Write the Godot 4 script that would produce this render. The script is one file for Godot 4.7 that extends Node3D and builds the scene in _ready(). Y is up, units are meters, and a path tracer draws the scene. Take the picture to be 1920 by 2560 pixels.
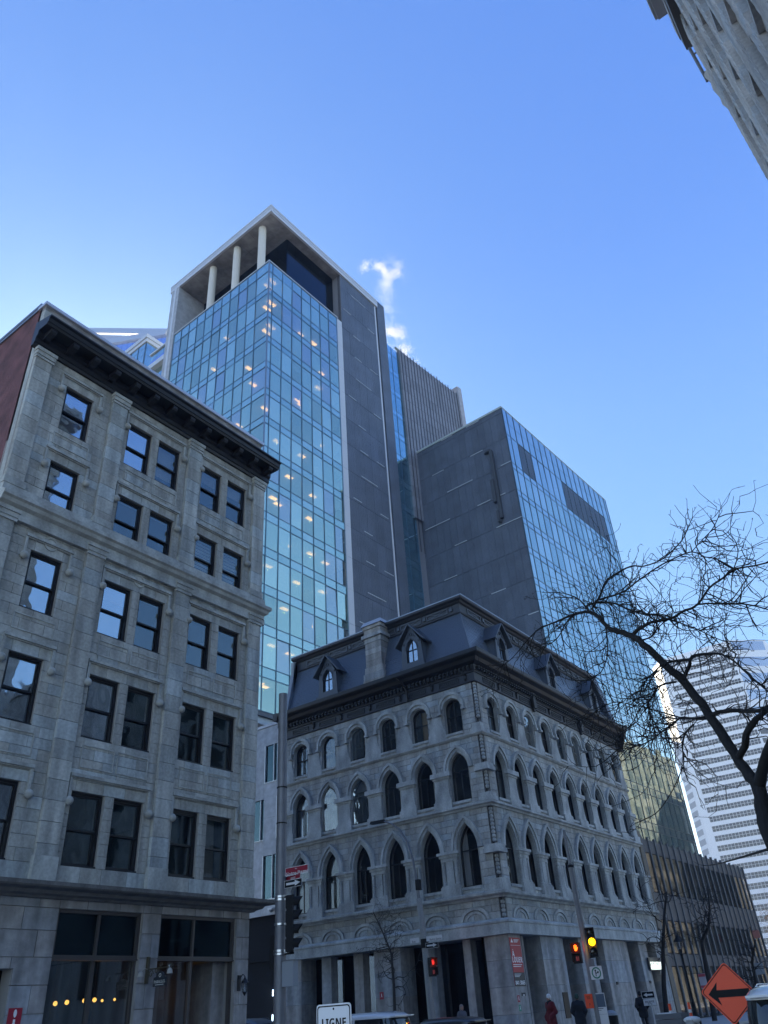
extends Node3D
# A winter street corner seen from the pavement, looking up: stone office block, old bank, glass towers.
# City axes: -Z runs away along the main street, -X to the left of it.

const EYE := Vector3(0, 1.6, 0)
var rng := RandomNumberGenerator.new()
var taken := {}
var mats := {}
var texs := {}
var blockers: Array[AABB] = []

# ---------------------------------------------------------------- mesh buffer
class MB:
	var v := PackedVector3Array()
	var n := PackedVector3Array()
	var uv := PackedVector2Array()
	func tri(a: Vector3, b: Vector3, c: Vector3) -> void:
		var m := (b - a).cross(c - a).normalized()
		v.append(a); v.append(c); v.append(b)
		n.append(m); n.append(m); n.append(m)
	func stri(a: Vector3, b: Vector3, c: Vector3, na: Vector3, nb: Vector3, nc: Vector3) -> void:
		v.append(a); v.append(c); v.append(b)
		n.append(na); n.append(nc); n.append(nb)
	func quad(a: Vector3, b: Vector3, c: Vector3, d: Vector3) -> void:
		tri(a, b, c); tri(a, c, d)
	func squad(a: Vector3, b: Vector3, c: Vector3, d: Vector3, na: Vector3, nb: Vector3, nc: Vector3, nd: Vector3) -> void:
		stri(a, b, c, na, nb, nc); stri(a, c, d, na, nc, nd)
	func hexa(p: Array) -> void: # 0-3 bottom ring ccw from above, 4-7 top ring
		quad(p[3], p[2], p[1], p[0]); quad(p[4], p[5], p[6], p[7])
		for i in 4:
			var j := (i + 1) % 4
			quad(p[i], p[j], p[j + 4], p[i + 4])
	func box(a: Vector3, b: Vector3, t := Transform3D.IDENTITY) -> void:
		var lo := Vector3(minf(a.x, b.x), minf(a.y, b.y), minf(a.z, b.z))
		var hi := Vector3(maxf(a.x, b.x), maxf(a.y, b.y), maxf(a.z, b.z))
		hexa([t * Vector3(lo.x, lo.y, hi.z), t * Vector3(hi.x, lo.y, hi.z), t * Vector3(hi.x, lo.y, lo.z), t * Vector3(lo.x, lo.y, lo.z),
			t * Vector3(lo.x, hi.y, hi.z), t * hi, t * Vector3(hi.x, hi.y, lo.z), t * Vector3(lo.x, hi.y, lo.z)])
	func bar(a: Vector3, b: Vector3, w: float, h: float, up := Vector3.UP) -> void:
		var d := (b - a).normalized()
		if absf(d.dot(up)) > 0.99: up = Vector3.BACK
		var s := d.cross(up).normalized() * w * 0.5
		var u := s.cross(d).normalized() * h * 0.5
		hexa([a - s - u, a + s - u, b + s - u, b - s - u, a - s + u, a + s + u, b + s + u, b - s + u])
	func prism(poly: PackedVector2Array, w0: float, w1: float, back := false) -> void: # poly in (u, v), front at w1
		var p := poly
		if Geometry2D.is_polygon_clockwise(p):
			p = p.duplicate(); p.reverse()
		var ix := Geometry2D.triangulate_polygon(p)
		for i in range(0, ix.size(), 3):
			var a := p[ix[i]]
			var b := p[ix[i + 1]]
			var c := p[ix[i + 2]]
			if (b - a).cross(c - a) < 0:
				var k := b
				b = c
				c = k
			tri(Vector3(a.x, a.y, w1), Vector3(b.x, b.y, w1), Vector3(c.x, c.y, w1))
			if back:
				tri(Vector3(a.x, a.y, w0), Vector3(c.x, c.y, w0), Vector3(b.x, b.y, w0))
		for i in p.size():
			var a := p[i]
			var b := p[(i + 1) % p.size()]
			quad(Vector3(a.x, a.y, w0), Vector3(b.x, b.y, w0), Vector3(b.x, b.y, w1), Vector3(a.x, a.y, w1))
	func tube(pts: Array, radii: Array, sides := 6, caps := true) -> void:
		var rings := []
		var ns := []
		var side := Vector3.ZERO
		for i in pts.size():
			var d: Vector3 = (pts[mini(i + 1, pts.size() - 1)] - pts[maxi(i - 1, 0)]).normalized()
			if side == Vector3.ZERO:
				side = d.cross(Vector3.UP if absf(d.y) < 0.9 else Vector3.RIGHT).normalized()
			else:
				side = (side - d * side.dot(d)).normalized()
			var other := d.cross(side)
			var ring := []
			var nn := []
			for k in sides:
				var q := side * cos(TAU * k / sides) + other * sin(TAU * k / sides)
				nn.append(q)
				ring.append(pts[i] + q * radii[i])
			rings.append(ring); ns.append(nn)
		for i in pts.size() - 1:
			for k in sides:
				var j := (k + 1) % sides
				squad(rings[i][k], rings[i][j], rings[i + 1][j], rings[i + 1][k], ns[i][k], ns[i][j], ns[i + 1][j], ns[i + 1][k])
		if caps:
			var e := pts.size() - 1
			for k in sides:
				var j := (k + 1) % sides
				tri(pts[0], rings[0][j], rings[0][k])
				tri(pts[e], rings[e][k], rings[e][j])
	func lathe(prof: PackedVector2Array, at: Vector3, sides := 16, t := Basis.IDENTITY) -> void: # prof: (radius, height) upwards
		for i in prof.size() - 1:
			var a := prof[i]
			var b := prof[i + 1]
			var e := Vector2(b.y - a.y, a.x - b.x).normalized()
			for k in sides:
				var c0 := Vector2.from_angle(-TAU * k / sides)
				var c1 := Vector2.from_angle(-TAU * (k + 1) / sides)
				var p := func(q: Vector2, c: Vector2) -> Vector3: return at + t * Vector3(c.x * q.x, q.y, c.y * q.x)
				var m := func(c: Vector2) -> Vector3: return t * Vector3(c.x * e.x, e.y, c.y * e.x)
				squad(p.call(a, c0), p.call(a, c1), p.call(b, c1), p.call(b, c0), m.call(c0), m.call(c1), m.call(c1), m.call(c0))
	func sphere(c: Vector3, r: float, seg := 10, s := Vector3.ONE) -> void:
		for i in seg:
			var a0 := PI * i / seg - PI / 2
			var a1 := PI * (i + 1) / seg - PI / 2
			for k in seg * 2:
				var b0 := TAU * k / (seg * 2)
				var b1 := TAU * (k + 1) / (seg * 2)
				var f := func(a: float, b: float) -> Vector3: return Vector3(cos(a) * cos(b), sin(a), -cos(a) * sin(b))
				var p: Array = [f.call(a0, b0), f.call(a0, b1), f.call(a1, b1), f.call(a1, b0)]
				squad(c + p[0] * r * s, c + p[1] * r * s, c + p[2] * r * s, c + p[3] * r * s, p[0], p[1], p[2], p[3])
	func sweep(prof: PackedVector2Array, path: Array, outs: Array) -> void: # prof (w outward, y) listed so that the outside lies to the right of each step when w points right
		var rows := []
		for i in path.size():
			var o: Vector3
			if i == 0:
				o = outs[0]
			elif i == path.size() - 1:
				o = outs[-1]
			else:
				o = (outs[i - 1] + outs[i])
				o = o / (0.5 * o.length_squared())
			var row := []
			for q in prof:
				row.append(path[i] + o * q.x + Vector3.UP * q.y)
			rows.append(row)
		var m := prof.size()
		for i in path.size() - 1:
			for k in m:
				var j := (k + 1) % m
				quad(rows[i][j], rows[i][k], rows[i + 1][k], rows[i + 1][j])
		var ix := Geometry2D.triangulate_polygon(prof)
		for i in range(0, ix.size(), 3):
			tri(rows[0][ix[i]], rows[0][ix[i + 1]], rows[0][ix[i + 2]])
			tri(rows[-1][ix[i]], rows[-1][ix[i + 2]], rows[-1][ix[i + 1]])
	func append(o: MB) -> void:
		v.append_array(o.v); n.append_array(o.n)
	func mesh() -> ArrayMesh:
		var a := []
		a.resize(Mesh.ARRAY_MAX)
		a[Mesh.ARRAY_VERTEX] = v
		a[Mesh.ARRAY_NORMAL] = n
		if uv.size() == v.size() and v.size() > 0:
			a[Mesh.ARRAY_TEX_UV] = uv
		var m := ArrayMesh.new()
		m.add_surface_from_arrays(Mesh.PRIMITIVE_TRIANGLES, a)
		return m

# ---------------------------------------------------------------- scene helpers
func numbered(called: String) -> String:
	if not taken.has(called):
		taken[called] = 0
		return called
	taken[called] += 1
	return "%s_%03d" % [called, taken[called]]

func thing(called: String, label: String, category: String, at := Vector3.ZERO, turn := 0.0, group := "") -> Node3D:
	var o := Node3D.new()
	o.name = numbered(called)
	add_child(o, true)
	o.position = at
	o.rotation.y = turn
	meta(o, label, category, group)
	return o

func meta(o: Node3D, label: String, category := "", group := "") -> void:
	o.set_meta("label", label)
	if category: o.set_meta("category", category)
	if group: o.set_meta("group", group)

func part(called: String, shape, m: Material, under: Node3D, t := Transform3D.IDENTITY) -> MeshInstance3D:
	var o := MeshInstance3D.new()
	o.name = called
	o.mesh = shape.mesh() if shape is MB else shape
	o.material_override = m
	under.add_child(o, true)
	o.transform = t
	return o

func group_node(called: String, under: Node3D, t := Transform3D.IDENTITY) -> Node3D:
	var o := Node3D.new()
	o.name = called
	under.add_child(o, true)
	o.transform = t
	return o

func struct(called: String, shape, m: Material) -> MeshInstance3D:
	var o := part(called, shape, m, self)
	o.set_meta("kind", "structure")
	return o

func stuff(o: Node3D) -> Node3D:
	o.set_meta("kind", "stuff")
	return o

func dup(src: Node3D, at: Vector3, turn: float, label := "", group := "") -> Node3D:
	var base := String(src.name).rstrip("0123456789").trim_suffix("_")
	var o: Node3D = src.duplicate()
	o.name = numbered(base)
	add_child(o, true)
	o.position = at
	o.rotation.y = turn
	if label: o.set_meta("label", label)
	if group: o.set_meta("group", group)
	return o

func facing_z(at: Vector3) -> Transform3D: # u to +x, outward +z
	return Transform3D(Basis.IDENTITY, at)

func facing_x(at: Vector3) -> Transform3D: # u to -z, outward +x
	return Transform3D(Basis(Vector3(0, 0, -1), Vector3(0, 1, 0), Vector3(1, 0, 0)), at)

func rel(o: Node3D, t: Transform3D) -> Transform3D:
	return o.transform.affine_inverse() * t

func hidden(p: Vector3) -> bool:
	for b in blockers:
		if b.intersects_segment(EYE, p) != null:
			return true
	return false

# ---------------------------------------------------------------- textures and materials
func tex(key: String, freq: float, octaves: int, lo: float, hi: float, kind := FastNoiseLite.TYPE_SIMPLEX_SMOOTH, bump := 0.0, side := 512) -> Texture2D:
	if texs.has(key):
		return texs[key]
	var f := FastNoiseLite.new()
	f.noise_type = kind
	f.seed = key.hash() % 1000
	f.frequency = freq
	f.fractal_octaves = octaves
	var t := NoiseTexture2D.new()
	t.width = side; t.height = side
	t.seamless = true
	t.noise = f
	if bump > 0.0:
		t.as_normal_map = true
		t.bump_strength = bump
	else:
		var g := Gradient.new()
		g.set_color(0, Color(lo, lo, lo)); g.set_color(1, Color(hi, hi, hi))
		t.color_ramp = g
	texs[key] = t
	return t

func lin(r: float, g: float, b: float) -> Color:
	return Color(r, g, b).linear_to_srgb()

func mat(key: String, c: Color, rough := 0.8, metal := 0.0) -> StandardMaterial3D:
	if mats.has(key):
		return mats[key]
	var m := StandardMaterial3D.new()
	m.resource_name = key
	m.albedo_color = c
	m.roughness = rough
	m.metallic = metal
	mats[key] = m
	return m

func tri_tex(m: StandardMaterial3D, t: Texture2D, s: Vector3) -> StandardMaterial3D:
	m.albedo_texture = t
	m.uv1_triplanar = true; m.uv1_world_triplanar = true
	m.uv1_scale = s
	return m

func stain(m: StandardMaterial3D, t: Texture2D, s: Vector3) -> StandardMaterial3D:
	m.detail_enabled = true
	m.detail_albedo = t
	m.detail_blend_mode = BaseMaterial3D.BLEND_MODE_MUL
	m.detail_uv_layer = BaseMaterial3D.DETAIL_UV_2
	m.uv2_triplanar = true; m.uv2_world_triplanar = true
	m.uv2_scale = s
	return m

func bumpy(m: StandardMaterial3D, t: Texture2D, s: float) -> StandardMaterial3D:
	m.normal_enabled = true
	m.normal_texture = t
	m.normal_scale = s
	return m

func white_pixel(c: Color) -> ImageTexture:
	var im := Image.create(4, 4, false, Image.FORMAT_RGBA8)
	im.fill(c)
	return ImageTexture.create_from_image(im)

# coated glass: part mirror, part clear
func coated(key: String, tint: Color, alpha: float, rough := 0.02) -> StandardMaterial3D:
	if mats.has(key):
		return mats[key]
	var m := mat(key, Color(tint.r, tint.g, tint.b, alpha), rough, 1.0)
	m.transparency = BaseMaterial3D.TRANSPARENCY_ALPHA
	if not texs.has("plain"):
		texs["plain"] = white_pixel(Color.WHITE)
	m.albedo_texture = texs["plain"]
	return m

func glow(key: String, c: Color, energy: float) -> StandardMaterial3D:
	if mats.has(key):
		return mats[key]
	var m := mat(key, c, 0.5)
	m.emission_enabled = true
	m.emission = c
	m.emission_energy_multiplier = energy
	return m

func stone_set(key: String, c: Array, spread: float, count: int, fine: Texture2D, blot: Texture2D, rough := 0.9) -> Array:
	var out := []
	for i in count:
		var k := 1.0 + spread * (2.0 * i / (count - 1) - 1.0)
		var warm := 1.0 + 0.05 * sin(i * 2.3)
		var m := mat("%s_%d" % [key, i], lin(c[0] * k * warm, c[1] * k, c[2] * k / warm), rough)
		tri_tex(m, fine, Vector3(0.45, 0.45, 0.45))
		stain(m, blot, Vector3(0.30, 0.045, 0.30))
		bumpy(m, texs["grain_normal"], 0.25)
		out.append(m)
	return out

# ---------------------------------------------------------------- masonry
func rect(u0: float, v0: float, u1: float, v1: float) -> PackedVector2Array:
	return PackedVector2Array([Vector2(u0, v0), Vector2(u1, v0), Vector2(u1, v1), Vector2(u0, v1)])

func bounds(p: PackedVector2Array) -> Rect2:
	var r := Rect2(p[0], Vector2.ZERO)
	for q in p:
		r = r.expand(q)
	return r

func courses(v0: float, v1: float, h: float) -> PackedFloat32Array:
	var k := maxi(1, roundi((v1 - v0) / h))
	var out := PackedFloat32Array()
	for i in k + 1:
		out.append(lerpf(v0, v1, float(i) / k))
	return out

# one course after another of stones between u0 and u1, cut round the openings; returns pieces {p: polygon, w: front}
func ashlar(out: Array, rows: PackedFloat32Array, u0: float, u1: float, openings: Array, length: float, w := 0.0, jitter := 0.006) -> void:
	var boxes := []
	for o in openings:
		boxes.append(bounds(o))
	for r in rows.size() - 1:
		var a := rows[r]
		var b := rows[r + 1]
		if b - a < 0.02: continue
		var k := maxi(1, roundi((u1 - u0) / length))
		var cuts := [u0]
		for i in k:
			var x := u0 + (u1 - u0) * (i + (0.5 if r % 2 else 1.0)) / k + rng.randf_range(-0.12, 0.12) * length
			if x > u0 + 0.2 * length and x < u1 - 0.2 * length:
				cuts.append(x)
		cuts.append(u1)
		for i in cuts.size() - 1:
			var cell := rect(cuts[i], a, cuts[i + 1], b)
			var box := Rect2(cuts[i], a, cuts[i + 1] - cuts[i], b - a)
			var left := [cell]
			for q in openings.size():
				if boxes[q].intersects(box):
					var nxt := []
					for piece in left:
						for c in Geometry2D.clip_polygons(piece, openings[q]):
							if not Geometry2D.is_polygon_clockwise(c):
								nxt.append(c)
					left = nxt
			for piece in left:
				out.append({"p": piece, "w": w + rng.randf_range(-jitter, jitter)})

func area(p: PackedVector2Array) -> float:
	var s := 0.0
	for i in p.size():
		s += p[i].cross(p[(i + 1) % p.size()])
	return absf(s) * 0.5

func lay(pieces: Array, called: String, under: Node3D, t: Transform3D, ms: Array, joint: float, depth: float, most: int) -> void:
	var world := under.global_transform * t
	var live := []
	for q in pieces:
		if area(q.p) < 0.006: continue
		var shrunk := Geometry2D.offset_polygon(q.p, -joint * 0.5, Geometry2D.JOIN_MITER)
		for s in shrunk:
			if area(s) < 0.004: continue
			var c := bounds(s).get_center()
			var p: Vector3 = world * Vector3(c.x, c.y, q.w)
			var d := p.distance_to(EYE)
			var face := maxf(0.02, (EYE - p).normalized().dot(world.basis.z.normalized()))
			live.append({"p": s, "w": q.w, "s": area(s) * face / (d * d) * (0.0001 if hidden(p + world.basis.z * 0.05) else 1.0), "k": rng.randi() % ms.size()})
	live.sort_custom(func(a, b): return a.s > b.s)
	var rest := MB.new()
	for i in live.size():
		var q: Dictionary = live[i]
		if i < most:
			var m := MB.new()
			m.prism(q.p, q.w - depth, q.w)
			part(called, m, ms[q.k], under, t)
		else:
			rest.prism(q.p, q.w - depth, q.w)
	if rest.v.size():
		stuff(part(called + "_courses", rest, ms[1], under, t))

func wall_behind(pieces: Array, w0: float, w1: float) -> MB:
	var m := MB.new()
	for q in pieces:
		m.prism(q.p, w0, w1)
	return m

# outline of an opening, counter-clockwise: straight sides to the spring line, then an arch
func arch(cx: float, sill: float, spring: float, apex: float, hw: float, pointed := true, steps := 8) -> PackedVector2Array:
	var p := PackedVector2Array([Vector2(cx - hw, sill), Vector2(cx + hw, sill)])
	p.append_array(arch_line(cx, spring, apex, hw, pointed, steps))
	return p

func arch_line(cx: float, spring: float, apex: float, hw: float, pointed := true, steps := 8) -> PackedVector2Array: # from right spring over the apex to the left spring
	var rise := apex - spring
	var right := []
	if pointed and rise > hw * 1.02:
		var rad := (hw * hw + rise * rise) / (2.0 * hw)
		var top := asin(clampf(rise / rad, 0, 1))
		for i in steps + 1:
			var a := top * i / steps
			right.append(Vector2(hw - rad + rad * cos(a), rad * sin(a)))
	else:
		for i in steps + 1:
			var a := PI / 2 * i / steps
			right.append(Vector2(hw * cos(a), rise * sin(a)))
	var p := PackedVector2Array()
	for q in right:
		p.append(Vector2(cx + q.x, spring + q.y))
	right.reverse()
	for q in right.slice(1):
		p.append(Vector2(cx - q.x, spring + q.y))
	return p

# the band between two lines with the same number of points, cut into stones
func ring(m: MB, inner: PackedVector2Array, outer: PackedVector2Array, w0: float, w1: float, each := 99, gap := 0.0) -> void:
	var i := 0
	while i < inner.size() - 1:
		var j := mini(i + each, inner.size() - 1)
		var a := []
		var b := []
		for k in range(i, j + 1):
			a.append(inner[k]); b.append(outer[k])
		if gap > 0.0:
			a[0] = a[0].move_toward(a[1], gap); b[0] = b[0].move_toward(b[1], gap)
			a[-1] = a[-1].move_toward(a[-2], gap); b[-1] = b[-1].move_toward(b[-2], gap)
		for k in a.size() - 1:
			var a0 := Vector3(a[k].x, a[k].y, w1)
			var a1 := Vector3(a[k + 1].x, a[k + 1].y, w1)
			var b0 := Vector3(b[k].x, b[k].y, w1)
			var b1 := Vector3(b[k + 1].x, b[k + 1].y, w1)
			var back := Vector3(0, 0, w0 - w1)
			m.quad(a0, b0, b1, a1)
			m.quad(b0, b0 + back, b1 + back, b1)
			m.quad(a0 + back, a0, a1, a1 + back)
		for e in [0, a.size() - 1]:
			var p := Vector3(a[e].x, a[e].y, w1)
			var q := Vector3(b[e].x, b[e].y, w1)
			var back := Vector3(0, 0, w0 - w1)
			if e == 0: m.quad(p, p + back, q + back, q)
			else: m.quad(q, q + back, p + back, p)
		i = j

func reveal(m: MB, outline: PackedVector2Array, w0: float, w1: float) -> void: # inside faces of a hole, outline counter-clockwise
	for i in outline.size():
		var a := outline[i]
		var b := outline[(i + 1) % outline.size()]
		m.quad(Vector3(b.x, b.y, w0), Vector3(a.x, a.y, w0), Vector3(a.x, a.y, w1), Vector3(b.x, b.y, w1))

func frame(m: MB, u0: float, v0: float, u1: float, v1: float, t: float, w0: float, w1: float) -> void:
	m.box(Vector3(u0, v0, w0), Vector3(u0 + t, v1, w1))
	m.box(Vector3(u1 - t, v0, w0), Vector3(u1, v1, w1))
	m.box(Vector3(u0 + t, v0, w0), Vector3(u1 - t, v0 + t, w1))
	m.box(Vector3(u0 + t, v1 - t, w0), Vector3(u1 - t, v1, w1))

func text(words: String, size: float, m: Material, under: Node3D, t: Transform3D, called := "lettering", font_name := "Droid Sans", bold := false) -> MeshInstance3D:
	var f := SystemFont.new()
	f.font_names = PackedStringArray([font_name])
	if bold: f.font_weight = 700
	var tm := TextMesh.new()
	tm.text = words
	tm.font = f
	tm.font_size = 64
	tm.pixel_size = size / 64.0
	tm.depth = 0.004
	tm.curve_step = 2.0
	var o := MeshInstance3D.new()
	o.name = called
	o.mesh = tm
	o.material_override = m
	under.add_child(o, true)
	o.transform = t
	return o

# ---------------------------------------------------------------- air and light
const SUN_TO := Vector3(-0.75, 0.47, -0.46)

func sky_image() -> Image:
	var w := 512
	var h := 256
	var im := Image.create(w, h, false, Image.FORMAT_RGBF)
	var s := SUN_TO.normalized()
	var deep := Vector3(0.030, 0.081, 0.265)
	var mid := Vector3(0.043, 0.106, 0.31)
	var low := Vector3(0.098, 0.195, 0.36)
	var rim := Vector3(0.80, 1.02, 1.14)
	for y in h:
		var el := (0.5 - (y + 0.5) / h) * PI
		for x in w:
			var a := ((x + 0.5) / w - 0.25) * TAU
			var d := Vector3(cos(a) * cos(el), sin(el), sin(a) * cos(el))
			var e := maxf(0.0, d.y)
			var c := mid.lerp(deep, smoothstep(0.6, 1.0, e))
			c = low.lerp(c, smoothstep(0.28, 0.8, e))
			c = rim.lerp(c, smoothstep(0.0, 0.36, e))
			var ang := acos(clampf(d.dot(s), -1, 1))
			c += Vector3(0.18, 0.26, 0.16) * exp(-ang / 0.30)
			c += Vector3(1.2, 1.15, 1.0) * exp(-ang / 0.10)
			if d.y < 0:
				c = Vector3(0.22, 0.24, 0.27)
			im.set_pixel(x, y, Color(c.x, c.y, c.z))
	return im

func setting_of_light() -> void:
	var cam := Camera3D.new()
	cam.name = "camera"
	cam.fov = 67.3
	cam.near = 0.1
	cam.far = 3000.0
	cam.basis = Basis(Vector3.UP, deg_to_rad(35.0)) * Basis(Vector3.RIGHT, deg_to_rad(33.2)) * Basis(Vector3.BACK, deg_to_rad(-4.17))
	cam.position = EYE
	add_child(cam)
	cam.current = true
	var we := WorldEnvironment.new()
	we.name = "world_environment"
	var e := Environment.new()
	e.background_mode = Environment.BG_SKY
	var sky := Sky.new()
	var pm := PanoramaSkyMaterial.new()
	pm.panorama = ImageTexture.create_from_image(sky_image())
	sky.sky_material = pm
	e.sky = sky
	e.tonemap_mode = Environment.TONE_MAPPER_LINEAR
	e.tonemap_exposure = 3.2
	e.sdfgi_enabled = true
	e.ssao_enabled = true
	e.ssil_enabled = true
	e.fog_enabled = true
	e.fog_density = 0.00035
	e.fog_light_color = Color(0.80, 0.88, 1.0)
	we.environment = e
	add_child(we)
	var sun := DirectionalLight3D.new()
	sun.name = "sun"
	sun.light_color = Color(1.0, 0.93, 0.80)
	sun.light_energy = 1.6
	sun.light_angular_distance = 0.5
	sun.shadow_enabled = true
	add_child(sun)
	sun.look_at_from_position(SUN_TO * 200.0, Vector3.ZERO)

func textures() -> void:
	tex("grain", 0.03, 5, 0.86, 1.0)
	tex("blotch", 0.008, 4, 0.70, 1.0)
	tex("streak", 0.012, 4, 0.70, 1.0)
	tex("soft", 0.010, 3, 0.82, 1.0)
	tex("speck", 0.12, 3, 0.6, 1.0)
	tex("grain_normal", 0.04, 4, 0, 1, FastNoiseLite.TYPE_SIMPLEX_SMOOTH, 3.0)
	tex("wave_normal", 0.006, 2, 0, 1, FastNoiseLite.TYPE_SIMPLEX_SMOOTH, 6.0)
	tex("rough_normal", 0.02, 5, 0, 1, FastNoiseLite.TYPE_SIMPLEX_SMOOTH, 8.0)

# ---------------------------------------------------------------- ground
func ground() -> void:
	var g := MB.new()
	g.box(Vector3(-900, -0.4, -1500), Vector3(900, -0.02, 600))
	struct("ground", g, tri_tex(mat("earth", lin(0.09, 0.09, 0.09)), texs["soft"], Vector3.ONE * 0.1))
	var asphalt := tri_tex(mat("asphalt", lin(0.07, 0.07, 0.075), 0.85), texs["speck"], Vector3.ONE * 0.5)
	var r := MB.new()
	r.box(Vector3(-15.6, -0.02, -400), Vector3(-2.25, 0.0, 200))
	struct("main_road", r, asphalt)
	r = MB.new()
	r.box(Vector3(-200, -0.02, -36.0), Vector3(-15.6, 0.0, -24.6))
	struct("side_road", r, asphalt)
	var concrete := tri_tex(mat("pavement_concrete", lin(0.40, 0.395, 0.385), 0.9), texs["grain"], Vector3.ONE * 0.5)
	var p := MB.new()
	p.box(Vector3(-2.25, -0.02, -400), Vector3(60, 0.13, 200))
	struct("pavement", p, concrete)
	p = MB.new()
	p.box(Vector3(-22.0, -0.02, -24.6), Vector3(-15.6, 0.13, 200))
	struct("pavement_far_side", p, concrete)
	p = MB.new()
	p.box(Vector3(-120.0, -0.02, -24.6), Vector3(-22.0, 0.13, -21.42))
	struct("pavement_side_street", p, concrete)
	p = MB.new()
	p.box(Vector3(-120.0, -0.02, -400), Vector3(-15.6, 0.13, -36.0))
	struct("pavement_before_bank", p, concrete)
	var paint := mat("road_paint", lin(0.7, 0.7, 0.66), 0.7)
	var l := MB.new()
	for i in 40:
		l.box(Vector3(-9.2, 0.0, -8 - i * 8.0), Vector3(-9.05, 0.004, -5 - i * 8.0))
	var lm := struct("road_markings", l, paint)

# ---------------------------------------------------------------- office block on the left
func stone_office() -> void:
	var X := -22.0
	var o := thing("stone_office_building", "grey limestone office block with dark bracketed cornice, ball-ended window mouldings and red brick side", "building", Vector3(X, 0, -15.5))
	var F := rel(o, facing_x(Vector3(X, 0, -9.45)))
	var W := 11.97
	var fine: Texture2D = texs["grain"]
	var blot: Texture2D = texs["streak"]
	var ms := stone_set("limestone", [0.585, 0.60, 0.555], 0.13, 6, fine, blot)
	var plain := stain(tri_tex(mat("limestone_trim", lin(0.59, 0.605, 0.56), 0.9), fine, Vector3.ONE * 0.5), blot, Vector3(0.2, 0.07, 0.2))
	var smooth := stone_set("limestone_smooth", [0.47, 0.46, 0.45], 0.08, 4, texs["soft"], blot)
	var mortar := mat("old_mortar", lin(0.26, 0.25, 0.23), 0.95)
	var dark := mat("cornice_paint", lin(0.011, 0.011, 0.014), 0.5)
	var sash := mat("window_paint", lin(0.006, 0.006, 0.008), 0.45)
	var cols := [[1.47, 2.65], [4.34, 5.52], [5.86, 7.02], [8.23, 9.38], [9.75, 10.9]]
	var floors := [[5.84, 7.95], [9.6, 11.69], [13.18, 15.25], [16.96, 18.98], [20.45, 22.52]]
	var holes := []
	for f in floors:
		for c in cols:
			holes.append(rect(c[0], f[0], c[1], f[1]))
	# rows follow the sills and heads
	var edges := [5.35]
	for f in floors:
		edges.append(f[0]); edges.append(f[1])
	edges.append(23.45)
	var rows := PackedFloat32Array()
	for i in edges.size() - 1:
		var c := courses(edges[i], edges[i + 1], 0.345)
		if i: c.remove_at(0)
		rows.append_array(c)
	var pieces := []
	for bay in [[0.66, 3.42], [4.12, 7.38], [8.07, 11.27]]:
		ashlar(pieces, rows, bay[0], bay[1], holes, 0.92)
	lay(pieces, "stone", o, F, ms, 0.012, 0.07, 200)
	var pil := []
	for u in [[0.0, 0.66], [3.42, 4.12], [7.38, 8.07], [11.27, 11.97]]:
		for tier in [[5.75, 15.95], [17.2, 23.1]]:
			var r := courses(tier[0], tier[1], 0.6)
			for i in r.size() - 1:
				pil.append({"p": rect(u[0], r[i], u[1], r[i + 1]), "w": 0.12 + rng.randf_range(-0.003, 0.003)})
	lay(pil, "pilaster_stone", o, F, ms, 0.014, 0.18, 110)
	var core := MB.new()
	var us := [0.0]
	for c in cols:
		us.append(c[0]); us.append(c[1])
	us.append(W)
	for i in range(0, us.size() - 1):
		if i % 2 == 0:
			core.box(Vector3(us[i], 5.1, -0.5), Vector3(us[i + 1], 23.9, -0.05))
		else:
			for k in edges.size() - 1:
				if k % 2 == 0:
					core.box(Vector3(us[i], edges[k] if k else 5.1, -0.5), Vector3(us[i + 1], edges[k + 1] if k < edges.size() - 2 else 23.9, -0.05))
	part("wall_core", core, mortar, o, F)
	# returns of the stone at both ends, side walls and the back
	var side := MB.new()
	side.box(Vector3(W - 0.02, 0.1, -1.0), Vector3(W, 23.6, -0.06))
	part("corner_return", side, plain, o, F)
	var brick := stain(tri_tex(mat("brick_wall", lin(0.33, 0.135, 0.135), 0.92), texs["speck"], Vector3(0.5, 1.7, 0.5)), texs["blotch"], Vector3(0.2, 0.2, 0.2))
	bumpy(brick, texs["rough_normal"], 1.6)
	var bw := MB.new()
	bw.box(Vector3(0.0, 0.0, -24.0), Vector3(0.35, 26.0, -0.36))
	part("brick_side_wall", bw, brick, o, F)
	bw = MB.new()
	bw.box(Vector3(-0.004, 0.0, -0.36), Vector3(0.35, 25.6, -0.1))
	part("quoin_strip", bw, plain, o, F)
	bw = MB.new()
	bw.box(Vector3(11.6, 0.0, -24.0), Vector3(11.95, 25.4, -1.0))
	bw.box(Vector3(0.35, 0.0, -24.0), Vector3(11.6, 25.4, -23.7))
	part("back_wall", bw, mat("far_side_render", lin(0.16, 0.165, 0.17), 0.9), o, F)
	var roof := MB.new()
	roof.box(Vector3(0.35, 24.6, -23.7), Vector3(11.6, 24.9, -0.5))
	part("roof", roof, mat("roof_membrane", lin(0.12, 0.12, 0.13), 0.9), o, F)
	var cop := MB.new()
	cop.box(Vector3(-0.08, 26.0, -24.1), Vector3(0.43, 26.13, -0.42))
	cop.box(Vector3(-0.06, 25.85, -24.1), Vector3(-0.004, 26.0, -0.42))
	part("wall_coping", cop, mat("coping_metal", lin(0.2, 0.22, 0.25), 0.4, 0.6), o, F)
	# string courses
	var d := MB.new()
	var run := [Vector3(-0.02, 0, 0), Vector3(W + 0.02, 0, 0), Vector3(W + 0.02, 0, -1.4)]
	var outs := [Vector3(0, 0, 1), Vector3(1, 0, 0)]
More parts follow.
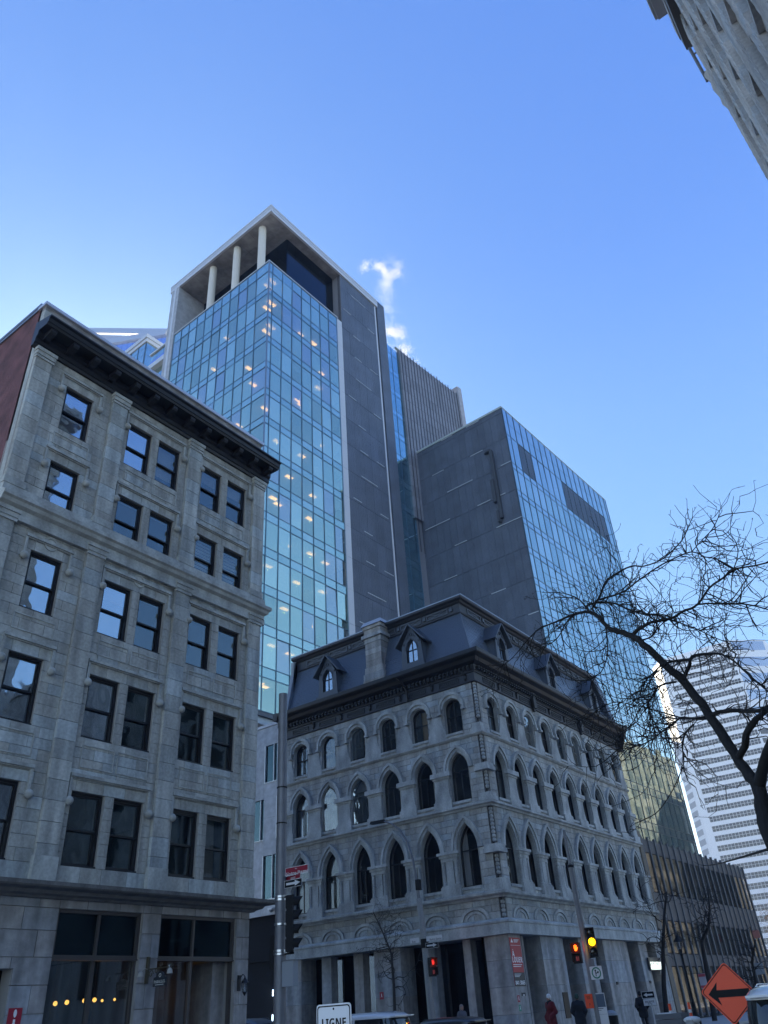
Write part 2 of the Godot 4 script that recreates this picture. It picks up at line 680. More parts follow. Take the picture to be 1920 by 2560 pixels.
	d.sweep(PackedVector2Array([Vector2(-0.06, 16.0), Vector2(0.16, 16.0), Vector2(0.16, 16.25), Vector2(0.13, 16.27), Vector2(0.13, 16.42), Vector2(0.26, 16.5), Vector2(0.30, 16.62), Vector2(0.38, 16.68), Vector2(0.38, 16.82), Vector2(0.18, 16.9), Vector2(0.15, 17.2), Vector2(-0.06, 17.2)]), run, outs)
	part("string_course", d, plain, o, F)
	d = MB.new()
	d.sweep(PackedVector2Array([Vector2(-0.06, 4.95), Vector2(0.1, 4.95), Vector2(0.16, 5.0), Vector2(0.3, 5.04), Vector2(0.36, 5.12), Vector2(0.62, 5.16), Vector2(0.66, 5.2), Vector2(0.66, 5.3), Vector2(0.13, 5.38), Vector2(-0.06, 5.4)]), run, outs)
	part("ledge_cornice", d, stain(tri_tex(mat("weathered_ledge", lin(0.2, 0.19, 0.175), 0.95), fine, Vector3.ONE * 0.7), blot, Vector3(0.3, 0.1, 0.3)), o, F)
	# pilaster caps and feet
	for u in [0.0, 3.42, 7.38, 11.27]:
		for y in [[22.95, 23.4], [15.9, 16.3]]:
			var c := MB.new()
			c.box(Vector3(u - 0.02, y[0], 0.0), Vector3(u + 0.72, y[0] + 0.09, 0.17))
			c.box(Vector3(u - 0.03, y[0] + 0.13, 0.0), Vector3(u + 0.73, y[0] + 0.3, 0.19))
			c.box(Vector3(u - 0.06, y[0] + 0.3, 0.0), Vector3(u + 0.76, y[1], 0.235))
			part("pilaster_cap", c, plain, o, F)
		for y in [5.38, 17.2]:
			var c := MB.new()
			c.box(Vector3(u - 0.04, y, 0.0), Vector3(u + 0.73, y + (0.64 if y < 10 else 0.27), 0.17))
			part("pilaster_foot", c, plain, o, F)
	# ball-ended label mouldings and sunk panels
	for f in floors.size():
		var head: float = floors[f][1]
		for g in [[1.18, 2.94], [4.18, 7.2], [8.1, 11.12]]:
			var m := MB.new()
			m.box(Vector3(g[0], head + 0.40, 0.0), Vector3(g[1], head + 0.50, 0.11))
			m.box(Vector3(g[0], head + 0.36, 0.0), Vector3(g[1], head + 0.40, 0.05))
			for e in [g[0], g[1]]:
				var s := 1.0 if e == g[0] else -1.0
				m.box(Vector3(e, head - 0.22, 0.0), Vector3(e + s * 0.085, head + 0.36, 0.07))
				m.sphere(Vector3(e + s * 0.04, head - 0.34, 0.10), 0.135, 8)
			part("label_moulding", m, plain, o, F)
		if f < floors.size() - 1:
			var v0: float = head + 0.72
			var v1: float = floors[f + 1][0] - 0.22
			if f == 2: continue
			for g in [[1.35, 2.8], [4.45, 5.66], [5.78, 7.0], [8.35, 9.5], [9.62, 10.8]]:
				var m := MB.new()
				frame(m, g[0], v0, g[1], v1, 0.035, 0.0, 0.028)
				part("panel_moulding", m, plain, o, F)
	for u in [2.1, 5.75]:
		var m := MB.new()
		m.lathe(PackedVector2Array([Vector2(0.28, 0), Vector2(0.26, 0.04), Vector2(0.19, 0.04), Vector2(0.16, 0.01), Vector2(0.001, 0.01)]), Vector3(u, 15.72, 0.0), 16, Basis(Vector3.RIGHT, PI / 2))
		part("carved_roundel", m, plain, o, F)
	# windows: frame > sashes, panes
	var panes := [coated("old_glass_bright_reflection", lin(0.62, 0.72, 0.8), 0.5), coated("old_glass_dim_reflection", lin(0.27, 0.33, 0.36), 0.34)]
	for p in panes:
		p.uv1_triplanar = true; p.uv1_world_triplanar = true; p.uv1_scale = Vector3.ONE * 0.35
		bumpy(p, texs["wave_normal"], 0.09)
	var blind := mat("roller_blind", lin(0.42, 0.42, 0.37), 0.8)
	var slat := mat("blind_slat", lin(0.55, 0.5, 0.4), 0.6)
	var cloth := mat("curtain_cloth", lin(0.45, 0.42, 0.36), 0.9)
	for f in floors.size():
		for c in cols.size():
			var u0: float = cols[c][0]
			var u1: float = cols[c][1]
			var v0: float = floors[f][0]
			var v1: float = floors[f][1]
			var mid := (v0 + v1) * 0.5 - 0.02
			var fr := MB.new()
			frame(fr, u0, v0, u1, v1, 0.075, -0.30, -0.12)
			fr.box(Vector3(u0, v0 - 0.03, -0.12), Vector3(u1, v0 + 0.05, -0.03))
			var win := part("window", fr, sash, o, F)
			var s := MB.new()
			frame(s, u0 + 0.075, mid - 0.03, u1 - 0.075, v1 - 0.075, 0.055, -0.22, -0.16)
			part("upper_sash", s, sash, win)
			s = MB.new()
			frame(s, u0 + 0.075, v0 + 0.075, u1 - 0.075, mid + 0.03, 0.055, -0.29, -0.23)
			part("lower_sash", s, sash, win)
			var pm: Material = panes[0] if c == 0 or (f in [1, 2, 4] and c == 1) else panes[1]  # reflection strength painted per window: brighter tint for sky, dimmer for stone
			s = MB.new()
			s.box(Vector3(u0 + 0.12, mid, -0.195), Vector3(u1 - 0.12, v1 - 0.12, -0.19))
			part("pane", s, pm, win)
			s = MB.new()
			s.box(Vector3(u0 + 0.12, v0 + 0.12, -0.265), Vector3(u1 - 0.12, mid, -0.26))
			part("pane", s, pm, win)
			var inside := Vector2(u0 + 0.05, u1 - 0.05)
			if [f, c] in [[4, 2], [4, 3], [4, 4], [2, 1], [4, 0]]:
				s = MB.new()
				s.box(Vector3(inside.x, v1 - (1.5 if c == 2 else 0.55), -0.42), Vector3(inside.y, v1, -0.40))
				part("blind", s, blind, win)
			elif f == 3 and c >= 3:
				s = MB.new()
				for k in 13:
					s.box(Vector3(inside.x, v0 + 0.08 + k * 0.155, -0.44), Vector3(inside.y, v0 + 0.19 + k * 0.155, -0.41))
				part("slatted_blind", s, slat, win)
			elif f == 0 and c == 4:
				s = MB.new()
				for k in 6:
					s.tube([Vector3(u0 + 0.45 + k * 0.07, v0 + 0.1, -0.5), Vector3(u0 + 0.42 + k * 0.06, v1, -0.5)], [0.045, 0.035], 6)
				part("curtain", s, cloth, win)
	# what is behind the glass: floors, ceilings and a far wall
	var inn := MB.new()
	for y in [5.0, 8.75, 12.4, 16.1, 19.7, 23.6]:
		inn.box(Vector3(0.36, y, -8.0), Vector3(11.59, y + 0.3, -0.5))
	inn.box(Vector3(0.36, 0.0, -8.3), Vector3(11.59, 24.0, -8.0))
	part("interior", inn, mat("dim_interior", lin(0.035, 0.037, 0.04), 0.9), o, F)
	# crowning cornice
	var crun := [Vector3(-0.22, 0, 0), Vector3(W + 0.2, 0, 0)]
	var couts := [Vector3(0, 0, 1)]
	d = MB.new()
	d.sweep(PackedVector2Array([Vector2(-0.06, 23.4), Vector2(0.1, 23.4), Vector2(0.14, 23.5), Vector2(0.2, 23.52), Vector2(0.2, 23.72), Vector2(0.3, 23.8), Vector2(0.3, 24.0), Vector2(-0.06, 24.0)]), crun, couts)
	part("cornice_bed_moulding", d, dark, o, F)
	d = MB.new()
	d.sweep(PackedVector2Array([Vector2(-0.06, 24.0), Vector2(0.82, 24.0), Vector2(0.86, 24.08), Vector2(0.9, 24.1), Vector2(0.92, 24.26), Vector2(1.02, 24.3), Vector2(1.02, 24.36), Vector2(0.0, 24.62), Vector2(-0.06, 24.62)]), crun, couts)
	part("cornice", d, dark, o, F)
	for i in 13:
		var u := 0.0 + i * 0.965
		var b := MB.new()
		b.prism(PackedVector2Array([Vector2(0.2, 23.72), Vector2(0.36, 23.7), Vector2(0.46, 23.76), Vector2(0.7, 23.8), Vector2(0.76, 23.88), Vector2(0.76, 24.01), Vector2(0.2, 24.01)]), -0.12, 0.12, true)
		part("cornice_bracket", b, dark, o, F * Transform3D(Basis(Vector3(0, 0, 1), Vector3(0, 1, 0), Vector3(-1, 0, 0)), Vector3(u + 0.15, 0, 0)))
	d = MB.new()
	d.box(Vector3(0.0, 24.6, -0.5), Vector3(W - 0.1, 25.82, -0.12))
	d.box(Vector3(W - 0.46, 24.6, -3.0), Vector3(W - 0.1, 25.82, -0.5))
	part("parapet", d, stain(tri_tex(mat("parapet_stone", lin(0.42, 0.40, 0.39), 0.9), fine, Vector3.ONE * 0.4), blot, Vector3.ONE * 0.2), o, F)
	d = MB.new()
	d.box(Vector3(-0.08, 25.82, -0.58), Vector3(W, 25.97, 0.0))
	part("parapet_coping", d, mat("coping_zinc", lin(0.5, 0.53, 0.58), 0.4, 0.3), o, F)
	ground_floor_left(o, F, W, smooth, mortar, plain)

func ground_floor_left(o: Node3D, F: Transform3D, W: float, smooth: Array, mortar: Material, plain: Material) -> void:
	var holes := [rect(1.7, 0.0, 3.43, 3.25), rect(4.52, -0.1, 7.43, 4.73), rect(8.13, -0.1, 11.36, 4.73)]
	var pieces := []
	var rows := PackedFloat32Array([0.13, 0.9, 1.55, 2.22, 2.87, 3.52, 4.17, 4.73, 5.06])
	ashlar(pieces, rows, 0.0, 4.52, holes, 1.25)
	ashlar(pieces, rows, 7.43, 8.13, [], 0.9)
	ashlar(pieces, rows, 11.36, W, [], 0.9)
	ashlar(pieces, PackedFloat32Array([4.73, 5.06]), 4.52, 7.43, [], 1.1)
	ashlar(pieces, PackedFloat32Array([4.73, 5.06]), 8.13, 11.36, [], 0.6)
	lay(pieces, "base_stone", o, F, smooth, 0.018, 0.1, 80)
	var core := MB.new()
	for p in pieces:
		core.prism(p.p, -0.5, -0.06)
	part("base_core", core, mortar, o, F)
	var bronze := mat("shopfront_frame", lin(0.07, 0.06, 0.055), 0.5, 0.2)
	var tint := coated("tinted_transom", lin(0.03, 0.05, 0.06), 0.9, 0.08)
	var clear := coated("shop_glass", lin(0.3, 0.36, 0.4), 0.3)
	for k in 2:
		var a := [4.52, 8.13][k] as float
		var b := [7.43, 11.36][k] as float
		var m := [5.96, 9.58][k] as float
		var fr := MB.new()
		frame(fr, a, 3.5, b, 4.73, 0.09, -0.28, -0.1)
		fr.box(Vector3(m - 0.035, 3.59, -0.28), Vector3(m + 0.035, 4.64, -0.1))
		fr.box(Vector3(a, 0.13, -0.3), Vector3(a + 0.07, 3.5, -0.14))
		fr.box(Vector3(b - 0.07, 0.13, -0.3), Vector3(b, 3.5, -0.14))
		fr.box(Vector3(m - 0.05, 0.13, -0.3), Vector3(m + 0.05, 3.5, -0.14))
		fr.box(Vector3(a, 3.46, -0.32), Vector3(b, 3.499, -0.06))
		var sf := part("shopfront", fr, bronze, o, F)
		for q in [[a + 0.09, m - 0.035], [m + 0.035, b - 0.09]]:
			var g := MB.new()
			g.box(Vector3(q[0], 3.58, -0.2), Vector3(q[1], 4.65, -0.19))
			part("transom_pane", g, tint, sf)
		for q in ([[a + 0.07, m - 0.05], [m + 0.05, b - 0.07]] if k == 0 else [[a + 0.07, m - 0.05]]):
			var g := MB.new()
			g.box(Vector3(q[0], 0.4, -0.22), Vector3(q[1], 3.46, -0.21))
			part("shop_pane", g, clear, sf)
			g = MB.new()
			g.box(Vector3(q[0], 0.13, -0.26), Vector3(q[1], 0.4, -0.18))
			part("stall_riser", g, bronze, sf)
	# recessed entry beside the second shop window
	var en := MB.new()
	en.box(Vector3(9.63, 0.13, -1.7), Vector3(9.70, 3.46, -0.3))
	en.box(Vector3(9.7, 0.13, -1.75), Vector3(9.85, 3.3, -1.68))
	en.box(Vector3(10.7, 0.13, -1.75), Vector3(10.82, 3.3, -1.68))
	en.box(Vector3(9.85, 2.9, -1.75), Vector3(10.7, 3.3, -1.68))
	var door := part("door", en, bronze, o, F)
	var g := MB.new()
	g.box(Vector3(9.85, 0.2, -1.72), Vector3(10.7, 2.9, -1.71))
	part("door_pane", g, clear, door)
	g = MB.new()
	g.box(Vector3(9.93, 1.0, -1.66), Vector3(9.96, 1.9, -1.62))
	part("pull_handle", g, mat("brushed_steel", lin(0.5, 0.5, 0.52), 0.35, 0.9), door)
	g = MB.new()
	g.box(Vector3(10.82, 0.13, -1.75), Vector3(11.36, 3.46, -0.5))
	part("entry_wall", g, smooth[1], o, F)
	g = MB.new()
	g.box(Vector3(1.7, 0.13, -0.75), Vector3(3.43, 3.25, -0.7))
	part("side_door", g, mat("side_door_paint", lin(0.012, 0.012, 0.014), 0.5), o, F)
	# the room behind
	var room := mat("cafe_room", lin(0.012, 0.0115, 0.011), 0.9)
	g = MB.new()
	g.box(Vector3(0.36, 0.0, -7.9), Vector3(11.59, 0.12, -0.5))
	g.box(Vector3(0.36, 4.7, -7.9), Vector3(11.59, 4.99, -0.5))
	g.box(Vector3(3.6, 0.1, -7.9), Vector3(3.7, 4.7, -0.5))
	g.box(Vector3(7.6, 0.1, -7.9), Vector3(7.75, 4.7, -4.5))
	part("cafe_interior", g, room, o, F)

func street_front_things() -> void:
	# pendant globes seen through the shop window
	var bulb := glow("globe_lamp_glass", Color(1.0, 0.78, 0.38), 0.8)
	var cord := mat("black_cord", lin(0.01, 0.01, 0.01), 0.6)
	var spots := [Vector3(-25, 2.55, -16.22), Vector3(-25, 2.57, -16.62), Vector3(-25, 2.6, -17.24), Vector3(-25.2, 2.62, -17.75), Vector3(-26.4, 2.64, -18.9), Vector3(-26.4, 2.66, -19.4), Vector3(-24.4, 2.5, -20.2)]
	var said := ["globe pendant glowing yellow in the café window, nearest the dark side door", "second glowing globe pendant from the dark side door in the café window", "glowing globe pendant just before the mullion of the café window", "glowing globe pendant just past the mullion of the café window", "small dim globe pendant deep inside the café, past the mullion", "small dim globe pendant deep inside the café, nearest the stone pier", "amber pendant behind the window by the café entrance"]
	for i in spots.size():
		var r: float = 0.066 if i < 4 else 0.045
		var t := thing("pendant_lamp", said[i], "pendant lamp", spots[i], 0.0, "pendant lamps in the café")
		var m := MB.new()
		m.sphere(Vector3.ZERO, r, 8)
		part("globe_bulb", m, bulb, t)
		m = MB.new()
		m.tube([Vector3(0, r, 0), Vector3(0, 4.7 - spots[i].y, 0)], [0.008, 0.008], 5)
		part("cord", m, cord, t)
		var l := OmniLight3D.new()
		l.name = "lamp_light"
		l.light_color = Color(1.0, 0.78, 0.45)
		l.light_energy = 0.025
		l.light_size = 0.03
		l.omni_range = 8.0
		l.omni_attenuation = 2.0
		l.shadow_enabled = true
		t.add_child(l)
	# hanging sign on a scrolled bracket
	var iron := mat("sign_iron", lin(0.02, 0.02, 0.022), 0.5, 0.5)
	var brassy := mat("bracket_bronze", lin(0.09, 0.075, 0.045), 0.55, 0.4)
	var hs := thing("hanging_shop_sign", "dark oval-topped hanging shop sign on a scrolled iron bracket at the café pier", "shop sign", Vector3(-21.9, 2.95, -17.2))
	var b := MB.new()
	b.box(Vector3(-0.09, -0.1, -0.05), Vector3(-0.03, 0.6, 0.05))
	b.tube([Vector3(-0.03, 0.27, 0), Vector3(1.0, 0.27, 0)], [0.022, 0.018], 6)
	part("bracket", b, brassy, hs)
	b = MB.new()
	for q in [[0.12, 0.14, 0.11], [0.36, 0.2, 0.08], [0.55, 0.34, 0.07]]:
		var pts := []
		var rr := []
		for i in 14:
			var a := i * 0.55
			var k: float = q[2] * (1.0 - i / 17.0)
			pts.append(Vector3(q[0] + cos(a) * k, q[1] + sin(a) * k, 0)); rr.append(0.014)
		b.tube(pts, rr, 5)
	part("scrollwork", b, brassy, hs)
	b = MB.new()
	var board := PackedVector2Array([Vector2(0.28, -0.2), Vector2(0.86, -0.2), Vector2(0.86, 0.03), Vector2(0.76, 0.05)])
	for i in 9:
		var a := PI * i / 8
		board.append(Vector2(0.57 + 0.16 * cos(a), 0.05 + 0.13 * sin(a)))
	board.append(Vector2(0.38, 0.05)); board.append(Vector2(0.28, 0.03))
	b.prism(board, -0.02, 0.02, true)
	var face := part("sign_board", b, mat("sign_black", lin(0.012, 0.016, 0.022), 0.5), hs)
	var letter := mat("sign_letter", lin(0.55, 0.55, 0.5), 0.6)
	text("PARALLEL", 0.1, letter, face, Transform3D(Basis.IDENTITY, Vector3(0.57, -0.08, 0.022)), "lettering", "Droid Serif")
	b = MB.new()
	b.box(Vector3(0.38, -0.165, 0.02), Vector3(0.76, -0.15, 0.024))
	b.lathe(PackedVector2Array([Vector2(0.05, 0), Vector2(0.05, 0.004), Vector2(0.035, 0.004), Vector2(0.035, 0)]), Vector3(0.57, 0.08, 0.02), 14, Basis(Vector3.RIGHT, PI / 2))
	part("sign_emblem", b, letter, face)
	for s in [[Vector3(0.98, 0.3, 0.05), Vector3(1.12, 0.22, 0.12)], [Vector3(0.05, 0.3, 0.2), Vector3(0.1, 0.2, 0.36)]]:
		b = MB.new()
		b.tube([Vector3(s[0].x - 0.1, s[0].y - 0.03, 0), s[0], s[1]], [0.01, 0.01, 0.01], 5)
		b.lathe(PackedVector2Array([Vector2(0.09, -0.13), Vector2(0.07, -0.04), Vector2(0.03, 0.0), Vector2(0.001, 0.01)]), s[1], 12)
		part("spot_shade", b, mat("shade_paint", lin(0.35, 0.33, 0.28), 0.5), hs)
	# wall lantern on the corner pier
	var wl := thing("wall_lantern", "black glazed carriage lantern on the stone pier at the café's right end", "lantern", Vector3(-21.9, 2.75, -21.0))
	b = MB.new()
	b.box(Vector3(-0.1, -0.15, -0.06), Vector3(-0.05, 0.3, 0.06))
	b.tube([Vector3(-0.06, 0.2, 0), Vector3(0.1, 0.32, 0), Vector3(0.2, 0.24, 0)], [0.014, 0.014, 0.014], 6)
	part("wall_bracket", b, iron, wl)
	b = MB.new()
	b.lathe(PackedVector2Array([Vector2(0.13, 0.06), Vector2(0.1, 0.12), Vector2(0.03, 0.2), Vector2(0.01, 0.25)]), Vector3(0.2, 0, 0), 6)
	b.lathe(PackedVector2Array([Vector2(0.01, -0.3), Vector2(0.05, -0.24), Vector2(0.07, -0.2), Vector2(0.08, -0.19)]), Vector3(0.2, 0, 0), 6)
	for k in 6:
		var a := TAU * k / 6
		b.tube([Vector3(0.2 + cos(a) * 0.075, -0.2, sin(a) * 0.075), Vector3(0.2 + cos(a) * 0.125, 0.06, sin(a) * 0.125)], [0.009, 0.009], 4)
	part("lantern_frame", b, iron, wl)
	b = MB.new()
	b.lathe(PackedVector2Array([Vector2(0.07, -0.2), Vector2(0.118, 0.06)]), Vector3(0.2, 0, 0), 6)
	part("lantern_glass", b, coated("lantern_pane", lin(0.5, 0.55, 0.55), 0.3), wl)
	# red standpipe plate
	var rp := thing("standpipe_plate", "small red wall plate with a white hose-connection symbol beside the dark side door", "sign", Vector3(-21.99, 2.1, -13.14))
	b = MB.new()
	b.box(Vector3(-0.005, -0.26, -0.19), Vector3(0.012, 0.27, 0.19))
	part("plate", b, mat("plate_red", lin(0.32, 0.012, 0.03), 0.5), rp)
	b = MB.new()
	var pw := mat("plate_white", lin(0.75, 0.75, 0.75), 0.5)
	var ov := PackedVector2Array()
	for i in 16:
		ov.append(Vector2(cos(TAU * i / 16) * 0.045, 0.15 + sin(TAU * i / 16) * 0.09))
	b.prism(ov, 0.0, 0.004)
	b.prism(PackedVector2Array([Vector2(-0.12, -0.2), Vector2(-0.07, -0.22), Vector2(-0.01, -0.1), Vector2(0.05, -0.22), Vector2(0.1, -0.2), Vector2(0.03, -0.06), Vector2(0.03, 0.02), Vector2(-0.03, 0.02), Vector2(-0.03, -0.06)]), 0.0, 0.004)
	part("hose_symbol", b, pw, rp, facing_x(Vector3(0.012, 0, 0)))

# ---------------------------------------------------------------- the old bank on the corner
func old_bank() -> void:
	var C := Vector3(-21.6, 0, -39.0)
	var o := thing("stone_bank_building", "grey stone corner bank of pointed arches with slate mansard and dark bracketed cornice", "building", C)
	var fine: Texture2D = texs["grain"]
	var blot: Texture2D = texs["blotch"]
	var ms := stone_set("greystone", [0.585, 0.605, 0.585], 0.13, 6, fine, blot)
	var trim := stain(tri_tex(mat("greystone_trim", lin(0.605, 0.63, 0.61), 0.9), fine, Vector3.ONE * 0.5), blot, Vector3(0.25, 0.12, 0.25))
	bumpy(trim, texs["grain_normal"], 0.4)
	var mortar := mat("bank_mortar", lin(0.17, 0.168, 0.165), 0.95)
	var dark := mat("bank_cornice_paint", lin(0.013, 0.0145, 0.018), 0.55)
	var frieze_m := mat("bank_frieze_paint", lin(0.034, 0.037, 0.045), 0.55)
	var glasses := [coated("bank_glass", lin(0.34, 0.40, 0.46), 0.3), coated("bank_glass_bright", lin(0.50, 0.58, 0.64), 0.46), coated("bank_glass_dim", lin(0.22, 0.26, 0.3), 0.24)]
	for g in glasses:
		g.uv1_triplanar = true; g.uv1_world_triplanar = true; g.uv1_scale = Vector3.ONE * 0.4
		bumpy(g, texs["wave_normal"], 0.2)
	var drape := mat("bank_drape", lin(0.30, 0.31, 0.31), 0.9)
	var amber := mat("bank_amber_reflection", lin(0.42, 0.27, 0.10), 0.9)  # a yellow reflection, painted as a sheet behind one pane
	var sash := mat("bank_sash", lin(0.007, 0.008, 0.01), 0.5)
	var FL := rel(o, facing_z(Vector3(-37.05, 0, -39.0)))
	var FR := rel(o, facing_x(Vector3(-21.6, 0, -39.0)))
	var baysL := []
	for i in 6: baysL.append(1.45 + 2.447 * i)
	var baysR := []
	for i in 9: baysR.append(1.65 + 2.306 * i)
	var sides := [[FL, 15.45, baysL, 0], [FR, 21.75, baysR, 1]]
	# window kits, each copied to every bay
	var kinds := [
		{"sill": 7.1, "spring": 8.95, "apex": 10.25, "hw": 0.62, "ow": 1.0, "oa": 10.72, "pointed": true},
		{"sill": 11.5, "spring": 13.22, "apex": 14.15, "hw": 0.62, "ow": 0.97, "oa": 14.62, "pointed": true},
		{"sill": 15.35, "spring": 16.9, "apex": 17.37, "hw": 0.58, "ow": 0.9, "oa": 17.8, "pointed": false}]
	var kits := []
	var hoods := []
	for k in kinds:
		var line := arch(0, k.sill, k.spring, k.apex, k.hw, k.pointed)
		var inner := Geometry2D.offset_polygon(line, -0.075, Geometry2D.JOIN_MITER)[0] as PackedVector2Array
		var m := MB.new()
		var n := line.size()
		for i in n: # frame ring with the same number of points: shrink about the outline's own normals
			var p0 := line[(i + n - 1) % n]
			var p := line[i]
			var p1 := line[(i + 1) % n]
			var a := (p - p0).normalized().orthogonal()
			var b := (p1 - p).normalized().orthogonal()
			inner.resize(n)
			inner[i] = p - (a + b) / maxf(0.4, 1.0 + a.dot(b)) * 0.075
		var lo := line.duplicate()
		lo.append(line[0])
		var li := inner.duplicate()
		li.append(inner[0])
		ring(m, li, lo, -0.31, -0.21)
		m.box(Vector3(-k.hw + 0.07, k.spring - 0.06 if k.pointed else k.sill + 1.0, -0.30), Vector3(k.hw - 0.07, (k.spring if k.pointed else k.sill + 1.05), -0.22))
		m.box(Vector3(-0.028, k.sill + 0.07, -0.29), Vector3(0.028, (k.spring - 0.06 if k.pointed else k.apex - 0.09), -0.23))
		var g := MB.new()
		g.prism(inner, -0.275, -0.265)
		kits.append([m.mesh(), g.mesh()])
		# surround: reveal, sill, arch stones and outer label
		var s := MB.new()
		reveal(s, line, -0.33, 0.01)
		s.box(Vector3(-k.hw, k.sill - 0.14, -0.32), Vector3(k.hw, k.sill, 0.07))
		var al := arch_line(0, k.spring, k.apex, k.hw, k.pointed)
		var mid := arch_line(0, k.spring, lerpf(k.apex, k.oa, 0.62), lerpf(k.hw, k.ow, 0.62), k.pointed)
		var mid2 := arch_line(0, k.spring, lerpf(k.apex, k.oa, 0.16), lerpf(k.hw, k.ow, 0.16), k.pointed)
		var ol := arch_line(0, k.spring, k.oa, k.ow, k.pointed)
		ring(s, mid2, mid, -0.05, 0.09, 4, 0.008)
		var h := MB.new()
		ring(h, mid, ol, -0.05, 0.17, 4, 0.006)
		if not k.pointed:
			for e in [-1.0, 1.0]:
				h.box(Vector3(e * lerpf(k.hw, k.ow, 0.62), 16.68, -0.02), Vector3(e * k.ow, k.spring, 0.19))
				h.box(Vector3(e * (k.hw + 0.14), 16.56, -0.02), Vector3(e * (k.ow + 0.06), 16.68, 0.24))
		hoods.append([s.mesh(), h.mesh()])
	for q in sides:
		var F: Transform3D = q[0]
		var W: float = q[1]
		var bays: Array = q[2]
		var holes := []
		for u in bays:
			for k in kinds:
				holes.append(arch(u, k.sill, k.spring, k.apex, k.hw + 0.02, k.pointed))
		var rows := PackedFloat32Array([5.44, 5.78, 6.1, 6.42])
		for seg in [[6.72, 7.1, 0.38], [7.1, 8.95, 0.37], [8.95, 10.95, 0.36], [11.22, 11.5, 0.3], [11.5, 13.22, 0.36], [13.22, 14.9, 0.34], [15.05, 15.35, 0.3], [15.35, 16.9, 0.34], [16.9, 18.05, 0.33]]:
			rows.append_array(courses(seg[0], seg[1], seg[2]))
		var pieces := []
		var lo := 0.27 if q[3] else 0.0
		var hi := W if q[3] else W - 0.27
		ashlar(pieces, rows, lo, hi, holes, 0.78)
		var t := F
		lay(pieces, "stone", o, t, ms, 0.02, 0.06, 145)
		part("wall_core", wall_behind(pieces, -0.6, -0.045), mortar, o, F)
		for u in bays:
			for k in kinds.size():
				var at := F * Transform3D(Basis.IDENTITY, Vector3(u, 0, 0))
				var win := part("window", kits[k][0], sash, o, at)
				var lean := Basis(Vector3.UP, rng.randfn(0, 0.012)) * Basis(Vector3.RIGHT, rng.randfn(0, 0.01))
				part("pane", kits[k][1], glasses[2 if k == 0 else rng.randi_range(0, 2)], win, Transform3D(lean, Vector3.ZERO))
				var kd: Dictionary = kinds[k]
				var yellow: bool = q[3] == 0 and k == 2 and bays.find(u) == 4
				if yellow or rng.randf() < 0.4:
					var c := MB.new()
					var low: float = kd.apex - rng.randf_range(0.5, 1.3)
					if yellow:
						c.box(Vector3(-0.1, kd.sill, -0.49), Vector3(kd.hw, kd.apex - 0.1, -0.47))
					elif rng.randf() < 0.5:
						c.box(Vector3(-kd.hw, low, -0.49), Vector3(kd.hw, kd.apex, -0.47))
					else:
						for e in [-1.0, 1.0]: c.box(Vector3(e * kd.hw, kd.sill, -0.51), Vector3(e * rng.randf_range(0.22, 0.42), kd.apex, -0.47))
					part("blind", c, amber if yellow else drape, win)  # the amber sheet paints a reflection, the others are drapes
				var s := part("window_surround", hoods[k][0], trim, o, at)
				part("arch_moulding", hoods[k][1], trim, s)
		# piers between the openings
		var piers := [lo * 0.0 + bays[0] - 1.1]
		for i in bays.size() - 1: piers.append((bays[i] + bays[i + 1]) * 0.5)
		piers.append(bays[-1] + 1.1)
		for i in piers.size():
			var u: float = piers[i]
			var end := i == 0 or i == piers.size() - 1
			var half := 0.52 if not end else 0.42
			if end and q[3] == 0 and i > 0: continue
			if end and q[3] == 1 and i == 0: continue
			var at := F * Transform3D(Basis.IDENTITY, Vector3(u, 0, 0))
			var m := MB.new() # second floor: clustered shafts
			m.box(Vector3(-half - 0.1, 6.72, 0), Vector3(half + 0.1, 7.22, 0.2))
			m.box(Vector3(-half - 0.05, 7.22, 0), Vector3(half + 0.05, 7.3, 0.16))
			m.box(Vector3(-half, 8.5, 0), Vector3(half, 8.68, 0.13))
			m.box(Vector3(-half - 0.08, 8.68, 0), Vector3(half + 0.08, 8.82, 0.18))
			m.box(Vector3(-half - 0.18, 8.82, 0), Vector3(half + 0.18, 8.96, 0.25))
			m.box(Vector3(-0.24, 7.3, 0), Vector3(0.24, 8.5, 0.1))
			var pier := part("clustered_pier", m, trim, o, at)
			for e in [-1.0, 1.0]:
				var c := MB.new()
				c.lathe(PackedVector2Array([Vector2(0.14, 7.3), Vector2(0.14, 7.36), Vector2(0.105, 7.4), Vector2(0.1, 8.4), Vector2(0.13, 8.46), Vector2(0.14, 8.5)]), Vector3(e * (half - 0.12), 0, 0.04), 12)
				part("shaft", c, trim, pier)
			m = MB.new() # third floor: splayed pier
			m.box(Vector3(-half - 0.08, 11.22, 0), Vector3(half + 0.08, 11.62, 0.17))
			m.prism(PackedVector2Array([Vector2(-half - 0.06, 11.62), Vector2(half + 0.06, 11.62), Vector2(half - 0.02, 11.85), Vector2(half - 0.07, 12.2), Vector2(half - 0.07, 12.7), Vector2(half, 12.86), Vector2(-half, 12.86), Vector2(-half + 0.07, 12.7), Vector2(-half + 0.07, 12.2), Vector2(-half + 0.02, 11.85)]), 0, 0.09)
			m.box(Vector3(-half - 0.05, 12.86, 0), Vector3(half + 0.05, 12.98, 0.14))
			m.box(Vector3(-half - 0.16, 12.98, 0), Vector3(half + 0.16, 13.24, 0.22))
			part("splayed_pier", m, trim, o, at)
			m = MB.new() # fourth floor: splayed foot
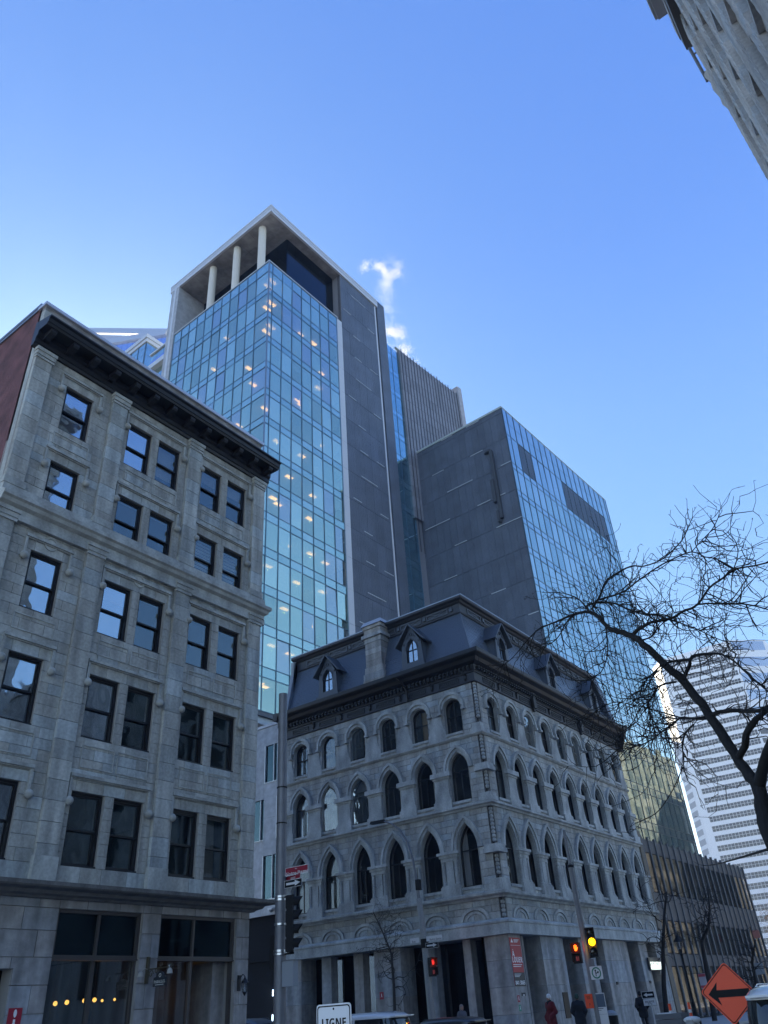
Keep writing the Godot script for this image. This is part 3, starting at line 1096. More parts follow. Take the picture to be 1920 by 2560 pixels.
			m.prism(PackedVector2Array([Vector2(-half - 0.12, 15.06), Vector2(half + 0.12, 15.06), Vector2(half + 0.1, 15.5), Vector2(half - 0.02, 15.75), Vector2(half - 0.1, 16.1), Vector2(half - 0.12, 16.5), Vector2(-half + 0.12, 16.5), Vector2(-half + 0.1, 16.1), Vector2(-half + 0.02, 15.75), Vector2(-half - 0.1, 15.5)]), 0, 0.05)
			part("pier_foot", m, trim, o, at)
		# blind arches over the ground floor
		for u in bays:
			var m := MB.new()
			ring(m, arch_line(0, 5.46, 5.78, 0.48, false), arch_line(0, 5.46, 5.9, 0.62, false), -0.03, 0.05)
			ring(m, arch_line(0, 5.46, 5.96, 0.74, false), arch_line(0, 5.46, 6.1, 0.9, false), -0.03, 0.09)
			part("blind_arch", m, trim, o, F * Transform3D(Basis.IDENTITY, Vector3(u, 0, 0)))
	# corner pier with a rope column between dark grooves
	var rope := MB.new()
	var step := 0.2
	var y := 5.5
	while y < 18.0:
		if not ((y > 6.25 and y < 7.4) or (y > 8.4 and y < 9.0) or (y > 10.8 and y < 11.7) or (y > 12.8 and y < 13.3) or (y > 14.8 and y < 15.8)):
			rope.lathe(PackedVector2Array([Vector2(0.075, y), Vector2(0.11, y + 0.05), Vector2(0.11, y + 0.13), Vector2(0.075, y + 0.18)]), Vector3(-0.13, 0, -0.13), 10)
		y += step
	part("rope_column", rope, trim, o)
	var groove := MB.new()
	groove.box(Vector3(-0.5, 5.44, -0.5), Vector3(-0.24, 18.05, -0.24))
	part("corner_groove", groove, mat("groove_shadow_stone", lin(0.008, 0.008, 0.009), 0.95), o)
	for k in [[6.72, 7.3, 0.22, 0.62], [8.55, 8.96, 0.27, 0.68], [11.22, 11.65, 0.19, 0.6], [12.86, 13.24, 0.24, 0.66], [15.06, 15.6, 0.07, 0.62]]:
		var m := MB.new()
		m.box(Vector3(-k[3], k[0], -0.2), Vector3(k[2], k[0] + (k[1] - k[0]) * 0.55, k[2]))
		m.box(Vector3(-0.2, k[0], -k[3]), Vector3(k[2], k[0] + (k[1] - k[0]) * 0.55, -0.2))
		m.box(Vector3(-k[3] + 0.06, k[0] + (k[1] - k[0]) * 0.55, -0.2), Vector3(k[2] - 0.06, k[1], k[2] - 0.06))
		m.box(Vector3(-0.2, k[0] + (k[1] - k[0]) * 0.55, -k[3] + 0.06), Vector3(k[2] - 0.06, k[1], -0.2))
		part("corner_pier_block", m, trim, o)
	# courses that run round the corner
	var run := [Vector3(-15.45, 0, 0), Vector3(0, 0, 0), Vector3(0, 0, -21.75)]
	var outs := [Vector3(0, 0, 1), Vector3(1, 0, 0)]
	var profiles := {
		"string_course": [[-0.06, 14.88, 0.06, 14.88, 0.12, 14.94, 0.16, 14.98, 0.16, 15.04, 0.06, 15.08, -0.06, 15.08]],
		"sill_course": [[-0.06, 10.93, 0.08, 10.93, 0.12, 11.02, 0.24, 11.08, 0.24, 11.18, 0.1, 11.24, -0.06, 11.24], [-0.06, 6.4, 0.1, 6.4, 0.16, 6.48, 0.3, 6.54, 0.34, 6.58, 0.34, 6.7, 0.12, 6.76, -0.06, 6.76]],
		"ground_floor_beam": [[-0.5, 4.71, 0.3, 4.71, 0.3, 5.2, 0.34, 5.24, 0.34, 5.32, 0.12, 5.44, -0.5, 5.44]]}
	for key in profiles:
		for p in profiles[key]:
			var prof := PackedVector2Array()
			for i in range(0, p.size(), 2): prof.append(Vector2(p[i], p[i + 1]))
			var m := MB.new()
			m.sweep(prof, run, outs)
			part(key, m, trim, o)
	var m := MB.new()
	m.sweep(PackedVector2Array([Vector2(-0.3, 18.05), Vector2(0.05, 18.05), Vector2(0.09, 18.09), Vector2(0.05, 18.14), Vector2(0.05, 18.62), Vector2(0.12, 18.66), Vector2(0.12, 18.74), Vector2(-0.3, 18.74)]), run, outs)
	part("frieze", m, frieze_m, o)
	m = MB.new()
	m.sweep(PackedVector2Array([Vector2(-0.3, 18.74), Vector2(0.16, 18.74), Vector2(0.2, 19.05), Vector2(0.5, 19.18), Vector2(0.62, 19.36), Vector2(0.9, 19.46), Vector2(0.95, 19.52), Vector2(0.97, 19.74), Vector2(0.9, 19.74), Vector2(0.86, 19.66), Vector2(0.1, 19.86), Vector2(-0.3, 19.86)]), run, outs)
	part("bracketed_cornice", m, dark, o)
	for q in sides:
		var F: Transform3D = q[0]
		var W: float = q[1]
		var beads := MB.new()
		var k := 0.2
		while k < W:
			beads.box(Vector3(k - 0.05, 18.78, 0.16), Vector3(k + 0.06, 19.02, 0.34))
			beads.sphere(Vector3(k + 0.005, 18.9, 0.36), 0.055, 4)
			k += 0.29
		stuff(part("modillion_row", beads, mat("modillion_paint", lin(0.022, 0.024, 0.028), 0.5), o, F))
		var bays: Array = q[2]
		for u in bays:
			var f := MB.new()
			frame(f, u - 0.72, 18.22, u + 0.72, 18.54, 0.045, 0.05, 0.095)
			for i in 9:
				f.box(Vector3(u - 0.6 + i * 0.138, 18.32, 0.05), Vector3(u - 0.53 + i * 0.138, 18.44, 0.075))
			part("frieze_panel", f, dark, o, F)
			f = MB.new()
			f.prism(PackedVector2Array([Vector2(0.05, 18.2), Vector2(0.14, 18.3), Vector2(0.16, 18.5), Vector2(0.24, 18.62), Vector2(0.05, 18.62)]), -0.07, 0.07, true)
			part("frieze_bracket", f, dark, o, F * Transform3D(Basis(Vector3(0, 0, 1), Vector3(0, 1, 0), Vector3(-1, 0, 0)), Vector3(u + 1.2, 0, 0)))
	for z in [-7.3, -14.6]:
		var dp := MB.new()
		dp.box(Vector3(0.05, 18.05, z - 0.18), Vector3(0.3, 19.4, z + 0.18))
		dp.box(Vector3(0.05, 17.85, z - 0.1), Vector3(0.2, 18.05, z + 0.1))
		part("frieze_bracket", dp, dark, o)
	m = MB.new()
	m.tube([Vector3(-5.2, 19.5, 0.9), Vector3(-4.9, 19.1, 0.5), Vector3(-4.85, 18.7, 0.22), Vector3(-4.85, 18.0, 0.16)], [0.06, 0.06, 0.06, 0.06], 7)
	part("downpipe", m, dark, o)
	mansard(o, sides, run, outs, dark, frieze_m, trim, sash)
	bank_ground_floor(o, FL, FR, ms, dark)
	# behind the glass
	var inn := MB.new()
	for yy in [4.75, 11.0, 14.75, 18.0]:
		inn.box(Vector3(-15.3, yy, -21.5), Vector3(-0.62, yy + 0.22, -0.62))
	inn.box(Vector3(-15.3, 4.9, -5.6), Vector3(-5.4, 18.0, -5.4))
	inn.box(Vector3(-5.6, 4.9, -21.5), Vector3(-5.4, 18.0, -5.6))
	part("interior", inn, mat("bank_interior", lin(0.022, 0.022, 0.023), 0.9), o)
	var back := MB.new()
	back.box(Vector3(-15.45, 0, -21.75), Vector3(-15.2, 23.9, -0.5))
	back.box(Vector3(-15.2, 0, -21.75), Vector3(-0.6, 23.9, -21.5))
	part("party_wall", back, ms[2], o)

func mansard(o: Node3D, sides: Array, run: Array, outs: Array, dark: Material, frieze_m: Material, trim: Material, sash: Material) -> void:
	var slate := tri_tex(mat("roof_slate_skylit", lin(0.15, 0.175, 0.21), 0.24), texs["grain"], Vector3(0.8, 2.0, 0.8))  # paler copy: sky reflection on the long face put into the colour
	var slate_shaded := tri_tex(mat("roof_slate_shaded", lin(0.10, 0.12, 0.148), 0.4), texs["grain"], Vector3(0.8, 2.0, 0.8))  # same slate, painted darker where less sky is reflected
	var lead := mat("roof_paint", lin(0.065, 0.076, 0.092), 0.5)
	var m := MB.new()
	m.sweep(PackedVector2Array([Vector2(-0.5, 19.8), Vector2(0.02, 19.8), Vector2(-0.98, 23.25), Vector2(-1.5, 23.25)]), run, outs)
	part("mansard_deck", m, lead, o)
	for q in sides:
		var F: Transform3D = q[0]
		var W: float = q[1]
		var s := MB.new()
		var rows := 22
		for r in rows:
			var a := 19.84 + 3.4 * r / rows
			var b := 19.84 + 3.4 * (r + 1) / rows + 0.03
			var wa := 0.045 - 0.2899 * (a - 19.8)
			var wb := 0.022 - 0.2899 * (b - 19.8)
			var cut := 0.0 - wa
			var u := 0.02 if q[3] == 0 else cut
			var e: float = W - cut if q[3] == 0 else W - 0.1
			var off := 0.16 if r % 2 else 0.0
			var x := u - off
			while x < e:
				var x0 := maxf(x, u) + 0.006
				var x1 := minf(x + 0.32, e) - 0.006
				var j := rng.randf_range(-0.006, 0.006)
				if x1 > x0 + 0.02:
					s.hexa([Vector3(x0, a, wa + j), Vector3(x1, a, wa + j), Vector3(x1, a, wa - 0.04), Vector3(x0, a, wa - 0.04),
						Vector3(x0, b, wb + j), Vector3(x1, b, wb + j), Vector3(x1, b, wb - 0.03), Vector3(x0, b, wb - 0.03)])
				x += 0.32
		stuff(part("slate_roofing", s, slate if q[3] else slate_shaded, o, F))
	m = MB.new()
	m.sweep(PackedVector2Array([Vector2(-1.4, 23.22), Vector2(-0.9, 23.22), Vector2(-0.86, 23.28), Vector2(-0.92, 23.34), Vector2(-0.92, 23.9), Vector2(-0.8, 23.96), Vector2(-0.72, 24.04), Vector2(-0.55, 24.08), Vector2(-0.5, 24.14), Vector2(-0.5, 24.24), Vector2(-1.4, 24.34)]), run, outs)
	part("crest_cornice", m, frieze_m, o)
	m = MB.new()
	m.sweep(PackedVector2Array([Vector2(-1.4, 24.341), Vector2(-0.53, 24.245), Vector2(-0.47, 24.25), Vector2(-0.47, 24.31), Vector2(-1.4, 24.39)]), run, outs)
	part("crest_flashing", m, mat("flashing", lin(0.3, 0.34, 0.4), 0.4, 0.4), o)
	m = MB.new()
	m.box(Vector3(-15.4, 23.8, -21.7), Vector3(-1.0, 24.1, -1.0))
	part("roof_deck", m, lead, o)
	for q in sides:
		var F: Transform3D = q[0]
		var n := 6 if q[3] == 0 else 9
		for i in n:
			var u: float = 1.0 + (q[1] - 2.6) * (i + 0.5) / n + (0.0 if q[3] == 0 else 0.6)
			var f := MB.new()
			frame(f, u - 0.85, 23.42, u + 0.85, 23.82, 0.07, -0.92, -0.86)
			f.bar(Vector3(u - 0.5, 23.5, -0.9), Vector3(u + 0.5, 23.74, -0.9), 0.05, 0.04, Vector3.BACK)
			f.bar(Vector3(u - 0.5, 23.74, -0.901), Vector3(u + 0.5, 23.5, -0.901), 0.05, 0.04, Vector3.BACK)
			part("crest_panel", f, lead, o, F)
			f = MB.new()
			f.box(Vector3(u + 1.02, 23.5, -0.92), Vector3(u + 1.22, 23.7, -0.82))
			f.hexa([Vector3(u + 1.02, 23.7, -0.82), Vector3(u + 1.22, 23.7, -0.82), Vector3(u + 1.22, 23.7, -0.92), Vector3(u + 1.02, 23.7, -0.92), Vector3(u + 1.11, 23.84, -0.87), Vector3(u + 1.13, 23.84, -0.87), Vector3(u + 1.13, 23.84, -0.92), Vector3(u + 1.11, 23.84, -0.92)])
			part("crest_boss", f, lead, o, F)
	# end walls of the roof
	m = MB.new()
	m.hexa([Vector3(-15.5, 19.7, 0.2), Vector3(-15.2, 19.7, 0.2), Vector3(-15.2, 19.7, -3), Vector3(-15.5, 19.7, -3), Vector3(-15.5, 24.0, -0.75), Vector3(-15.2, 24.0, -0.75), Vector3(-15.2, 24.0, -3), Vector3(-15.5, 24.0, -3)])
	part("roof_end_wall", m, mat("roof_end_cladding", lin(0.2, 0.22, 0.25), 0.6), o)
	m = MB.new()
	m.hexa([Vector3(-4, 19.7, -21.1), Vector3(0.4, 19.7, -21.1), Vector3(0.4, 19.7, -21.9), Vector3(-4, 19.7, -21.9), Vector3(-4, 24.6, -21.1), Vector3(-0.6, 24.6, -21.1), Vector3(-0.6, 24.6, -21.9), Vector3(-4, 24.6, -21.9)])
	part("roof_end_wall", m, lead, o)
	m = MB.new()
	m.hexa([Vector3(-0.2, 18.0, -21.75), Vector3(0.2, 18.0, -21.75), Vector3(0.2, 18.0, -22.1), Vector3(-0.2, 18.0, -22.1), Vector3(-0.2, 19.9, -21.75), Vector3(1.1, 19.9, -21.75), Vector3(1.1, 19.9, -22.1), Vector3(-0.2, 19.9, -22.1)])
	part("cornice_stop", m, dark, o)
	m = MB.new()
	m.box(Vector3(-15.7, 18.0, -0.4), Vector3(-15.46, 18.9, 0.2))
	m.box(Vector3(-15.8, 18.9, -0.4), Vector3(-15.46, 19.3, 0.45))
	m.box(Vector3(-15.85, 19.3, -0.4), Vector3(-15.46, 19.8, 0.9))
	part("cornice_stop", m, dark, o)
	# chimney on the left slope
	var FL: Transform3D = sides[0][0]
	var ch := thing_part_chimney(o, FL, trim)
	# dormers
	for q in [[FL, 4.07], [FL, 11.24], [sides[1][0], 3.95], [sides[1][0], 11.1], [sides[1][0], 18.4]]:
		var at: Transform3D = q[0] * Transform3D(Basis.IDENTITY, Vector3(q[1], 0, 0))
		var hw := 0.86
		var line := arch(0, 20.5, 21.35, 22.05, 0.42, true, 6)
		var front := PackedVector2Array([Vector2(-hw, 20.15), Vector2(hw, 20.15), Vector2(hw - 0.1, 21.75), Vector2(0, 22.95), Vector2(-hw + 0.1, 21.75)])
		var pieces := [front]
		var cut := MB.new()
		# the front board is laid in halves so that the window hole stays open
		for half in [PackedVector2Array([Vector2(-2, 19), Vector2(0, 19), Vector2(0, 24), Vector2(-2, 24)]), PackedVector2Array([Vector2(0, 19), Vector2(2, 19), Vector2(2, 24), Vector2(0, 24)])]:
			for a in Geometry2D.intersect_polygons(front, half):
				for b in Geometry2D.clip_polygons(a, line):
					cut.prism(b, 0.0, 0.16)
		reveal(cut, line, -0.05, 0.16)
		cut.box(Vector3(-hw - 0.12, 20.05, 0.0), Vector3(hw + 0.12, 20.2, 0.28))
		var d := part("dormer", cut, lead, o, at)
		var c := MB.new()
		ring(c, arch_line(0, 21.35, 22.05, 0.42, true, 6), arch_line(0, 21.35, 22.16, 0.5, true, 6), 0.16, 0.2)
		c.lathe(PackedVector2Array([Vector2(0.13, 0), Vector2(0.13, 0.05), Vector2(0.08, 0.05), Vector2(0.075, 0.0)]), Vector3(0, 22.38, 0.16), 14, Basis(Vector3.RIGHT, PI / 2))
		for e in [-1.0, 1.0]:
			c.lathe(PackedVector2Array([Vector2(0.075, 0), Vector2(0.075, 0.04), Vector2(0.001, 0.04)]), Vector3(e * 0.6, 21.82, 0.16), 10, Basis(Vector3.RIGHT, PI / 2))
			c.prism(PackedVector2Array([Vector2(e * 0.17, 22.2), Vector2(e * 0.4, 22.12), Vector2(e * 0.2, 22.42)]), 0.16, 0.19)
		part("fretwork", c, frieze_m, d)
		c = MB.new()
		c.box(Vector3(-hw + 0.05, 20.15, -1.2), Vector3(-hw + 0.12, 21.75, 0.0))
		part("dormer_cheek", c, slate_shaded, d)
		c = MB.new()
		c.box(Vector3(hw - 0.12, 20.15, -1.2), Vector3(hw - 0.05, 21.75, 0.0))
		part("dormer_cheek", c, slate_shaded, d)
		for e in [-1.0, 1.0]:
			c = MB.new()
			var sl := [Vector3(0, 23.0, 0.42), Vector3(e * 1.12, 21.66, 0.42), Vector3(e * 1.12, 21.66, -1.6), Vector3(0, 23.0, -1.6)]
			var up := Vector3(e * 0.77, 0.64, 0) * 0.07
			if e > 0:
				c.hexa([sl[0], sl[1], sl[2], sl[3], sl[0] + up, sl[1] + up, sl[2] + up, sl[3] + up])
			else:
				c.hexa([sl[1], sl[0], sl[3], sl[2], sl[1] + up, sl[0] + up, sl[3] + up, sl[2] + up])
			part("dormer_roof", c, lead, d)
		c = MB.new()
		var n := line.size()
		c.box(Vector3(-0.42, 21.3, 0.0), Vector3(0.42, 21.35, 0.06))
		c.box(Vector3(-0.025, 20.5, 0.0), Vector3(0.025, 21.9, 0.055))
		for e in [-1.0, 1.0]: c.box(Vector3(e * 0.42, 20.5, 0.0), Vector3(e * 0.37, 21.4, 0.06))
		part("dormer_sash", c, sash, d)
		c = MB.new()
		c.prism(line, 0.005, 0.015)
		part("dormer_pane", c, coated("dormer_glass", lin(0.6, 0.66, 0.75), 0.62), d)

func thing_part_chimney(o: Node3D, FL: Transform3D, trim: Material) -> Node3D:
	var u := 8.0
	var stones := stone_set("chimney_stone", [0.50, 0.485, 0.45], 0.16, 5, texs["grain"], texs["blotch"])
	var core := MB.new()
	core.box(Vector3(u - 0.6, 19.8, -1.4), Vector3(u + 0.6, 24.2, -0.1))
	var c := part("chimney", core, trim, o, FL)
	var sizes := [[19.82, 20.3, 0.86, 0.1], [20.3, 20.75, 0.84, 0.08], [20.75, 21.2, 0.74, 0.02], [21.2, 21.65, 0.66, -0.03], [21.65, 22.1, 0.66, -0.03], [22.1, 22.5, 0.66, -0.03], [22.5, 22.95, 0.66, -0.03], [22.95, 23.3, 0.7, 0.0], [23.3, 23.55, 0.86, 0.12], [23.55, 23.95, 0.7, 0.0], [23.95, 24.2, 0.78, 0.06]]
	for s in sizes:
		var m := MB.new()
		m.box(Vector3(u - s[2], s[0] + 0.008, -1.45), Vector3(u + s[2] - 0.01, s[1] - 0.008, s[3]))
		part("chimney_block", m, stones[rng.randi() % 5], c)
	var cap := MB.new()
	cap.hexa([Vector3(u - 0.9, 24.2, 0.14), Vector3(u + 0.9, 24.2, 0.14), Vector3(u + 0.9, 24.2, -1.5), Vector3(u - 0.9, 24.2, -1.5), Vector3(u - 0.72, 24.55, -0.05), Vector3(u + 0.72, 24.55, -0.05), Vector3(u + 0.72, 24.55, -1.4), Vector3(u - 0.72, 24.55, -1.4)])
	part("chimney_cap", cap, mat("lead_cap", lin(0.3, 0.32, 0.36), 0.5, 0.2), c)
	return c

func bank_ground_floor(o: Node3D, FL: Transform3D, FR: Transform3D, ms: Array, dark: Material) -> void:
	var smooth := stone_set("pier_stone", [0.52, 0.515, 0.505], 0.07, 4, texs["soft"], texs["blotch"])
	var wide_l := [[0.0, 1.45], [6.88, 8.7], [14.05, 15.45]]
	var thin_l := [[2.72, 3.42], [5.13, 5.79], [10.21, 10.7], [12.5, 12.96]]
	var wide_r := [[0.0, 1.12], [3.42, 5.74], [8.1, 9.9], [11.5, 14.9], [17.2, 18.4], [20.2, 21.75]]
	var thin_r := [[1.85, 2.2], [6.3, 6.85], [10.5, 10.95], [15.7, 16.2], [19.2, 19.6]]
	for q in [[FL, wide_l, thin_l, 0], [FR, wide_r, thin_r, 1]]:
		for p in q[1]:
			var a: float = p[0]
			if q[3] == 1 and a == 0.0: a = 0.004
			var rows := [0.13, 1.3, 2.45, 3.6, 4.706]
			for i in 4:
				var m := MB.new()
				m.box(Vector3(a, rows[i] + 0.006, -1.3), Vector3(p[1], rows[i + 1] - 0.006, 0.02 + 0.001 * i))
				part("pier_block", m, smooth[(i + int(a * 7)) % 4], o, q[0])
		for p in q[2]:
			var m := MB.new()
			m.box(Vector3(p[0], 0.13, -0.95), Vector3(p[1], 4.706, -0.35))
			part("square_post", m, smooth[int(p[0]) % 4], o, q[0])
	var glass := coated("ground_floor_glass", lin(0.05, 0.06, 0.075), 0.8, 0.05)
	for q in [[FL, 15.3], [FR, 21.6]]:
		var g := MB.new()
		g.box(Vector3(0.1, 0.2, -1.62), Vector3(q[1], 4.7, -1.6))
		part("shop_glazing", g, glass, o, q[0])
		g = MB.new()
		var u := 0.9
		while u < q[1]:
			g.box(Vector3(u - 0.04, 0.13, -1.64), Vector3(u + 0.04, 4.7, -1.5))
			u += 1.22
		part("glazing_bars", g, dark, o, q[0])
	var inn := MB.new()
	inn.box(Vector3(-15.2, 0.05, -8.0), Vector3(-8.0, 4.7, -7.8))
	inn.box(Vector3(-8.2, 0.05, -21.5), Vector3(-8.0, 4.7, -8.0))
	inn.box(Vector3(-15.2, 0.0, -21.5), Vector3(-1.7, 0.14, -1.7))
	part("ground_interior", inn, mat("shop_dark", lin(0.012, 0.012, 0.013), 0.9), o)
	var sf := MB.new()
	sf.box(Vector3(-15.3, 4.71, -21.6), Vector3(-0.5, 4.745, -0.5))
	part("soffit", sf, smooth[2], o)
	# small fittings on the face
	var pl := MB.new()
	pl.box(Vector3(5.0, 0.95, 0.02), Vector3(5.6, 2.1, 0.06))
	part("bronze_plaque", pl, mat("plaque_bronze", lin(0.035, 0.025, 0.018), 0.5, 0.5), o, FR)
	for u in [12.4, 17.8]:
		var v := MB.new()
		v.box(Vector3(u, 2.35, 0.03), Vector3(u + 0.22, 2.5, 0.08))
		part("wall_vent", v, dark, o, FR)

func bank_signs() -> void:
	var banner := thing("rental_banner", "tall red and black vertical rental banner with white lettering on the bank's corner pier", "banner", Vector3(-21.58, 2.45, -39.56))
	var F := facing_x(Vector3.ZERO)
	var b := MB.new()
	b.box(Vector3(-0.55, 0.0, 0.0), Vector3(0.55, 2.1, 0.02))
	var face := part("panel", b, mat("banner_red", lin(0.42, 0.03, 0.035), 0.55), banner, F)
	b = MB.new()
	b.box(Vector3(-0.549, 0.001, 0.02), Vector3(0.549, 0.58, 0.023))
	part("black_panel", b, mat("banner_black", lin(0.015, 0.016, 0.02), 0.5), face)
	var w := mat("banner_white", lin(0.8, 0.8, 0.8), 0.55)
	text("À", 0.34, w, face, Transform3D(Basis.IDENTITY, Vector3(-0.33, 1.38, 0.024)), "lettering", "Droid Sans", true)
	text("LOUER", 0.33, w, face, Transform3D(Basis.IDENTITY, Vector3(0.0, 1.12, 0.024)), "lettering", "Droid Sans", true)
	text("841 3865", 0.235, w, face, Transform3D(Basis.IDENTITY, Vector3(0.0, 0.14, 0.026)), "telephone_number", "Droid Sans", true)
	b = MB.new()
	b.prism(PackedVector2Array([Vector2(-0.45, 1.88), Vector2(-0.2, 1.88), Vector2(-0.325, 2.06)]), 0.02, 0.024)
	for k in 3:
		b.box(Vector3(-0.12, 1.99 - k * 0.05, 0.02), Vector3(0.4 - 0.08 * k, 2.02 - k * 0.05, 0.024))
	b.box(Vector3(-0.5, 1.75, 0.02), Vector3(0.5, 1.762, 0.024))
	b.box(Vector3(-0.48, 0.9, 0.02), Vector3(0.42, 0.93, 0.024))
	b.box(Vector3(-0.48, 0.82, 0.02), Vector3(0.3, 0.85, 0.024))
	for k in 3:
		b.box(Vector3(-0.48, 0.5 - k * 0.055, 0.023), Vector3(0.2 - 0.1 * k, 0.52 - k * 0.055, 0.027))
	part("small_print", b, w, face)
	var no := thing("house_number_plate", "small black street number plate under the rental banner on the corner pier", "sign", Vector3(-21.575, 2.1, -39.75))
	b = MB.new()
	b.box(Vector3(-0.2, -0.07, 0), Vector3(0.2, 0.07, 0.015))
	face = part("plate", b, mat("banner_black", Color.BLACK), no, F)
	text("400", 0.1, w, face, Transform3D(Basis.IDENTITY, Vector3(0, -0.035, 0.016)), "numerals", "Droid Sans", true)
	var rs := [[Vector3(-21.575, 1.93, -39.2), "plate_red", lin(0.4, 0.02, 0.03), "small red hose-connection plate low on the corner pier under the banner", 0.11, F],
		[Vector3(-21.575, 1.55, -39.22), "plate_green", lin(0.02, 0.22, 0.12), "small green plate below the red plate on the corner pier", 0.1, F],
		[Vector3(-29.75, 2.55, -38.97), "plate_red", lin(0.3, 0.02, 0.03), "small red hose-connection plate on the bank's wide middle pier, facing the side street", 0.13, Transform3D.IDENTITY]]
	for q in rs:
		var t := thing("standpipe_plate", q[3], "sign", q[0])
		b = MB.new()
		b.box(Vector3(-q[4], -q[4] * 1.3, 0), Vector3(q[4], q[4] * 1.3, 0.012))
		face = part("plate", b, mat(q[1], q[2], 0.5), t, q[5])
		b = MB.new()
		b.prism(PackedVector2Array([Vector2(-0.06, -0.09), Vector2(0.0, -0.02), Vector2(0.06, -0.09), Vector2(0.02, 0.0), Vector2(0.02, 0.09), Vector2(-0.02, 0.09), Vector2(-0.02, 0.0)]), 0.012, 0.016)
		part("symbol", b, w, face)
	var ps := thing("lit_shop_sign", "small dark shop sign with pale lit lettering and white bar at the bank's far end", "shop sign", Vector3(-21.45, 3.25, -58.2))
	b = MB.new()
	b.box(Vector3(-1.15, -0.2, -0.05), Vector3(1.15, 0.55, 0.05))
	face = part("sign_box", b, mat("banner_black", Color.BLACK), ps, F)
	text("SIGNATURE", 0.36, glow("sign_letter_glow", Color(0.85, 0.9, 0.85), 0.7), face, Transform3D(Basis.IDENTITY, Vector3(0, 0.16, 0.052)), "lettering", "Droid Sans", true)
	b = MB.new()
	b.box(Vector3(-1.0, -0.14, 0.05), Vector3(1.0, 0.06, 0.06))
	part("white_bar", b, glow("sign_bar_glow", Color(0.8, 0.85, 0.8), 0.7), face)
	var sg := OmniLight3D.new()
	sg.name = "sign_light"
	sg.light_color = Color(0.85, 0.9, 0.85)
	sg.light_energy = 0.08
	sg.light_size = 0.5
	sg.position = Vector3(0.25, 0.1, 0)
	sg.omni_range = 10.0; sg.omni_attenuation = 2.0
	sg.shadow_enabled = true
	ps.add_child(sg)

# ---------------------------------------------------------------- curtain walls
func add_panes(list: Array, t: Transform3D, us: Array, rows: Array) -> void: # rows: [y0, y1, kind]
	for i in us.size() - 1:
		for r in rows:
			list.append({"t": t, "u0": us[i], "u1": us[i + 1], "y0": r[0], "y1": r[1], "kind": r[2]})

func lay_panes(list: Array, o: Node3D, names: Array, ms: Array, most: int, tilt := 0.0025) -> void:
	var by := {}
	for p in list:
		var w: Transform3D = o.global_transform * p.t
		var c: Vector3 = w * Vector3((p.u0 + p.u1) * 0.5, (p.y0 + p.y1) * 0.5, 0.0)
		var d := c.distance_to(EYE)
		p.s = (p.u1 - p.u0) * (p.y1 - p.y0) * maxf(0.02, (EYE - c).normalized().dot(w.basis.z)) / (d * d) * (0.0001 if hidden(c + w.basis.z * 0.2) else 1.0)
		if not by.has(p.kind): by[p.kind] = []
		by[p.kind].append(p)
	for kind in by:
		var l: Array = by[kind]
		l.sort_custom(func(a, b): return a.s > b.s)
		var rest := MB.new()
		var rest_t: Transform3D
		for i in l.size():
			var p: Dictionary = l[i]
			var hu: float = (p.u1 - p.u0) * 0.5 - 0.03
			var hv: float = (p.y1 - p.y0) * 0.5 - 0.03
			if hu <= 0 or hv <= 0: continue
			var at := Transform3D(Basis(Vector3.UP, rng.randfn(0, tilt)) * Basis(Vector3.RIGHT, rng.randfn(0, tilt)), Vector3(p.u0 + hu + 0.03, p.y0 + hv + 0.03, 0.0))
			if i < most:
				var m := MB.new()
				m.box(Vector3(-hu, -hv, -0.015), Vector3(hu, hv, 0.015))
				var set_: Array = ms[kind]
				part(names[kind], m, set_[rng.randi() % set_.size()], o, p.t * at)
			else:
				rest.box(Vector3(-hu, -hv, -0.015), Vector3(hu, hv, 0.015), p.t * at)
		if rest.v.size():
			stuff(part(names[kind] + "_rest", rest, ms[kind][0], o))

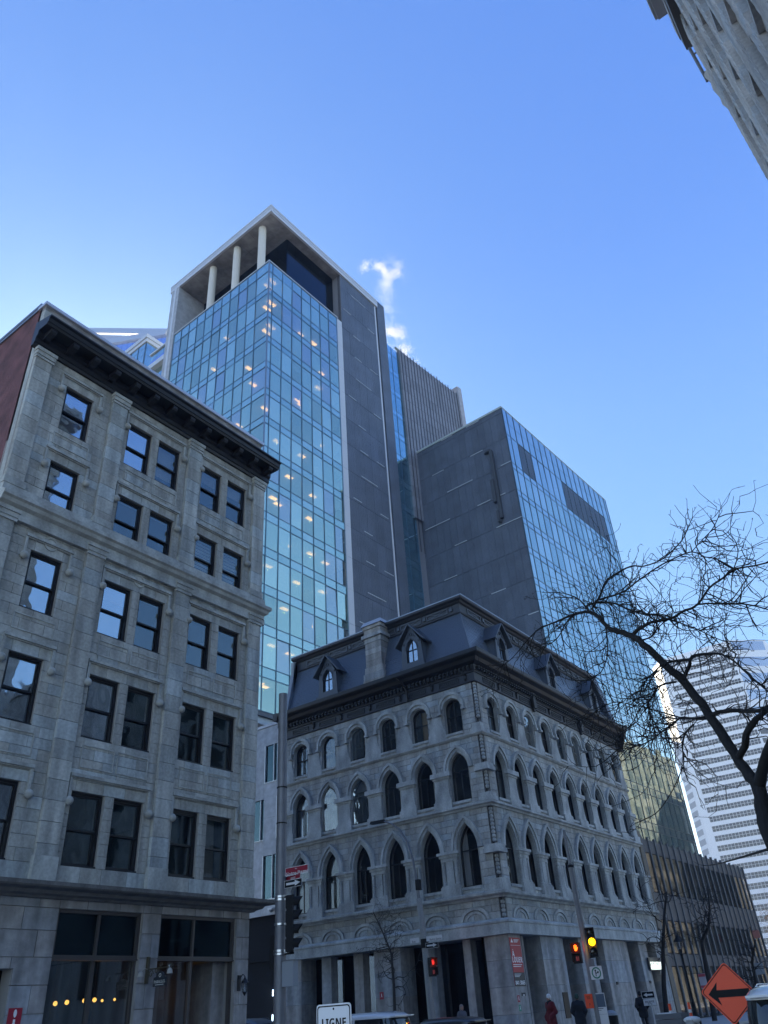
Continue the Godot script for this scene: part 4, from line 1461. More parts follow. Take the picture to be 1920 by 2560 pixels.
func glass_tower() -> void:
	var P := Vector3(-45.3, 0, -44.0)
	var o := thing("glass_tower", "tall blue glass tower with overhanging concrete roof, three round columns and dark stone side", "building", P, deg_to_rad(-1.7))
	var L := facing_z(Vector3(-18.3, 0, 0))
	var R := facing_x(Vector3.ZERO)
	var vision := [coated("tower_glass", lin(0.74, 0.90, 0.72), 0.58), coated("tower_glass_b", lin(0.68, 0.84, 0.68), 0.46), coated("tower_glass_c", lin(0.82, 0.95, 0.76), 0.68), coated("tower_glass_d", lin(0.74, 0.82, 0.76), 0.52)]
	var spandrel := [coated("tower_spandrel", lin(0.62, 0.78, 0.66), 0.70), coated("tower_spandrel_b", lin(0.67, 0.82, 0.70), 0.75)]
	var alu := mat("mullion_metal", lin(0.10, 0.16, 0.20), 0.35, 0.6)
	var bright := mat("mullion_cap", lin(0.25, 0.3, 0.34), 0.35, 0.7)
	var rows := []
	var lines := [23.6]
	var y := 26.6
	var v0 := 23.6
	while y < 76.0:
		rows.append([v0, y, 0]); rows.append([y, y + 0.95, 1])
		lines.append(y); lines.append(y + 0.95)
		v0 = y + 0.95
		y += 4.0
	rows.append([v0, 78.6, 0]); rows.append([78.6, 80.35, 1])
	lines.append(78.6); lines.append(80.35)
	var ul := [0.0]
	for i in 10: ul.append(1.56 + 1.617 * i)
	ul.append(18.3)
	ul.sort()
	var ur := [0.0, 0.62]
	for i in 7: ur.append(2.3 + 1.68 * i)
	var panes := []
	add_panes(panes, L, ul, rows)
	add_panes(panes, R, ur, rows)
	lay_panes(panes, o, ["glass_panel", "spandrel_panel"], [vision, spandrel], 290, 0.006)
	for q in [[L, ul, 18.3], [R, ur, ur[-1]]]:
		for u in q[1]:
			var m := MB.new()
			m.box(Vector3(u - 0.035, 23.6, -0.1), Vector3(u + 0.035, 80.35, 0.07))
			part("mullion", m, alu if (u != 0.0 and u != q[2]) else bright, o, q[0])
		for h in lines:
			var m := MB.new()
			m.box(Vector3(0.0, h - 0.035, -0.09), Vector3(q[2], h + 0.035, 0.045))
			part("transom", m, alu, o, q[0])
	# floors, ceilings, lit fittings
	var inn := MB.new()
	for k in 15:
		var h := 22.6 + 4.0 * k
		inn.box(Vector3(-18.2, h, -13.3), Vector3(-0.25, h + 0.9, -0.25))
	part("floor_slabs", inn, mat("ceiling_tile", lin(0.62, 0.65, 0.65), 0.9), o)
	inn = MB.new()
	inn.box(Vector3(-18.2, 23, -13.3), Vector3(-6.5, 80, -5.5))
	part("core_walls", inn, mat("office_wall", lin(0.2, 0.26, 0.28), 0.9), o)
	var shade := mat("window_shade", lin(0.3, 0.36, 0.4), 0.9)
	for k in 46:
		var f := rng.randi_range(3, 13)
		var right := rng.randf() < 0.75
		var us: Array = ur if right else ul
		var i := rng.randi_range(1, us.size() - 2)
		var top := 22.6 + 4.0 * f
		var b := MB.new()
		b.box(Vector3(us[i] + 0.05, top - rng.randf_range(0.5, 2.2), -0.3), Vector3(us[i + 1] - 0.05, top, -0.28))
		part("window_shade", b, shade, o, R if right else L)
	var lit := glow("ceiling_light_panel", Color(1.0, 0.78, 0.44), 0.75)
	var fixtures := []
	for f in [13, 12, 11]:
		for d in [0.9, 1.9]: fixtures.append([R, 1.1 + d * 0.3, f, d, 1.0])
	for q in [[7.4, 12], [9.6, 12], [9.7, 10], [11.2, 11], [6.4, 9], [7.2, 9], [1.7, 8], [10.6, 8], [3.2, 7], [6.9, 7], [9.3, 6], [4.9, 6], [2.5, 5], [7.9, 5], [3.6, 5], [5.4, 4], [10.9, 4], [8.4, 4], [2.2, 3], [6.6, 3], [9.9, 3], [4.2, 2], [1.6, 2], [8.9, 2], [3.0, 1], [5.6, 1], [1.5, 0], [2.4, 0]]:
		fixtures.append([R, q[0], q[1], rng.randf_range(0.9, 2.0), 0.75])
	for q in [[7.0, 11], [4.6, 10], [13.5, 10], [9.1, 12], [15.1, 9], [12.2, 8]]:
		fixtures.append([L, q[0], q[1], rng.randf_range(0.9, 1.8), 0.75])
	for q in fixtures:
		var c: float = 22.6 + 4.0 * (q[2] + 1)
		var m := MB.new()
		var along: float = 0.62 * q[4]
		if q[0] == R: m.box(Vector3(q[1] - along, c - 0.05, -q[3] - 0.22), Vector3(q[1] + along, c - 0.01, -q[3] + 0.22))
		else: m.box(Vector3(q[1] - 0.22, c - 0.05, -q[3] - along), Vector3(q[1] + 0.22, c - 0.01, -q[3] + along))
		part("ceiling_light", m, lit, o, q[0])
		var l := OmniLight3D.new()
		l.name = "office_light"
		l.light_color = Color(1.0, 0.9, 0.72)
		l.light_energy = 0.04
		l.light_size = 0.02
		l.omni_range = 15.0; l.omni_attenuation = 2.0
		l.shadow_enabled = true
		o.add_child(l, true)
		l.transform = q[0] * Transform3D(Basis.IDENTITY, Vector3(q[1], c - 0.4, -q[3]))
	# soffit, parapet cap, roof
	var conc := stain(tri_tex(mat("tower_concrete", lin(0.52, 0.50, 0.48), 0.85), texs["soft"], Vector3.ONE * 0.2), texs["blotch"], Vector3.ONE * 0.07)
	var cladding := mat("roof_cladding", lin(0.55, 0.57, 0.6), 0.5, 0.1)
	var m := MB.new()
	m.box(Vector3(-18.3, 23.2, -13.4), Vector3(0.0, 23.58, 0.0))
	part("base_soffit", m, mat("soffit_metal", lin(0.14, 0.145, 0.15), 0.6), o)
	m = MB.new()
	m.box(Vector3(-18.3, 80.36, -0.3), Vector3(0.1, 80.5, 0.1))
	m.box(Vector3(-0.3, 80.36, -12.5), Vector3(0.1, 80.5, -0.3))
	part("parapet_cap", m, cladding, o)
	m = MB.new()
	m.box(Vector3(-18.3, 79.6, -13.4), Vector3(-0.35, 79.8, -0.35))
	part("terrace_floor", m, conc, o)
	var n := 0
	for i in 9: # soffit boards of the roof, laid in bands
		for j in 6:
			var b := MB.new()
			b.box(Vector3(-19.9 + i * 2.2, 90.05 + rng.randf_range(0, 0.012), -0.12 - (j + 1) * 2.25), Vector3(-19.9 + (i + 1) * 2.2 - 0.03, 90.2, -0.12 - j * 2.25 - 0.03))
			part("soffit_panel", b, conc, o)
	m = MB.new()
	m.box(Vector3(-20.2, 90.22, -21.6), Vector3(-0.05, 91.0, -0.05))
	part("roof_slab", m, conc, o)
	m = MB.new()
	m.box(Vector3(-20.3, 90.0, -0.1), Vector3(0.25, 90.55, 0.2)); m.box(Vector3(-20.3, 90.6, -0.1), Vector3(0.25, 90.95, 0.22)); m.box(Vector3(-20.3, 91.0, -0.1), Vector3(0.28, 91.3, 0.26))
	m.box(Vector3(-0.1, 90.0, -21.7), Vector3(0.2, 90.55, -0.1)); m.box(Vector3(-0.1, 90.6, -21.7), Vector3(0.22, 90.95, -0.1)); m.box(Vector3(-0.1, 91.0, -21.7), Vector3(0.26, 91.3, -0.1))
	part("roof_fascia", m, cladding, o)
	for x in [-2.6, -7.5, -12.4]:
		m = MB.new()
		m.lathe(PackedVector2Array([Vector2(0.5, 79.7), Vector2(0.5, 85.4), Vector2(0.48, 85.42), Vector2(0.48, 85.47), Vector2(0.5, 85.49), Vector2(0.5, 90.1)]), Vector3(x, 0, -1.0), 20)
		part("round_column", m, mat("column_paint", lin(0.62, 0.58, 0.5), 0.6), o)
	m = MB.new()
	m.box(Vector3(-20.0, 23.2, -13.4), Vector3(-18.35, 90.0, 0.15))
	part("end_wall", m, tri_tex(mat("end_wall_panel", lin(0.47, 0.48, 0.5), 0.6), texs["soft"], Vector3.ONE * 0.15), o)
	m = MB.new()
	m.box(Vector3(-19.3, 23.2, 0.15), Vector3(-18.9, 90.0, 0.22))
	part("end_wall_trim", m, cladding, o)
	var night := coated("penthouse_glass", lin(0.02, 0.03, 0.045), 0.93, 0.08)
	for i in 10:
		var b := MB.new()
		b.box(Vector3(-18.3 + i * 1.695, 79.8, -4.4), Vector3(-18.3 + (i + 1) * 1.695 - 0.05, 90.05, -4.3))
		part("penthouse_panel", b, night, o)
	for i in 6:
		var b := MB.new()
		b.box(Vector3(-1.45, 79.8, -4.4 - (i + 1) * 1.5 + 0.05), Vector3(-1.35, 90.05, -4.4 - i * 1.5))
		part("penthouse_panel", b, night, o)
	# white strip, dark stone side and its pillar
	for i in 15:
		var b := MB.new()
		b.box(Vector3(-0.3, 24 + i * 4.0 - 0.5, -13.43), Vector3(0.02, 24 + (i + 1) * 4.0 - 0.53 if i < 14 else 80.3, -12.42))
		part("white_panel", b, mat("strip_panel", lin(0.5, 0.52, 0.55), 0.5), o)
	dark_stone_panels(o, R, 13.47, 21.1, 5, 20.0, 90.0, 3.55, 4.0)
	m = MB.new()
	m.box(Vector3(-3.0, 79.7, -13.6), Vector3(-0.02, 90.0, -13.47))
	part("reveal_panel", m, mat("reveal_stone", lin(0.22, 0.215, 0.23), 0.8), o)
	var dashes := [[15.75, 17.25, 87.6], [17.45, 18.85, 87.6], [13.9, 15.5, 83.4], [19.1, 20.55, 83.55], [15.75, 17.2, 79.55], [15.8, 17.25, 75.55], [19.0, 20.55, 75.6], [15.8, 18.95, 71.6], [14.15, 15.6, 67.65], [19.15, 20.6, 67.7], [15.8, 17.25, 63.7], [15.9, 17.4, 59.8], [19.1, 20.6, 59.8], [15.8, 18.95, 55.85], [14.15, 15.65, 51.9], [19.1, 20.6, 51.95], [15.8, 17.3, 48.05], [15.85, 17.4, 44.15], [19.1, 20.8, 44.15], [15.85, 19.0, 40.2], [14.2, 15.6, 36.2], [19.1, 20.6, 36.2]]
	metal_strips(o, R, dashes)
	m = MB.new()
	m.box(Vector3(-0.6, 20, -21.42), Vector3(-0.02, 90.0, -21.12))
	part("bright_reveal", m, cladding, o)
	m = MB.new()
	m.box(Vector3(-2.0, 20, -23.4), Vector3(0.12, 91.5, -21.6))
	part("stone_pillar", m, dark_stone_material(0), o)
	m = MB.new()
	m.box(Vector3(-3.0, 20, -21.62), Vector3(-0.25, 91.0, -21.42))
	part("pillar_return", m, dark_stone_material(1), o)
	# recessed glass joint between the tower and its neighbour
	var gl := []
	var J := R * Transform3D(Basis.IDENTITY, Vector3(23.4, 0, -0.3))
	var jr := []
	y = 27.6
	var jl := []
	while y < 82:
		jr.append([y, y + 0.9, 1]); jr.append([y + 0.9, y + 3.95, 0])
		jl.append(y); jl.append(y + 0.9)
		y += 3.95
	jr.append([y, 84.4, 1])
	jl.append(y)
	add_panes(gl, J, [0.0, 1.5, 3.6], jr)
	lay_panes(gl, o, ["joint_glass", "joint_spandrel"], [[coated("joint_glass", lin(0.46, 0.74, 0.82), 0.6)], [coated("joint_spandrel", lin(0.5, 0.76, 0.84), 0.8)]], 60)
	for u in [0.0, 1.5, 3.6]:
		m = MB.new()
		m.box(Vector3(u - 0.03, 27, -0.06), Vector3(u + 0.03, 84.4, 0.05))
		part("joint_mullion", m, alu, o, J)
	for h in jl:
		m = MB.new()
		m.box(Vector3(0, h - 0.03, -0.06), Vector3(3.6, h + 0.03, 0.03))
		part("joint_transom", m, alu, o, J)
	m = MB.new()
	m.box(Vector3(-10, 20, -26.6), Vector3(-1.9, 84.3, -23.4))
	for k in 14:
		m.box(Vector3(-1.9, 26.7 + 3.95 * k, -26.6), Vector3(-0.5, 27.5 + 3.95 * k, -23.4))
	part("joint_interior", m, mat("office_wall", Color.BLACK), o)
	m = MB.new()
	m.box(Vector3(-18.2, 0.0, -21.0), Vector3(-4.0, 23.2, -6.0))
	m.box(Vector3(-18.2, 80.0, -21.4), Vector3(-1.5, 90.0, -13.6))
	m.box(Vector3(-18.2, 0.1, -21.4), Vector3(-0.6, 80.0, -13.7))
	part("rear_body", m, dark_stone_material(2), o)

func dark_stone_material(i: int) -> StandardMaterial3D:
	var k: float = [1.0, 0.92, 1.07][i % 3]
	var m := mat("dark_stone_%d" % (i % 3), lin(0.135 * k, 0.16 * k, 0.205 * k), 0.5)
	if m.albedo_texture == null:
		tri_tex(m, texs["grain"], Vector3(0.25, 0.6, 0.25))
		stain(m, texs["soft"], Vector3(0.06, 0.06, 0.06))
		bumpy(m, texs["rough_normal"], 1.2)
	return m

func dark_stone_panels(o: Node3D, t: Transform3D, u0: float, u1: float, cols: int, v0: float, v1: float, start: float, high: float) -> void:
	var rows := [v0]
	var y := start
	while y < v1:
		if y > v0 + 0.3: rows.append(y)
		y += high
	rows.append(v1)
	for r in rows.size() - 1:
		for c in cols:
			var a := lerpf(u0, u1, float(c) / cols)
			var b := lerpf(u0, u1, float(c + 1) / cols)
			var m := MB.new()
			m.box(Vector3(a + 0.012, rows[r] + 0.022, -0.35), Vector3(b - 0.012, rows[r + 1] - 0.022, rng.randf_range(-0.008, 0.008)))
			part("stone_panel", m, dark_stone_material(rng.randi()), o, t)
	var back := MB.new()
	back.box(Vector3(u0, v0, -0.5), Vector3(u1, v1, -0.09))
	part("panel_backing", back, mat("panel_gap", lin(0.015, 0.015, 0.017), 0.95), o, t)

func metal_strips(o: Node3D, t: Transform3D, list: Array) -> void:
	for d in list:
		var m := MB.new()
		m.box(Vector3(d[0], d[2] - 0.045, 0.0), Vector3(d[1], d[2] + 0.045, 0.05))
		part("metal_strip", m, mat("bright_strip", lin(0.5, 0.52, 0.54), 0.4, 0.2), o, t)

func dark_glass_block() -> void:
	var o := thing("stone_and_glass_block", "lower tower with charcoal stone side, bright metal strips and blue glass front with grilles", "building", Vector3(-30.6, 0, -71.7), deg_to_rad(-2.4))
	var L := facing_z(Vector3(-15.0, 0, 0))
	var R := facing_x(Vector3.ZERO)
	dark_stone_panels(o, L, 0.0, 15.0, 15, 18.0, 66.2, 21.45, 4.0)
	var dashes := [[13.5, 14.95, 57.67], [9.45, 11.35, 61.3], [3.3, 5.2, 61.35], [5.3, 9.25, 57.7], [9.4, 11.3, 53.65], [12.3, 13.45, 53.6], [1.3, 5.2, 53.67], [11.5, 14.97, 49.5], [0.0, 1.1, 57.75], [5.4, 7.2, 49.6], [3.3, 5.2, 45.55], [9.45, 11.4, 41.4], [13.6, 14.9, 37.3], [9.5, 11.5, 66.1], [5.4, 7.2, 66.1]]
	metal_strips(o, L, dashes)
	var m := MB.new()
	m.box(Vector3(-15.1, 66.2, -30.0), Vector3(0.03, 66.5, 0.1))
	part("roof_edge", m, mat("roof_edge_metal", lin(0.45, 0.5, 0.47), 0.5, 0.2), o)
	m = MB.new()
	m.box(Vector3(-15.5, 18, -0.3), Vector3(-15.0, 66.2, 0.12))
	part("edge_trim", m, mat("roof_cladding", Color.WHITE), o)
	m = MB.new()
	m.box(Vector3(-15.0, 0, -29.9), Vector3(-0.5, 66.1, -0.5))
	part("rear_body", m, mat("office_wall", Color.BLACK), o)
	# window-cleaning rig on the wall
	m = MB.new()
	m.box(Vector3(12.35, 50.3, 0.05), Vector3(12.75, 60.4, 0.4))
	m.box(Vector3(11.65, 60.3, 0.05), Vector3(12.4, 60.75, 0.35))
	m.box(Vector3(12.0, 52.6, 0.2), Vector3(12.42, 55.9, 0.7))
	m.box(Vector3(12.1, 49.8, 0.1), Vector3(12.4, 51.4, 0.6))
	for k in 5: m.sphere(Vector3(11.75 + k * 0.14, 60.4, 0.4), 0.1, 4)
	part("maintenance_rig", m, mat("rig_paint", lin(0.05, 0.055, 0.065), 0.6), o, L)
	# glass front
	var us := [0.0]
	for i in 18: us.append(1.05 + 1.657 * i)
	us.append(30.0)
	var rows := []
	var lines := [66.3, 64.1]
	rows.append([64.1, 66.3, 1])
	rows.append([62.0, 64.1, 1])
	lines.append(62.0)
	rows.append([57.5, 62.0, 1])
	lines.append(57.5)
	var y := 57.5
	while y > 10.0:
		rows.append([y - 0.85, y, 1]); rows.append([y - 4.0, y - 0.85, 0])
		lines.append(y - 0.85); lines.append(y - 4.0)
		y -= 4.0
	var list := []
	for i in us.size() - 1:
		for r in rows:
			if r[0] == 57.5 and (i in [2, 3] or (i >= 9 and i <= 16)): continue
			list.append({"t": R, "u0": us[i], "u1": us[i + 1], "y0": r[0], "y1": r[1], "kind": r[2]})
	var vis := [coated("block_glass", lin(0.52, 0.68, 0.70), 0.80), coated("block_glass_b", lin(0.57, 0.71, 0.74), 0.84), coated("block_glass_c", lin(0.48, 0.64, 0.68), 0.74)]
	var sp := [coated("block_spandrel", lin(0.45, 0.60, 0.66), 0.88), coated("block_spandrel_b", lin(0.49, 0.63, 0.69), 0.9)]
	lay_panes(list, o, ["glass_panel", "spandrel_panel"], [vis, sp], 290, 0.0035)
	var alu := mat("block_mullion", lin(0.05, 0.075, 0.095), 0.4, 0.5)
	for u in us:
		m = MB.new()
		m.box(Vector3(u - 0.03, 9.5, -0.08), Vector3(u + 0.03, 66.35, 0.06))
		part("mullion", m, alu, o, R)
	for h in lines:
		if h == 64.1: continue
		m = MB.new()
		m.box(Vector3(0, h - 0.035, -0.07), Vector3(30.0, h + 0.035, 0.04))
		part("transom", m, alu, o, R)
	var lou := mat("louvre_metal", lin(0.36, 0.47, 0.62), 0.4, 0.2)
	for i in us.size() - 1:
		if not (i in [2, 3] or (i >= 9 and i <= 16)): continue
		m = MB.new()
		for k in 17:
			var h := 57.68 + k * 0.255
			m.hexa([Vector3(us[i] + 0.05, h, 0.03), Vector3(us[i + 1] - 0.05, h, 0.03), Vector3(us[i + 1] - 0.05, h + 0.12, -0.14), Vector3(us[i] + 0.05, h + 0.12, -0.14), Vector3(us[i] + 0.05, h + 0.05, 0.03), Vector3(us[i + 1] - 0.05, h + 0.05, 0.03), Vector3(us[i + 1] - 0.05, h + 0.17, -0.14), Vector3(us[i] + 0.05, h + 0.17, -0.14)])
		part("louvre_grille", m, lou, o, R)
	m = MB.new()
	for k in 13:
		m.box(Vector3(-0.6 - 5.0, 8.65 + 4.0 * k, -29.8), Vector3(-0.25, 9.5 + 4.0 * k, -0.3))
	part("floor_slabs", m, mat("block_floor", lin(0.08, 0.1, 0.12), 0.9), o)
	m = MB.new()
	m.box(Vector3(-0.5, 57.6, -29.9), Vector3(-0.3, 66.2, -0.4))
	part("plant_room_wall", m, mat("panel_gap", Color.BLACK), o)

func ribbed_block() -> void:
	var P := Vector3(-45.3, 0, -44.0) + Basis(Vector3.UP, deg_to_rad(-1.7)) * Vector3(0, 0, -26.6)
	var o := thing("ribbed_slab_block", "grey-brown slab block with close vertical fins and a white end pier behind the towers", "building", P, deg_to_rad(-5.0))
	var R := facing_x(Vector3.ZERO)
	var ms := []
	for i in 3:
		var k := 1.0 + 0.1 * (i - 1)
		ms.append(tri_tex(mat("ribbed_panel_%d" % i, lin(0.235 * k, 0.24 * k, 0.27 * k), 0.6), texs["grain"], Vector3(0.3, 0.3, 0.3)))
	var y := 55.0
	while y < 84.9:
		for c in 7:
			var m := MB.new()
			m.box(Vector3(c * 2.0, y + 0.02, -0.4), Vector3(c * 2.0 + 1.98, minf(y + 1.68, 84.9), 0.0))
			part("wall_panel", m, ms[rng.randi() % 3], o, R)
		y += 1.7
	for i in 20:
		var m := MB.new()
		var thick := 0.09 if i % 4 else 0.14
		m.box(Vector3(0.42 + i * 0.715 - thick * 0.5, 50, 0.0), Vector3(0.42 + i * 0.715 + thick * 0.5, 85.15 if i % 4 else 85.4, 0.06))
		part("fin", m, mat("fin_metal", lin(0.045, 0.047, 0.055), 0.5, 0.3), o, R)
	var m := MB.new()
	m.box(Vector3(14.05, 50, -1.2), Vector3(15.1, 86.4, 0.35))
	part("end_pier", m, tri_tex(mat("end_pier_panel", lin(0.42, 0.42, 0.45), 0.7), texs["soft"], Vector3.ONE * 0.2), o, R)
	m = MB.new()
	m.box(Vector3(0, 0, -12), Vector3(14.05, 84.8, -0.4))
	part("body", m, ms[0], o, R)
	m = MB.new()
	for k in 3:
		m.tube([Vector3(0.0 + k * 0.25, 84.8, -0.6), Vector3(0.0 + k * 0.25, 85.9, -0.6)], [0.05, 0.05], 5)
	m.box(Vector3(-0.2, 85.5, -0.7), Vector3(0.9, 85.6, -0.5))
	m.box(Vector3(-0.2, 85.8, -0.7), Vector3(0.9, 85.88, -0.5))
	part("roof_rail", m, mat("rail_metal", lin(0.2, 0.25, 0.25), 0.5), o, R)

func white_panel_building() -> void:
	var o := thing("white_panel_building", "narrow white and grey panelled building with staggered tall windows, between the stone office and bank", "building", Vector3(-40.0, 0, -39.3))
	var F := rel(o, facing_z(Vector3(-46.4, 0, -39.3)))
	var whites := [mat("white_panel_a", lin(0.60, 0.61, 0.63), 0.5), mat("white_panel_b", lin(0.42, 0.435, 0.46), 0.5), mat("white_panel_c", lin(0.53, 0.54, 0.565), 0.5)]
	for w in whites: tri_tex(w, texs["soft"], Vector3.ONE * 0.3)
	var gl := coated("panel_glass", lin(0.06, 0.10, 0.12), 0.8)
	var bar := mat("panel_window_bar", lin(0.5, 0.52, 0.54), 0.4, 0.4)
	# columns of 1.18 m; windows alternate
	var n := 0
	var u := 0.0
	while u < 9.2:
		var odd := n % 2 == 0
		var gaps := [[15.65, 18.2], [8.33, 10.93]] if odd else [[11.95, 14.57]]
		var ys := [7.4]
		for g in gaps:
			pass
		gaps.reverse()
		for g in gaps: ys.append(g[0]); ys.append(g[1])
		ys.append(19.55)
		for i in ys.size() - 1:
			var b := MB.new()
			if i % 2 == 0:
				var h: float = ys[i]
				var pieces := maxi(1, int((ys[i + 1] - ys[i]) / 1.7))
				for k in pieces:
					var q := MB.new()
					q.box(Vector3(u, lerpf(ys[i], ys[i + 1], float(k) / pieces) + 0.006, -0.15), Vector3(u + 1.17, lerpf(ys[i], ys[i + 1], float(k + 1) / pieces) - 0.006, 0.0))
					part("cladding_panel", q, whites[(n + i) % 3], o, F)
			else:
				b.box(Vector3(u, ys[i], -0.12), Vector3(u + 1.17, ys[i + 1], -0.1))
				var win := part("window", b, gl, o, F)
				b = MB.new()
				b.box(Vector3(u, ys[i], -0.11), Vector3(u + 0.06, ys[i + 1], 0.03))
				b.box(Vector3(u + 0.85, ys[i], -0.11), Vector3(u + 0.9, ys[i + 1], 0.02))
				b.box(Vector3(u, ys[i] - 0.05, -0.11), Vector3(u + 1.2, ys[i], 0.05))
				part("window_bar", b, bar, win)
		u += 1.18
		n += 1
	var m := MB.new()
	m.box(Vector3(0, 19.56, -1.0), Vector3(9.3, 19.75, 0.06))
	part("parapet_cap", m, whites[0], o, F)
	m = MB.new()
	m.box(Vector3(0, 0, -0.6), Vector3(9.3, 7.38, -0.25))
	part("black_base", m, mat("black_base", lin(0.006, 0.006, 0.008), 0.95), o, F)
	m = MB.new()
	m.box(Vector3(0, 7.38, -4.5), Vector3(9.3, 19.5, -0.2))
	part("body", m, mat("panel_body", lin(0.03, 0.032, 0.035), 0.9), o, F)
	m = MB.new()
	m.box(Vector3(0, 4.9, -0.25), Vector3(9.3, 5.0, -0.1))
	part("base_ledge", m, mat("black_base", Color.BLACK), o, F)
	for q in [[7.55, "small white dome security camera under the white panelled wall above its black base", 8.4]]:
		var c := thing("security_camera", q[1], "camera", Vector3(-38.2, q[0], -39.2))
		m = MB.new()
		m.box(Vector3(-0.2, 0.1, -0.1), Vector3(0.2, 0.2, 0.3))
		part("housing", m, mat("camera_white", lin(0.7, 0.7, 0.7), 0.4), c)
		m = MB.new()
		m.sphere(Vector3(0, 0.08, 0.15), 0.14, 7)
		part("dome", m, mat("camera_dome", lin(0.3, 0.33, 0.36), 0.1), c)
	var said := ["upper of two small white lit wall lamps on the black base by the signal pole", "lower of two small white lit wall lamps on the black base by the signal pole"]
	for i in 2:
		var t := thing("wall_lamp", said[i], "wall lamp", Vector3(-38.25, 3.2 - i * 1.25, -39.5), 0.0, "wall lamps on the black base")
		m = MB.new()
		m.box(Vector3(-0.09, -0.16, 0), Vector3(0.09, 0.16, 0.1))
		part("lamp_lens", m, glow("wall_lamp_lens", Color(0.8, 0.9, 1.0), 1.5), t)
		m = MB.new()
		m.box(Vector3(-0.12, 0.16, -0.02), Vector3(0.12, 0.22, 0.16))
		part("lamp_hood", m, mat("black_base", Color.BLACK), t)
		var l := OmniLight3D.new()
		l.name = "lamp_light"
		l.light_energy = 0.04
		l.light_color = Color(0.8, 0.9, 1.0)
		l.light_size = 0.1
		l.position = Vector3(0, 0, 0.25)
		l.omni_range = 8.0; l.omni_attenuation = 2.0
		l.shadow_enabled = true
		t.add_child(l)

func fin_lowrise() -> void:
	var o := thing("finned_courthouse", "low dark building behind close vertical concrete fins, right of the bank", "building", Vector3(-21.6, 0, -74.0))
	var F := rel(o, facing_x(Vector3(-21.6, 0, -61.3)))
	var fin := tri_tex(mat("fin_concrete", lin(0.135, 0.138, 0.14), 0.85), texs["grain"], Vector3(0.6, 0.2, 0.6))
	var glass := coated("fin_glass", lin(0.16, 0.17, 0.20), 0.55)
	var top := mat("fin_spandrel", lin(0.035, 0.038, 0.048), 0.5)
	for i in 20:
		var u := i * 1.415
		var m := MB.new()
		m.box(Vector3(u - 0.11, 0.2, -0.1), Vector3(u + 0.11, 11.85, 0.07))
		part("concrete_fin", m, fin, o, F)
		if i == 19: break
		for r in [[0.25, 3.3, 0], [3.3, 4.1, 1], [4.1, 6.2, 0], [6.2, 8.0, 1], [8.0, 10.7, 0], [10.7, 11.7, 1]]:
			m = MB.new()
			m.box(Vector3(u + 0.11, r[0] + 0.03, -0.06), Vector3(u + 1.305, r[1] - 0.03, -0.01))
			part("spandrel_panel" if r[2] else "window_pane", m, top if r[2] else glass, o, F)
	var m := MB.new()
	m.box(Vector3(-0.6, 0, -20), Vector3(27.2, 11.6, -0.5))
	part("body", m, mat("dim_interior", Color.BLACK), o, F)
	m = MB.new()
	m.box(Vector3(-0.6, 11.6, -20), Vector3(27.2, 11.75, -0.2))
	part("roof", m, top, o, F)
	m = MB.new()
	m.box(Vector3(-0.75, 0.1, -1.0), Vector3(-0.2, 12.1, 0.1))
	part("end_wall", m, tri_tex(mat("fin_end_stone", lin(0.20, 0.17, 0.13), 0.9), texs["grain"], Vector3.ONE * 0.4), o, F)

